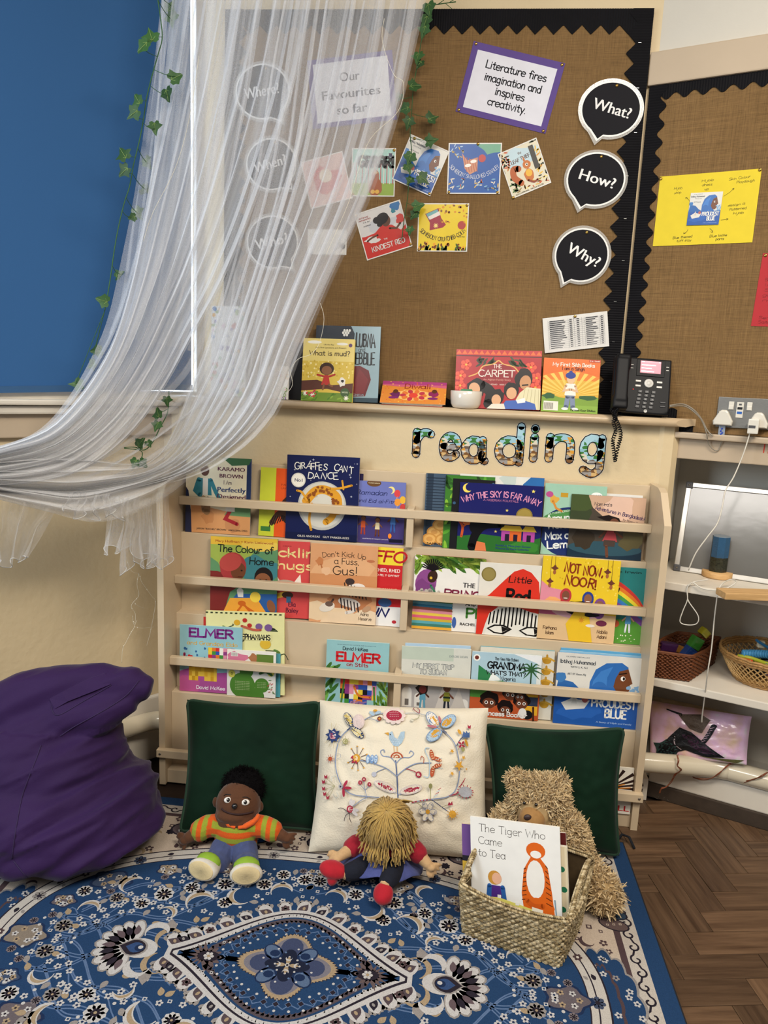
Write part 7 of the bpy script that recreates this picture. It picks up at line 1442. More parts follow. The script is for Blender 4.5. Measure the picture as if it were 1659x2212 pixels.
# ---------------------------------------------------------------- woven basket with books
FL_, FR_ = Vector((.973, -.515, 0)), Vector((1.189, -.590, 0)); sv = Vector((.077, .165, 0)); BR_, BL_ = FR_+sv, FL_+sv
bk = thing('woven_basket', 'rectangular seagrass basket of picture books at the rug corner', 'basket', (FL_+BR_)/2+Vector((0, 0, .0068))); Ob = Vector(bk.location); cen = (FL_+BR_)/2
def ring(s):
    "perimeter 0..4 with rounded corners: point on the base"
    c_ = [FL_, FR_, BR_, BL_]; i = int(s) % 4; f = s-int(s); r_ = .07
    A_, B_ = c_[i], c_[(i+1) % 4]; p = A_.lerp(B_, f)
    if f < r_: q_ = c_[i-1].lerp(A_, 1-(r_-f)*.5); p = p.lerp(q_, .5*(1-f/r_))
    if f > 1-r_: q_ = B_.lerp(c_[(i+2) % 4], (f-1+r_)*.5); p = p.lerp(q_, .5*(f-1+r_)/r_)
    return p
def hgt(s):
    i = int(s) % 4; f = s-int(s)
    if i == 0: return .132-.012*math.sin(PI*f)
    if i == 2: return .172
    g = f if i == 1 else 1-f
    return .132+(.172-.132)*g-.030*math.sin(PI*min(1, g*1.1))*(1 if g < .9 else .2)
def wallp(s, f, out=0.0): p = ring(s); d = (p-cen).normalized(); h_ = hgt(s)*f; return Vector((p.x, p.y, 0))+d*(.016*f+out)+Vector((0, 0, .007+h_))
sg = M('seagrass', rough=.85, var=.25, scale=140, attr=True, bump=.5, bscale=420, spec=.2); b = B(); cols = []; rr = random.Random(3); SC = ['ad9a76', '97845f', 'bca985', '7d6a49', 'c6b591', 'a28f6a']
def strand(p0, p1, r, c, o):
    m_ = (p0+p1)/2+o; n0 = len(b.v); b.tube([p0, p0.lerp(m_, .6), m_, p1.lerp(m_, .6), p1], [r*.55, r*.95, r, r*.95, r*.55], 5, False)
    cols.extend([lin(c)+[1]]*(len(b.v)-n0))
ROWS, ST = 17, 15
for k in range(ROWS):
    f = (k+.5)/ROWS
    for j in range(ST*4):
        s = (j+.5*(k % 2))/ST % 4; ds = .62/ST
        for t_ in (0, 1):
            p0, p1 = wallp(s-ds, f+(-.017 if t_ else .010)), wallp(s+ds, f+(.004 if t_ else .030)); p1 = p1
            d = ((p0+p1)/2-cen); d.z = 0; d = d.normalized(); strand(p0, p1, .0034+.0006*rr.random(), rr.choice(SC), d*(.0052+.001*rr.random()))
m_ = b.mesh('weave'); a = m_.color_attributes.new('Col', 'FLOAT_COLOR', 'POINT'); a.data.foreach_set('color', np.array(cols, np.float32).ravel()); m_.transform(Matrix.Translation(-Ob)); m_.materials.append(sg); link('weave', m_, None, bk)['kind'] = 'stuff'
b = B(); cols = []
def rope(path, r, tw, nm):
    global b, cols
    b = B(); cols = []; pts = [Vector(p_) for p_ in path]; L_ = sum((pts[i+1]-pts[i]).length for i in range(len(pts)-1)); n_ = int(L_/.0052)
    acc = [0]
    for i in range(len(pts)-1): acc.append(acc[-1]+(pts[i+1]-pts[i]).length)
    def at_(d):
        i = 0
        while i < len(acc)-2 and acc[i+1] < d: i += 1
        return pts[i].lerp(pts[i+1], max(0, min(1, (d-acc[i])/max(1e-6, acc[i+1]-acc[i])))), (pts[i+1]-pts[i]).normalized()
    for i in range(n_):
        p_, t_ = at_(L_*i/n_); s1 = t_.cross(Vector((.3, .2, 1))).normalized(); s2 = t_.cross(s1)
        for a_ in (0, 2.1, 4.2): u_ = s1*math.cos(a_)+s2*math.sin(a_); w2 = s1*math.cos(a_+1.3)+s2*math.sin(a_+1.3); strand(p_+u_*r*.9-t_*.003, p_+w2*r*.9+t_*.005, r*.62, rr.choice(SC), u_*r*.2)
    m_ = b.mesh(nm); a_ = m_.color_attributes.new('Col', 'FLOAT_COLOR', 'POINT'); a_.data.foreach_set('color', np.array(cols, np.float32).ravel()); m_.transform(Matrix.Translation(-Ob)); m_.materials.append(sg); return link(nm, m_, None, bk)
rope([wallp(4*i/120, 1.0) for i in range(121)], .0052, 1, 'rim')['kind'] = 'stuff'
for s0, s1 in ((1.06, 1.94), (3.94, 3.06)):
    P0, P1 = wallp(s0, 1.0), wallp(s1, 1.0); rope(smooth_path([P0, P0.lerp(P1, .35)+Vector((0, 0, .028)), P0.lerp(P1, .75)+Vector((0, 0, .030)), P1], 8), .0055, 1, 'handle')['kind'] = 'stuff'
b = B(); b.grid(lambda u, v: wallp(u*3.9999, v*.97, -.003)-Ob, 60, 3); base_ = [wallp(4*i/40, 0.02, -.003)-Ob for i in range(40)]; b.add(base_, [tuple(range(40))]); b.out('basket_lining', M('basket_inner', '4a3a22', .9, .2, 60), bk)
Xb = (FR_-FL_).normalized(); Nb0 = Vector((Xb.y, -Xb.x, 0))
def inb(label, d, deg, BLp, BRp, TLp, th, art, col, hard, zmin=.014):
    a_ = math.radians(deg); n = Vector((Nb0.x*math.cos(a_), Nb0.y*math.cos(a_), math.sin(a_))); P = FL_.lerp(FR_, .5)-Nb0*d+Vector((0, 0, .012)); return book(label, BLp, BRp, TLp, P, n, th, col, art, 'picture books standing in the basket', hard, zmin, cutlow=True)
def a_tea(A):
    A.bg('e4e2dc')
    for q, y, f, al, x in (('The Tiger Who', .872, .74, 'l', .1), ('Came', .755, .27, 'l', .09), ('to Tea', .64, .31, 'l', .085)): A.hand(q, x, y, .068, '4a443e', .075, al=al, fit=f, serif=.075)
    # plain generic figures in the cover's colours: a tall orange shape and a small seated child at a table
    A.p([(.6, .16), (.93, .16), (.9, .4), (.86, .62), (.78, .7), (.68, .7), (.6, .58), (.57, .36)], 'd2601c'); A.e(.725, .5, .1, .2, 'e6e2da'); A.e(.735, .76, .105, .085, 'd2601c'); A.e(.735, .725, .06, .04, 'e6e2da'); A.e(.755, .26, .17, .09, 'd2601c')
    for k in range(8): A.l([(.9-.006*k, .28+.048*k), (.84, .3+.048*k)], .009, '5a2a14'); A.l([(.575+.004*k, .3+.04*k), (.62, .31+.04*k)], .009, '5a2a14')
    A.l([(.63, .3), (.7, .26), (.8, .27)], .05, 'c2551a', 4)
    A.l([(.9, .14), (.96, .06), (.9, .01)], .04, 'd2601c', 4); A.e(.27, .46, .075, .075, 'c08a3a'); A.e(.295, .455, .055, .06, 'dca98a'); A.p([(.19, .2), (.38, .2), (.36, .39), (.22, .39)], '4a2a7a'); A.l([(.21, .38), (.2, .26), (.3, .25)], .05, '2a5a9a'); A.l([(.36, .38), (.38, .26)], .05, '2a5a9a'); A.e(.3, .14, .12, .04, 'b8262c')
    A.p([(.12, .275), (.32, .285), (.92, .19), (.88, .165), (.5, .205)], 'd8cf6a'); A.l([(.15, .27), (.14, .02)], .016, '7a92a0'); A.l([(.85, .16), (.86, 0)], .016, '7a92a0'); A.l([(.26, .14), (.27, .02)], .05, '6a5aa0'); A.l([(.36, .14), (.38, 0)], .05, '6a5aa0'); A.r(.3, .28, .34, .31, 'e8e6e0'); A.r(.5, .24, .54, .27, 'e8e6e0'); A.p([(.68, .215), (.8, .2), (.8, .235), (.68, .25)], 'e6ddc8'); A.l([(.93, .34), (.95, .12)], .012, '7a92a0')
inb('white picture book with a tall orange figure at a tea table in the basket', .030, 13, (1020, 2010), (1216, 2047), (1047, 1767), .006, a_tea, 'e4e2dc', False)
inb('purple and yellow book edge just left of the white tea book', .045, 13, (1003, 2012), (1180, 2044), (1031, 1783), .006, lambda A: (A.bg('c8a23a'), A.r(0, .66, 1, 1, '6a4a86'), A.r(0, .6, 1, .66, '23202a')), 'd0a83a', False)
inb('cream book with green dots at the right of the white tea book', .046, 12, (1060, 2020), (1232, 2052), (1085, 1812), .012, lambda A: (A.bg('d6c8a8'), [A.e(.93+.02*(k % 2), .75-.22*k, .04, .035, '1f6a4a') for k in range(4)]), 'dcd6c8', True)
inb('maroon book behind the others in the basket', .066, 12, (1050, 2015), (1232, 2048), (1072, 1782), .008, flat('5a1a1c'), '5a1a1c', False)
# ---------------------------------------------------------------- shelved alcove on the right
SH1, SH2 = .765, .462
for z, lab in ((SH1, 'upper white alcove shelf carrying the whiteboard and lamp'), (SH2, 'lower white alcove shelf carrying the two toy baskets')):
    t = thing('alcove_shelf', lab, 'shelf', rw(.16, z)); b = B(); rbox(b, .168, 1.4, z-.024, z, -.172, .165, .003); b.v = [tuple(Vector(p)-t.location) for p in b.v]; b.out('shelf_board', white_p, t)
# whiteboard leaning at the back of the shelf
P0 = rw(.195, SH1+.001, .012); nW = (RN*math.cos(.32)+Vector((0, 0, math.sin(.32)))).normalized()
def wbp(px, py): return onP(px, py, P0, nW)
a = wbp(1455, 1224); c = wbp(1659, 1251); d = wbp(1463, 1031); X = RT.copy(); Yw = nW.cross(X).normalized(); hw_ = (d-a).dot(Yw); m = Matrix((X, Yw, nW)).transposed().to_4x4(); m.translation = a+Vector((0, 0, SH1+.0012-a.z)); Lw = .62
t = thing('whiteboard', 'small aluminium framed whiteboard leaning on the upper alcove shelf', 'whiteboard'); t.matrix_world = m
B().box((.004, .004, -.009), (Lw-.004, hw_-.004, -.002)).out('board_surface', M('whiteboard_enamel', '5c5a55', .16, .03, 3, .05, 20, spec=.6), t)
alu = M('aluminium_frame', 'b4b0a8', .32, .05, 30, metal=.75); gp = M('grey_plastic', '4a4a4c', .5, .05)
for q0, q1 in (((0, 0, -.012), (Lw, .016, .001)), ((0, hw_-.016, -.012), (Lw, hw_, .001)), ((0, 0, -.012), (.016, hw_, .001)), ((Lw-.016, 0, -.012), (Lw, hw_, .001))): B().bbox(q0, q1, .002).out('frame_bar', alu, t)
for x, y in ((0, hw_-.019), (Lw-.02, hw_-.019), (0, 0), (Lw-.02, 0)):
    o = B().bbox((x-.0015, y-.0015, -.013), (x+.0205, y+.0205, .003), .004).out('frame_corner', gp, t); B().lathe([(0, .003), (.003, .003), (.003, .004), (0, .0042)], 10, Matrix.Translation((x+.0095, y+.0095, 0))).out('screw', MATS['screw_steel'], o)
# resin lamp on a wooden disc
q = onZ(1548, 1246, SH1); ck = Matrix.Translation((q.x, q.y, SH1+.001)); t = thing('lamp', 'little lamp with a blue and dark resin block on a pale wooden disc', 'lamp', (q.x, q.y, SH1+.001))
B().lathe([(0, 0), (.042, 0), (.0435, .002), (.0435, .0155), (.042, .0175), (0, .0175)], 36).out('wooden_base', pine, t)
rs = random.Random(2); h0 = .125; hexo = [(.026*math.cos(2*PI*i/8+.2), .024*math.sin(2*PI*i/8+.2)) for i in range(8)]
for z0, z1, c_, nm in ((.018, .062, '2a2c20', 'dark_resin'), (.062, h0, '2f5678', 'blue_resin')): B().prism(hexo, z0, z1, lambda u, v, d: Vector((u, v, d))).out(nm, M(nm, c_, .12, .5 if 'dark' in nm else .15, 160 if 'dark' in nm else 20, .4, 200, coat=.5), t)
B().prism([(x*.96, y*.96) for x, y in hexo], h0, h0+.002, lambda u, v, d: Vector((u, v, d))).out('resin_top', M('pale_resin', '8f9aa2', .2, .05), t)
b = B(); a = onZ(1568, 1281, SH1+.02); c = onZ(1662, 1284, SH1+.02); X = (c-a).normalized(); Yv = Vector((-X.y, X.x, 0)); m = Matrix((X, Yv, Vector((0, 0, 1)))).transposed().to_4x4(); m.translation = (a.x, a.y, SH1+.001)
t = thing('wood_plank', 'plain pale wooden plank lying at the shelf front beside the lamp', 'plank'); t.matrix_world = m; B().bbox((0, 0, 0), (.2, .055, .019), .002).out('plank_board', pine, t)
# socket plate with two plugs
ts, zt = rt(1553, 857, .02); ts2, zb = rt(1549, 922, .02); t0 = rw(ts, zb); pl = thing('socket_plate', 'metal double socket plate with switches at the noticeboard foot', 'socket', t0)
mS = Matrix((RT, Vector((0, 0, 1)), RN)).transposed().to_4x4(); mS.translation = t0+RN*.0125; pl.matrix_world = mS; hS = zt-zb
steel = M('brushed_socket_steel', '7f7e7a', .42, .1, 120, .15, 200, metal=.7, stretch=(1, 20, 1)); B().bbox((0, 0, 0), (.151, hS, .006), .0012).out('face_plate', steel, pl)
wp = M('white_plastic', 'd8d3c6', .32, .03); S_ = hS/.088
for x in (.036, .084): o = B().bbox((x-.007, .052*S_, .006), (x+.007, .076*S_, .009), .0015).out('switch', wp, pl); B().bbox((x-.006, .0535*S_, .0085), (x+.006, .064*S_, .0105), .001).out('rocker', wp, o)
o = B().bbox((.0505, .030*S_, .006), (.069, .075*S_, .008), .0008).out('port_module', wp, pl); B().bbox((.053, .054*S_, .008), (.0665, .061*S_, .0085), .0003).out('port', M('port_black', '17171a', .4), o); B().bbox((.053, .041*S_, .008), (.0665, .048*S_, .0085), .0003).out('port', M('port_blue', '2c5fae', .4), o)
B().bbox((.056, .066*S_, .008), (.0635, .071*S_, .0083), .0002).out('port', MATS['grey_plastic'], o)
for x in (.004, .147): B().lathe([(0, 0), (.003, 0), (.0028, .0012), (0, .0016)], 10, Matrix.Translation((x, .045*S_, .006))).out('screw', MATS['screw_steel'], pl)
def plug(x, y, lab, extra):
    t = thing('plug', lab, 'plug', group='plugs in the socket plate'); t.matrix_world = mS @ Matrix.Translation((x, y, .0062))
    out = [(-.025, -.02), (.025, -.02), (.027, -.008), (.012, .02), (.006, .0245), (-.006, .0245), (-.012, .02), (-.027, -.008)]; b = B(); v = [(p[0]*k_, p[1]*k_, z) for z, k_ in ((0, 1), (.014, 1), (.018, .93), (.0195, .82)) for p in out]; b.add(v, [tuple(range(24, 32))]+[(8*j+i, 8*j+(i+1) % 8, 8*j+8+(i+1) % 8, 8*j+8+i) for j in range(3) for i in range(8)]); b.out('plug_body', wp, t); extra(t); return t
def ex1(t): B().bbox((-.009, -.062, .004), (.009, -.018, .008), .003).out('clear_tag', M('clear_tag_plastic', 'a9b6c8', .15, .05, alpha=.5), t); [B().ball((dx, dy, .0085), (.0025, .003, .0006), 8).out('blue_mark', M('blue_mark', '1f3fae', .4), t) for dx, dy in ((0, -.03), (-.002, -.037), (.002, -.042), (-.001, -.046))]
def ex2(t): B().bbox((-.024, -.036, .019), (.004, .006, .042), .003).out('charger_block', wp, t); B().bbox((-.022, -.02, .0415), (-.004, -.012, .0425), .0005).out('charger_label', MATS['grey_plastic'], t)
plug(.019, .026*S_, 'white three pin plug with a hanging clear blue marked tag', ex1); plug(.112, .024*S_, 'white three pin plug holding a small charger block', ex2)
# white lamp cable with its switch, falling from the charger down past both shelves
wc = M('white_cable', 'cfc9bb', .4, .03); cable = thing('lamp_cable', 'thin white cable looping from the charger down past both alcove shelves', 'cable', rw(.4, .4))
def onRd(px, py, d): return onP(px, py, RP+RN*d, RN)
def tubeR(pts, r, mat, par, nm): B().tube([p_-par.location for p_ in smooth_path([onRd(*p_) for p_ in pts], 6)], r, 6).out(nm, mat, par)
tubeR([(1621, 932, .05), (1606, 980, .06), (1585, 1030, .08), (1567, 1060, .10), (1560, 1095, .12), (1550, 1130, .14), (1528, 1160, .16), (1503, 1195, .17), (1487, 1232, .168)], .0019, wc, cable, 'cable'); tubeR([(1486, 1262, .17), (1485, 1285, .17), (1488, 1300, .172), (1508, 1330, .174), (1505, 1347, .174), (1485, 1350, .174), (1469, 1343, .174), (1475, 1320, .174), (1485, 1295, .175), (1484, 1272, .176), (1496, 1258, .172), (1530, 1252, .16)], .0016, wc, cable, 'cable')
tubeR([(1497, 1258, .172), (1520, 1272, .175), (1560, 1274, .178), (1590, 1258, .15), (1578, 1252, .12), (1555, 1268, .18), (1545, 1320, .2), (1537, 1400, .2), (1529, 1450, .2), (1523, 1500, .16), (1517, 1545, .13), (1516, 1560, .12)], .0019, wc, cable, 'cable')
m = mS.copy(); m.translation = onRd(1486, 1248, .169); o = B().bbox((-.0065, -.019, -.005), (.0065, .019, .006), .003).out('inline_switch', wp, None); o.parent = cable; o.matrix_world = m; B().lathe([(0, .006), (.003, .006), (.003, .0075), (0, .0078)], 10).out('switch_button', MATS['grey_plastic'], o)
gcb = M('grey_cable', '8a8274', .5, .05); gc = thing('telephone_cable', 'thin grey cable dropping from the phone round the ledge end', 'cable', rw(.2, 1.2)); tubeR([(1447, 876, .10), (1475, 873, .06), (1498, 885, .05), (1515, 905, .04), (1528, 930, .036), (1540, 942, .036)], .0022, gcb, gc, 'cable'); tubeR([(1447, 878, .10), (1480, 878, .06), (1508, 898, .05), (1520, 918, .04), (1527, 940, .036), (1530, 956, .02), (1540, 970, .015), (1551, 973, .014), (1556, 962, .014), (1560, 952, .018)], .0016, gcb, gc, 'cable')
# red felt-tip letters on the wall band
A = Art(.1, .05); A.clip = False; A.hand('Thank', .0, .2, .62, 'c83a2a', .1, al='l', jit=.2); m, w, h = frame((1640, 985), (1759, 992), (1641, 960), RP+RN*.0086, RN); o = A.out('red_lettering', print_m); o.matrix_world = m; tag(o, 'red handwritten letters on the wall band under the socket plate', 'lettering')
# brown rectangular basket of coloured blocks
C0, C1, C2 = Vector((1.618, .065, SH2)), Vector((1.528, .078, SH2)), Vector((1.745, .235, SH2)); e1_, e2_ = (C1-C0), (C2-C0)
wk = M('brown_wicker', '6a3a1c', .6, .25, 60, .3, 200); t = thing('wicker_basket', 'brown rectangular wicker basket of clear coloured blocks', 'basket', C0+e1_*.5+e2_*.5+Vector((0, 0, .001))); ob = Vector(t.location)
cz_ = [C0+e1_*1.25, C0, C0+e2_, C0+e1_*1.25+e2_]; cc = sum(cz_, Vector())/4
def bper(s): i = int(s) % 4; return cz_[i].lerp(cz_[(i+1) % 4], s-int(s))
def bw_(s, f, o=0): p = bper(s); d = (p-cc); d.z = 0; d.normalize(); return p+d*(.016*f+o)+Vector((0, 0, .002+.082*f))-ob
b = B()
for k in range(14):
    f = (k+.5)/14; pts = [bw_(4*i/140, f, .0024*(1 if (i//2+k) % 2 else -1)) for i in range(141)]; b.tube(pts, .0031, 5, False)
o = b.out('weave', wk, t); b = B()
for i in range(35): b.tube([bw_(4*i/35, 0), bw_(4*i/35, 1)], .0026, 5)
b.out('upright', wk, t)['kind'] = 'stuff'; b = B(); [b.tube([bw_(4*i/90, 1.0)+Vector((0, 0, .003*j)) for i in range(91)], .0042, 6, False) for j in (0, 1)]; b.out('rim', wk, t); b = B(); b.add([bw_(i, .05) for i in range(4)], [(0, 1, 2, 3)]); b.out('basket_base', M('basket_dark', '1f1410', .9), t)
def clear(c_): return M('clear_block_'+c_, c_, .18, .1, 20, trans=.35, coat=.3)
q0 = ob+Vector((0, 0, .05))
def blk_(lab, c_, px_, d, s, rz, ry_): p = onP(*px_, ob+Vector((0, -.02+d, 0)), Vector((0, -1, 0))); t = thing('toy_block', lab, 'toy', group='toy blocks in the brown wicker basket'); t.matrix_world = Matrix.Translation(p) @ Matrix.Rotation(rz, 4, 'Z') @ Matrix.Rotation(ry_, 4, 'Y'); B().bbox((-s[0], -s[1], -s[2]), s, .004).out('block_shell', clear(c_), t); B().bbox((-s[0]*.7, -s[1]*1.04, -s[2]*.7), (s[0]*.7, s[1]*1.04, s[2]*.7), .002).out('block_panel', clear(c_), t)
blk_('yellow clear toy block topmost in the brown basket', 'b8b02a', (1521, 1366), .02, (.014, .012, .012), .3, .75); blk_('green clear toy block under the yellow one', '3f8f34', (1502, 1388), .01, (.018, .013, .019), .3, .5); blk_('blue clear toy block lowest of the leaning row', '22458a', (1487, 1411), 0, (.018, .013, .02), .3, .6); blk_('purple clear toy block behind the basket rim', '4a2450', (1443, 1397), .03, (.028, .014, .014), .2, .1); blk_('dark violet toy block sunk in the basket middle', '2a1a34', (1465, 1400), .05, (.03, .014, .012), -.2, -.15); blk_('amber toy block low between the violet and blue ones', '9a6a2a', (1473, 1404), .02, (.012, .012, .012), .5, .3)
# round open-work basket of toys
cB = Vector((1.862, .128, SH2+.001)); t = thing('round_basket', 'round pale open weave basket of toys on the lower alcove shelf', 'basket', cB); wl = M('pale_wicker', 'a57c48', .55, .22, 80, .3, 200); wl2 = M('light_wicker', 'c09a62', .55, .2, 80, .2, 200)
rad = lambda f: .088+.042*f**.8; b = B()
for k in range(44):
    for sg in (1, -1): a0 = 2*PI*k/44; b.tube([(rad(f)*math.cos(a0+sg*.55*f), rad(f)*math.sin(a0+sg*.55*f), .004+.07*f+.0016*sg) for f in (0, .25, .5, .75, 1)], .0021, 5)
b.out('lattice', wl2, t)['kind'] = 'stuff'; b = B()
for z, r_, rr_ in ((.003, .089, .004), (.009, .091, .0035), (.075, .1305, .0045), (.082, .133, .0045), (.089, .134, .004)): b.tube([(r_*math.cos(2*PI*i/60)+.0, r_*math.sin(2*PI*i/60), z+.0015*math.sin(i*2.1)) for i in range(61)], rr_, 6, False)
for k in range(60): a0 = 2*PI*k/60; b.tube([(.1275*math.cos(a0), .1275*math.sin(a0), .07), (.137*math.cos(a0+.05), .137*math.sin(a0+.05), .081), (.132*math.cos(a0+.1), .132*math.sin(a0+.1), .093)], .0022, 4)
b.out('rim', wl, t); b = B(); b.lathe([(0, .002), (.088, .002), (.088, .004), (0, .004)], 36); b.out('basket_base', wl, t)
def toy(lab, b, c_, z=.06, rough=.35): o = b.out('toy', M('toy_'+c_, c_, rough, .05), None); o.location = cB+Vector((0, 0, z)); tag(o, lab, 'toy', 'toys in the round basket'); return o
b = B(); n_ = 34
for i in range(n_): x = -.085+.17*i/(n_-1); p = Vector((x, -.03+.02*math.sin(i/n_*3), .028-.0002*i)); b.lathe([(0, -.0022), (.011, -.0022), (.0135, 0), (.011, .0022), (0, .0022)], 14, Matrix.Translation(p) @ Matrix.Rotation(PI/2, 4, 'Y'))
toy('light blue ribbed tube across the round basket', b, '4f9ccc')
b = B(); b.tube(smooth_path([(-.10, -.03, .02), (-.07, -.045, .022), (-.03, -.05, .012), (.0, -.055, .008)], 6), .006, 8); toy('lime green bent stick in the round basket', b, 'a3a82c'); b = B(); b.bbox((-.05, .02, .03), (.03, .04, .038), .003, Matrix.Rotation(.5, 4, 'Y')); toy('flat blue bar behind the ribbed tube', b, '2f6f9c')
b = B(); b.bbox((-.09, -.06, .0), (-.066, -.035, .02), .003); toy('red cube at the round basket edge', b, 'c8402a'); b = B(); b.tube(smooth_path([(-.05, -.065, .005), (0, -.07, .012), (.06, -.06, .008)], 6), .007, 8); toy('olive green bent stick low in the round basket', b, '7f8c2c')
b = B(); b.bbox((-.02, .03, .03), (.0, .045, .05), .002); toy('cream block at the back of the round basket', b, 'd8cfb4')
b = B(); rr = random.Random(4)
for k in range(22): a0, r_ = rr.uniform(0, 6.28), rr.uniform(0, .075); b.bbox((-.011, -.009, -.008), (.011, .009, .008), .002, Matrix.Translation((r_*math.cos(a0), r_*math.sin(a0), -.046+rr.uniform(0, .05))) @ Matrix.Rotation(rr.uniform(0, 3), 4, 'Z') @ Matrix.Rotation(rr.uniform(0, 1), 4, 'X'))
o = toy('heap of small orange, blue and dark pieces filling the round basket', b, '888888'); me = o.data; me.materials.clear(); me.materials.append(M('toy_mix', rough=.4, var=.05, attr=True)); a = me.color_attributes.new('Col', 'FLOAT_COLOR', 'POINT'); per = len(me.vertices)//22; pal = ['c8622a', '1f4a7a', '1a1c20', 'c83a2a', '2a6a4a', '2f7fae', '16181c']; a.data.foreach_set('color', np.array([lin(pal[min(21, i//per) % 7])+[1] for i in range(len(me.vertices))], np.float32).ravel()); o['kind'] = 'stuff'; o.name = 'toy_pieces'
# pipes
pm = M('pipe_gloss_paint', 'cfc3aa', .16, .04, 5, .08, 20, coat=.5)
b = B(); pp = [Vector((1.507, .135, .155)), Vector((1.60, .137, .155)), Vector((1.74, .140, .155)), Vector((1.79, .131, .155)), Vector((1.86, .103, .155)), Vector((2.5, -.169, .155))]; b.tube(smooth_path(pp, 6), .031, 20); o = tag(b.out('heating_pipe', pm), 'fat cream heating pipe under the sequin cushion', 'pipe')
b = B(); b.tube(smooth_path([Vector((-.012, .128, .155)), Vector((-.06, .122, .155)), lw(.13, .155, .045), lw(.3, .155, .045), lw(1.2, .155, .045)], 6), .031, 20); tag(b.out('heating_pipe', pm), 'fat cream heating pipe between the bean bag and bookcase', 'pipe')
cw = M('copper_wire', '8a4f34', .4, .2, 100, metal=.5)
def wire(lab, pts, turns):
    t = thing('wire_lights', lab, 'wire lights', (1.7, .12, .12), group='copper wire lights wound on the pipe'); rr = random.Random(turns)
    for k in range(3): B().tube(smooth_path([onP(x+rr.uniform(-2.5, 2.5), y+rr.uniform(-2, 2), Vector((0, yy, 0)), Vector((0, -1, 0)))-t.location for x, y, yy in pts], 5), .0011, 5).out('wire', cw, t)
wire('copper wire hanging from the pipe toward the floor', [(1463, 1631, .112), (1466, 1645, .100), (1462, 1655, .098), (1472, 1664, .1), (1458, 1674, .112), (1448, 1690, .125), (1436, 1700, .125), (1428, 1703, .125), (1424, 1712, .125)], 3); wire('copper wire wound slantwise over the middle of the pipe', [(1497, 1679, .14), (1515, 1683, .118), (1535, 1680, .108), (1552, 1672, .1), (1568, 1656, .10), (1582, 1648, .115), (1600, 1650, .13)], 5); wire('copper wire wound over the far end of the pipe', [(1602, 1694, .10), (1612, 1688, .082), (1630, 1684, .07), (1645, 1676, .06), (1660, 1668, .06)], 7)
# reversible sequin cushion standing behind the pipe
q4 = [onRd(1404, 1634, .012), onRd(1613, 1652, .03), onRd(1624, 1548, -.02), onRd(1400, 1512, -.03)]
def seq_mat():
    m = M('pink_sequins', 'e0bcc8', .25, .1, 20, metal=.0, spec=.8, coat=.4); nt = m.node_tree; N = nt.nodes; L = nt.links; b_ = N['Principled BSDF']; tc = [n for n in N if n.type == 'TEX_COORD'][0]
    vo = N.new('ShaderNodeTexVoronoi'); vo.inputs['Scale'].default_value = 300; L.new(tc.outputs['Object'], vo.inputs[0]); nz = N.new('ShaderNodeTexNoise'); nz.inputs['Scale'].default_value = 14; nz.inputs['Detail'].default_value = 3; L.new(tc.outputs['Object'], nz.inputs[0])
    r = N.new('ShaderNodeValToRGB'); L.new(nz.outputs[0], r.inputs[0]); r.color_ramp.elements[0].position = .3; r.color_ramp.elements[0].color = lin('e0bd9c')+[1]; r.color_ramp.elements[1].position = .72; r.color_ramp.elements[1].color = lin('e2f2da')+[1]
    for p_, c_ in ((.42, 'e6bcbc'), (.52, 'ecc0dc'), (.62, 'f0cbe2')): e_ = r.color_ramp.elements.new(p_); e_.color = lin(c_)+[1]
    L.new(r.outputs[0], b_.inputs['Base Color']); bp = N.new('ShaderNodeBump'); bp.inputs['Strength'].default_value = .6; bp.inputs['Distance'].default_value = .002; L.new(vo.outputs['Color'], bp.inputs['Height']); L.new(bp.outputs[0], b_.inputs['Normal']); return m
t, sfn = pillow('sequin_cushion', 'pink sequin cushion with dark brushed patches behind the pipe', 'cushion', q4, .034, seq_mat(), .02, 2, None, .004)
A = Art(1, 1); A.clip = False; A.z = .0025; D1, D2, D3, G_ = '14161c', '3a1c34', '2f4a48', '5a4c40'
A.blob(.2, .2, .14, D3, 3, .25, 16, .16); A.blob(.24, .18, .11, D1, 4, .3, 14, .14); A.p([(.22, .4), (.34, .62), (.46, .56), (.62, .34), (.8, .12), (.6, .1), (.4, .2), (.3, .14), (.1, .1)], D1); A.p([(.36, .5), (.46, .5), (.62, .3), (.72, .16), (.56, .18), (.42, .34)], D2); A.e(.34, .3, .05, .09, '0c0c10', 30); A.l([(.29, .44), (.29, .3), (.36, .2)], .012, 'b9a8b0', 3); A.l([(.56, .34), (.62, .5), (.68, .74)], .055, D1, 3); [A.l([(.565+.016*k, .4+.055*k), (.6+.016*k, .43+.055*k)], .012, 'b89aa8') for k in range(6)]; A.p([(.32, .86), (.44, .62), (.56, .56), (.64, .84), (.55, .92)], G_); A.p([(.5, .12), (.9, .02), (.98, .1), (.7, .1)], '6a6a40'); A.p([(.2, .92), (.36, .88), (.36, .84), (.2, .9)], D1)
def smap(x, y, z): return sfn(min(.99, max(.01, x)), min(.99, max(.01, y)), 1, z)
A.out('brushed_sequins', M('dark_sequins', rough=.25, var=.2, scale=200, attr=True, bump=.5, bscale=400, metal=.3), t, smap, cut=.04)
b = B(); o0 = Vector(t.location); ctop = [onRd(1402, 1545, -.05)-o0, onRd(1620, 1585, -.05)-o0, onRd(1610, 1545, -.085)-o0, onRd(1398, 1500, -.085)-o0]; f2 = pillow4(ctop, .03, .03, 7, .012); b.grid(lambda u, v: f2(u, v, 1), 30, 16); b.grid(lambda u, v: f2(1-u, v, -1), 20, 12); b.out('cushion_back', M('cushion_calico', 'b9a98a', .9, .08, 20, .3, 200), t)
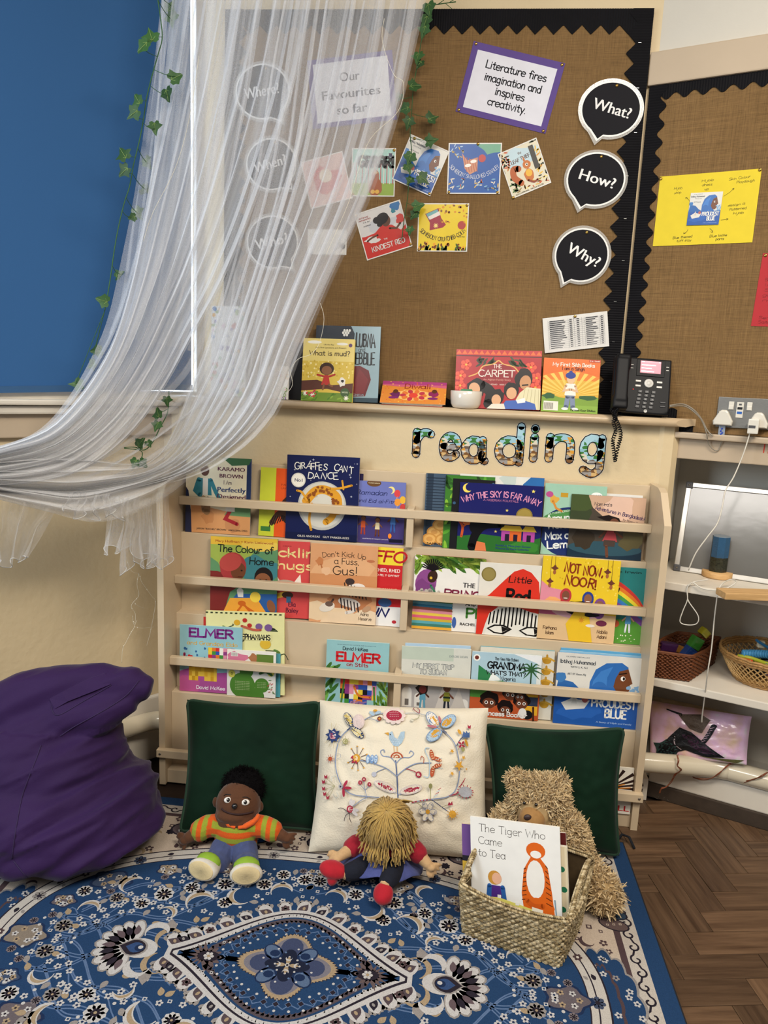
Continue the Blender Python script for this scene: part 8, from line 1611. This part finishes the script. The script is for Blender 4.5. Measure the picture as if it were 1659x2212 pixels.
# dusty clump in the corner by the bookcase
b = B(); rr = random.Random(6); q = onZ(1432, 1722, 0)
for k in range(60): p = Vector((q.x+rr.uniform(-.02, .03), q.y+rr.uniform(-.02, .02), .002)); b.tube([p, p+Vector((rr.uniform(-.012, .012), rr.uniform(-.012, .012), rr.uniform(.003, .012))), p+Vector((rr.uniform(-.02, .02), rr.uniform(-.02, .02), rr.uniform(.001, .008)))], .0004, 3)
o = b.out('dust', M('grey_dust', '6a6258', 1, .2), None); tag(o, 'clump of grey dust on the floor in the corner by the pipe', 'dust', kind='stuff')
# ---------------------------------------------------------------- white net canopy
def net_mat():
    m = bpy.data.materials.new('white_tulle'); m.use_nodes = True; nt = m.node_tree; N = nt.nodes; L = nt.links; N.remove(N['Principled BSDF']); out = N['Material Output']
    tr_ = N.new('ShaderNodeBsdfTransparent'); df = N.new('ShaderNodeBsdfDiffuse'); tl_ = N.new('ShaderNodeBsdfTranslucent'); a1 = N.new('ShaderNodeMixShader'); a1.inputs[0].default_value = .42; mx = N.new('ShaderNodeMixShader')
    for s_ in (df, tl_): s_.inputs[0].default_value = lin('f2f3f5')+[1]
    L.new(df.outputs[0], a1.inputs[1]); L.new(tl_.outputs[0], a1.inputs[2]); at = N.new('ShaderNodeAttribute'); at.attribute_name = 'Den'
    tc = N.new('ShaderNodeTexCoord'); nz = N.new('ShaderNodeTexNoise'); nz.inputs['Scale'].default_value = 900; L.new(tc.outputs['Object'], nz.inputs[0]); mr = N.new('ShaderNodeMapRange'); mr.inputs[1].default_value = .3; mr.inputs[2].default_value = .7; mr.inputs[3].default_value = .75; mr.inputs[4].default_value = 1.25; L.new(nz.outputs[0], mr.inputs[0])
    mu = N.new('ShaderNodeMath'); mu.operation = 'MULTIPLY'; mu.use_clamp = True; L.new(at.outputs['Fac'], mu.inputs[0]); L.new(mr.outputs[0], mu.inputs[1]); L.new(mu.outputs[0], mx.inputs[0]); L.new(tr_.outputs[0], mx.inputs[1]); L.new(a1.outputs[0], mx.inputs[2]); L.new(mx.outputs[0], out.inputs[0]); return m
tulle = net_mat(); ND = Vector((.25, -.1, 1.6)); net = thing('net_canopy', 'white tulle net canopy swept aside across the corner', 'canopy', ND)
def ndep(px): return -.055-.00115*max(0, 360-px) if px < 360 else -.055
def npt(px, py, d=0): return onY(px, py, ndep(px)+d)
def path_uv(pts, n):
    P_ = smooth_path([(x, y, 0) for x, y in pts], 8); acc = [0]
    for i in range(len(P_)-1): acc.append(acc[-1]+(P_[i+1]-P_[i]).length)
    o = []; k = 0
    for i in range(n+1):
        d = acc[-1]*i/n
        while k < len(acc)-2 and acc[k+1] < d: k += 1
        f = (d-acc[k])/max(1e-6, acc[k+1]-acc[k]); q = P_[k].lerp(P_[k+1], f); o.append((q.x, q.y))
    return o
def sheet_net(Lp, Rp, dep, dens, folds=9, amp=.016, seed=0, nu=220, nv=64, dfn=None, hem=False, name='net_sheet', mid=None, shr=0, fade=False, ruf=0):
    La, Ra = path_uv(Lp, nv), path_uv(Rp, nv); Ma = path_uv(mid, nv) if mid else None; b = B(); den = []; rr = random.Random(seed); ph = [rr.uniform(0, 6.28) for _ in range(6)]
    def nn(x, y, z=0): return noise.noise(Vector((x, y, z+seed*7.3)))
    for j in range(nv+1):
        v = j/nv
        for i in range(nu+1):
            u = i/nu; w = u+.028*math.sin(2*PI*folds*u+ph[0]+1.2*nn(u*3, v*2))+.010*math.sin(2*PI*folds*2.3*u+ph[1]+v*2)+.09*nn(u*2.6, v*2.4, 3)+shr*(v-.5)*math.sin(PI*u); w = max(-.0, min(1, w)) if 0 < i < nu else u
            if Ma: c0, c1, c2 = (1-w)*(1-w), 2*w*(1-w), w*w; x = La[j][0]*c0+Ma[j][0]*c1+Ra[j][0]*c2; y = La[j][1]*c0+Ma[j][1]*c1+Ra[j][1]*c2
            else: x = La[j][0]*(1-w)+Ra[j][0]*w; y = La[j][1]*(1-w)+Ra[j][1]*w
            if ruf: y += ruf*v*v*(math.sin(2*PI*folds*u+ph[3])+1.3*nn(u*6, 2, 4)); x += ruf*.8*v*math.sin(2*PI*folds*u*1.5+ph[4])
            d = dep+amp*math.cos(2*PI*folds*u+ph[0])+amp*.4*math.cos(2*PI*folds*2.3*u+ph[2]+3*v)+amp*.6*nn(u*9, v*2.2, 5)
            b.v.append(tuple(npt(x, y, d)-ND))
            s1 = 1-abs(nn(u*26, v*1.1, 1))*2.6; s2 = 1-abs(nn(u*60, v*1.6, 2))*2.6; s3 = nn(u*5, v*2, 8)
            sm = 1-.65*min(1, v*1.2)
            k = 1.32*dens*(1+.35*v+.6*sm*max(0, s1)**2+.75*sm*max(0, s2)**5+.9*s3+.55*nn(u*11, v*1.3, 6))
            if dfn: k *= dfn(u, v)
            e_ = min(i, nu-i)
            if fade: k *= min(1, v*3.5)*min(1, 5*min(u, 1-u)+.15)
            if e_ < 2 and not hem and not fade: k = max(k, .30)
            den.append(max(.015, min(.92, k)))
    w_ = nu+1; b.f = [(j*w_+i, j*w_+i+1, (j+1)*w_+i+1, (j+1)*w_+i) for j in range(nv) for i in range(nu)]; b.sm = [True]*len(b.f)
    me = b.mesh(name); a = me.attributes.new('Den', 'FLOAT', 'POINT'); a.data.foreach_set('value', np.array(den, np.float32)); o = link(name, me, tulle, net)
    if hem: B().tube([b.v[nv*w_+i] for i in range(0, nu+1)], .0011, 5).out('hem', M('net_hem', 'd8d8d6', .9, .05, alpha=.75), net)
    return o
LE = [(375, -250), (345, 30), (330, 160), (314, 260), (290, 420), (262, 560), (232, 690), (196, 775), (150, 855), (95, 920), (30, 955), (-70, 972), (-240, 982)]
RE = [(975, -250), (912, 40), (862, 250), (800, 430), (722, 600), (655, 755), (612, 870), (572, 930), (505, 978), (415, 1022), (320, 1060), (200, 1090), (60, 1078), (-70, 1060), (-240, 1018)]
# the wide single layer
sheet_net(LE, RE, .02, .13, 11, .014, 1, 240, 70, lambda u, v: .95+.8*max(0, v-.5), shr=.1)
# the near bundle running from the top to the tie at the far left
sheet_net([(394, -250), (360, 120), (338, 300), (310, 470), (285, 600), (250, 720), (210, 800), (150, 880), (80, 935), (-70, 978), (-240, 985)], [(712, -250), (650, 120), (600, 300), (540, 470), (480, 610), (420, 720), (360, 830), (290, 930), (200, 1005), (90, 1040), (-70, 1050), (-240, 1014)], -.012, .30, 8, .014, 2, 200, 64, lambda u, v: .4+1.25*min(1, max(0, v-.18)*1.7)*(.5+.5*math.sin(PI*u)), shr=-.22)
# the far bundle falling to the ledge and then sweeping left
sheet_net([(662, -250), (590, 130), (560, 320), (515, 500), (470, 660), (440, 760), (405, 850), (375, 930), (340, 985), (270, 1020), (120, 1045), (-70, 1040), (-240, 1010)], [(970, -250), (905, 50), (855, 250), (792, 430), (715, 600), (648, 755), (606, 868), (568, 925), (515, 975), (420, 1028), (250, 1066), (60, 1070), (-70, 1058), (-240, 1017)], .004, .27, 10, .015, 3, 220, 66, lambda u, v: .3+1.15*min(1, max(0, v-.12)*1.8)*(.35+.65*u), shr=.22)
# upper curtain layer hanging straight behind
sheet_net([(372, -250), (340, 100), (325, 240), (300, 400), (280, 520), (262, 640), (235, 720)], [(582, -250), (545, 100), (520, 250), (490, 400), (465, 520), (440, 640), (420, 760)], .045, .10, 12, .01, 4, 160, 40)
sheet_net([(440, 560), (425, 680), (400, 800), (372, 900), (350, 960)], [(640, 560), (620, 700), (590, 820), (556, 900), (500, 968)], .03, .20, 9, .012, 9, 120, 36, fade=True)
# swag folds gathered toward the tie
sheet_net([(330, 985), (270, 1000), (180, 985), (80, 975), (-70, 985), (-240, 988)], [(480, 985), (410, 1040), (340, 1088), (215, 1128), (90, 1102), (-70, 1062), (-240, 1018)], -.02, .42, 6, .014, 5, 120, 44, fade=True, shr=.2)
sheet_net([(250, 720), (190, 830), (110, 925), (20, 962), (-70, 980), (-240, 986)], [(330, 830), (270, 940), (170, 1020), (60, 1045), (-70, 1045), (-240, 1012)], -.03, .42, 5, .012, 6, 100, 40, fade=True, shr=-.2)
# loose tails and their stitched hems
def tail(x0, x1, y0, y1, dep, dn, sd, wob, fl=7): sheet_net([(x0+12, y0), (x0+4, (y0+y1)/2), (x0-2, y1)], [(x1-6, y0+8), (x1, (y0+y1)/2), (x1+2, y1+wob)], dep, dn, fl, .024, sd, 90, 26, None, True, ruf=11)
tail(140, 262, 1062, 1112, -.035, .14, 11, -4, 4); tail(226, 330, 1072, 1180, -.02, .14, 12, 22, 3); tail(262, 345, 1070, 1232, -.03, .12, 13, -24, 3); tail(318, 370, 1060, 1222, -.012, .10, 14, -8, 3)
sheet_net([(-60, 1060), (-50, 1140), (-40, 1235)], [(122, 1098), (95, 1150), (62, 1200)], -.02, .10, 4, .02, 15, 60, 24, None, True, ruf=8)
te = npt(-236, 1000); b = B(); b.tube([te-ND+Vector((0, .022*math.cos(a), .022*math.sin(a))) for a in [2*PI*i/16 for i in range(17)]], .005, 6); b.out('tie_band', M('net_hem', 'd8d8d6', .9), net)
hk = te-LN*((te-LP).dot(LN)); B().tube(smooth_path([te-ND, te.lerp(hk, .5)+Vector((0, 0, -.01))-ND, hk-ND], 5), .002, 6).out('tie_cord', M('net_hem', 'd8d8d6', .9), net)
# ---------------------------------------------------------------- trailing ivy
ivm = wood_mat('ivy_leaf_green', '3f6a34', '27451f', .5, (60, 60, 60), .2); vein = M('ivy_vein', '8aa45a', .6, .1); stem_m = M('ivy_stem', '2f5a2c', .6, .1)
ol = [(0, -.12), (.2, -.3), (.42, -.22), (.46, .02), (.66, .2), (.42, .38), (.26, .5), (.14, .74), (0, 1.0), (-.14, .74), (-.26, .5), (-.42, .38), (-.66, .2), (-.46, .02), (-.42, -.22), (-.2, -.3)]
lm_ = []
for k in range(3):
    rr = random.Random(k); b = B(); v = [(0, .2, .0)]+[(x*(1+rr.uniform(-.12, .12)), y*(1+rr.uniform(-.1, .1)), .16*abs(x)-.12*y*y+rr.uniform(-.04, .04)) for x, y in ol]; b.add(v, [(0, 1+i, 1+(i+1) % 16) for i in range(16)], True); me = b.mesh('leaf'); me.materials.append(ivm); lm_.append(me)
vb = B(); [vb.tube([(0, -.1, .012), (x*.5, .1+y*.45, .03), (x*.9, y*.9, .05)], [.02, .014, .006], 4) for x, y in ((0, 1), (.62, .22), (-.62, .22))]; vm_ = vb.mesh('leaf_vein'); vm_.materials.append(vein)
def garland(lab, stem, leaves, dep, group='trailing ivy garlands'):
    rr = random.Random(len(leaves)); P_ = [onY(x, y, (ndep(x) if dep is None else dep)+d) for x, y, d in stem]; t = thing('ivy_garland', lab, 'ivy', P_[0], group=group); O_ = P_[0]; sp = smooth_path(P_, 6); b = B(); b.tube([p-O_ for p in sp], .0014, 5)
    for x, y, d, s, a in leaves:
        c = onY(x, y, (ndep(x) if dep is None else dep)+d); w_ = min(sp, key=lambda p: (p-c).length+.3*abs(p.z-c.z-.012)); b.tube([p-O_ for p in smooth_path([w_, w_.lerp(c, .5)+Vector((0, -.004, -.004)), c], 4)], .0009, 4)
        o = link('leaf', lm_[rr.randrange(3)], None, t); s *= 1.4; n_ = (Vector((rr.uniform(-.45, .45), -1, rr.uniform(-.2, .5)))).normalized(); Xv = Vector((math.cos(a), 0, math.sin(a))); Yv = (Xv-n_*Xv.dot(n_)).normalized(); m = Matrix((Yv.cross(n_), Yv, n_)).transposed().to_4x4() @ Matrix.Scale(s, 4); m.translation = c-O_-Yv*s*.4; o.matrix_local = m
        link('leaf_vein', vm_, None, o)
    b.out('stem', stem_m, t)
D = -2.1
garland('long ivy garland down the outer edge of the net beside the blind', [(338, -20, -.03), (348, 50, -.03), (350, 85, -.03), (342, 116, -.03), (330, 158, -.03), (317, 210, -.03), (311, 250, -.03), (302, 300, -.03), (288, 358, -.03), (280, 402, -.03), (268, 440, -.03), (256, 490, -.03), (247, 540, -.03), (240, 590, -.03), (232, 640, -.03), (226, 672, -.03)],
  [(325, 74, -.04, .026, 1.9), (307, 103, -.04, .025, 3.9), (382, 166, -.04, .024, .6), (362, 207, -.04, .024, -1.2), (296, 213, -.04, .022, 2.2), (286, 247, -.04, .023, 3.7), (335, 278, -.04, .022, -1.4), (265, 330, -.04, .025, 2.2), (266, 372, -.04, .023, 3.8), (320, 354, .05, .022, -1), (316, 411, .05, .022, -.4), (300, 463, .05, .022, -1), (284, 470, -.03, .014, 3.5), (219, 648, -.04, .021, 2.9), (259, 592, .04, .02, .5), (369, 12, .04, .023, .9), (371, 44, .04, .024, -1.4), (206, 758, .05, .02, 3.3), (197, 790, .05, .02, 3.6), (163, 830, .05, .022, 3.2)], None)
garland('ivy garland hanging down the big noticeboard at the net edge', [(938, -20, 0), (926, 30, 0), (912, 80, 0), (903, 130, 0), (893, 190, 0), (889, 245, 0), (886, 290, 0), (889, 330, 0), (884, 380, 0), (880, 430, 0), (872, 480, 0), (868, 520, 0)],
  [(927, 22, -.006, .026, -1.3), (919, 48, -.006, .024, -1.8), (915, 70, -.006, .024, -1.9), (902, 126, -.006, .024, -1.6), (905, 140, -.006, .018, -2), (899, 186, -.006, .026, .3), (872, 236, -.006, .022, 3.4), (882, 268, -.006, .023, -1.8), (936, 254, -.006, .024, .5), (934, 303, -.006, .024, .2), (861, 212, -.006, .016, -2), (884, 345, -.006, .024, -1.9), (883, 365, -.006, .02, -1.2), (916, 388, -.006, .024, -.6), (884, 392, -.006, .018, -2), (906, 444, -.006, .024, .4), (893, 466, -.006, .02, -2.2), (885, 500, -.006, .018, -1.6)], .262)
garland('short ivy sprig seen through the gap low in the net', [(365, 845, .02), (362, 890, .02), (345, 925, .02), (330, 955, .02), (312, 972, .02), (290, 966, .02), (268, 968, .02), (306, 975, .02), (302, 1000, .02)], [(361, 868, .01, .018, -1.5), (341, 890, .01, .022, 2), (338, 922, .01, .02, -1.8), (305, 955, .01, .023, .8), (290, 1003, .01, .02, -2), (310, 1003, .02, .02, -.8), (322, 960, .01, .014, -1)], None)
b = B(); tw = [(930, 12), (955, 8), (985, 4)]; P_ = [onY(x, y, .27) for x, y in tw]; b.tube(P_, .0014, 5); [b.tube([onY(x, y, .27), onY(x+14, y+dy, .262)], .001, 4) for x, y, dy in ((945, 10, -10), (962, 7, 12), (970, 6, -9))]; tag(b.out('ivy_twig', stem_m), 'bare green ivy twig poking out over the top border of the big noticeboard', 'twig')
# ---------------------------------------------------------------- fine wire lights in the net
wm = M('silver_wire', 'ded6c0', .35, .05, 60); t = thing('fairy_lights', 'fine silver wire lights dangling from the net tails beside the bookcase', 'fairy lights', ND)
for pts in ([(268, 1190), (283, 1232), (300, 1240), (305, 1255), (315, 1270), (328, 1288), (336, 1300), (330, 1340), (325, 1365), (317, 1395)], [(300, 1238), (296, 1262), (300, 1286), (287, 1302), (284, 1312), (292, 1325), (292, 1345), (290, 1355), (282, 1368), (272, 1388), (265, 1402), (263, 1432)], [(288, 1300), (297, 1308), (312, 1314)], [(290, 1353), (305, 1357), (335, 1354)], [(286, 1330), (290, 1350), (296, 1340)]):
    P_ = smooth_path([onP(x, y, LP+LN*.05, LN)-ND for x, y in pts], 5); B().tube(P_, .0006, 4).out('wire', wm, t)
    for k in range(3, len(P_), 9): B().ball(P_[k], (.0016, .0016, .0024), 6).out('bulb', M('tiny_bulb', 'e8e0c8', .1, .02, coat=.6), t)
for pts in ([(692, 655), (700, 690), (690, 740), (672, 765), (645, 775), (628, 800), (632, 830), (620, 850)], [(830, 40), (826, 90), (850, 160), (872, 180), (860, 240), (800, 300), (770, 380), (752, 440), (700, 560)], [(430, 120), (410, 250), (380, 360), (330, 460), (310, 520)]):
    B().tube(smooth_path([npt(x, y, -.03)-ND for x, y in pts], 5), .0006, 4).out('wire', wm, t)
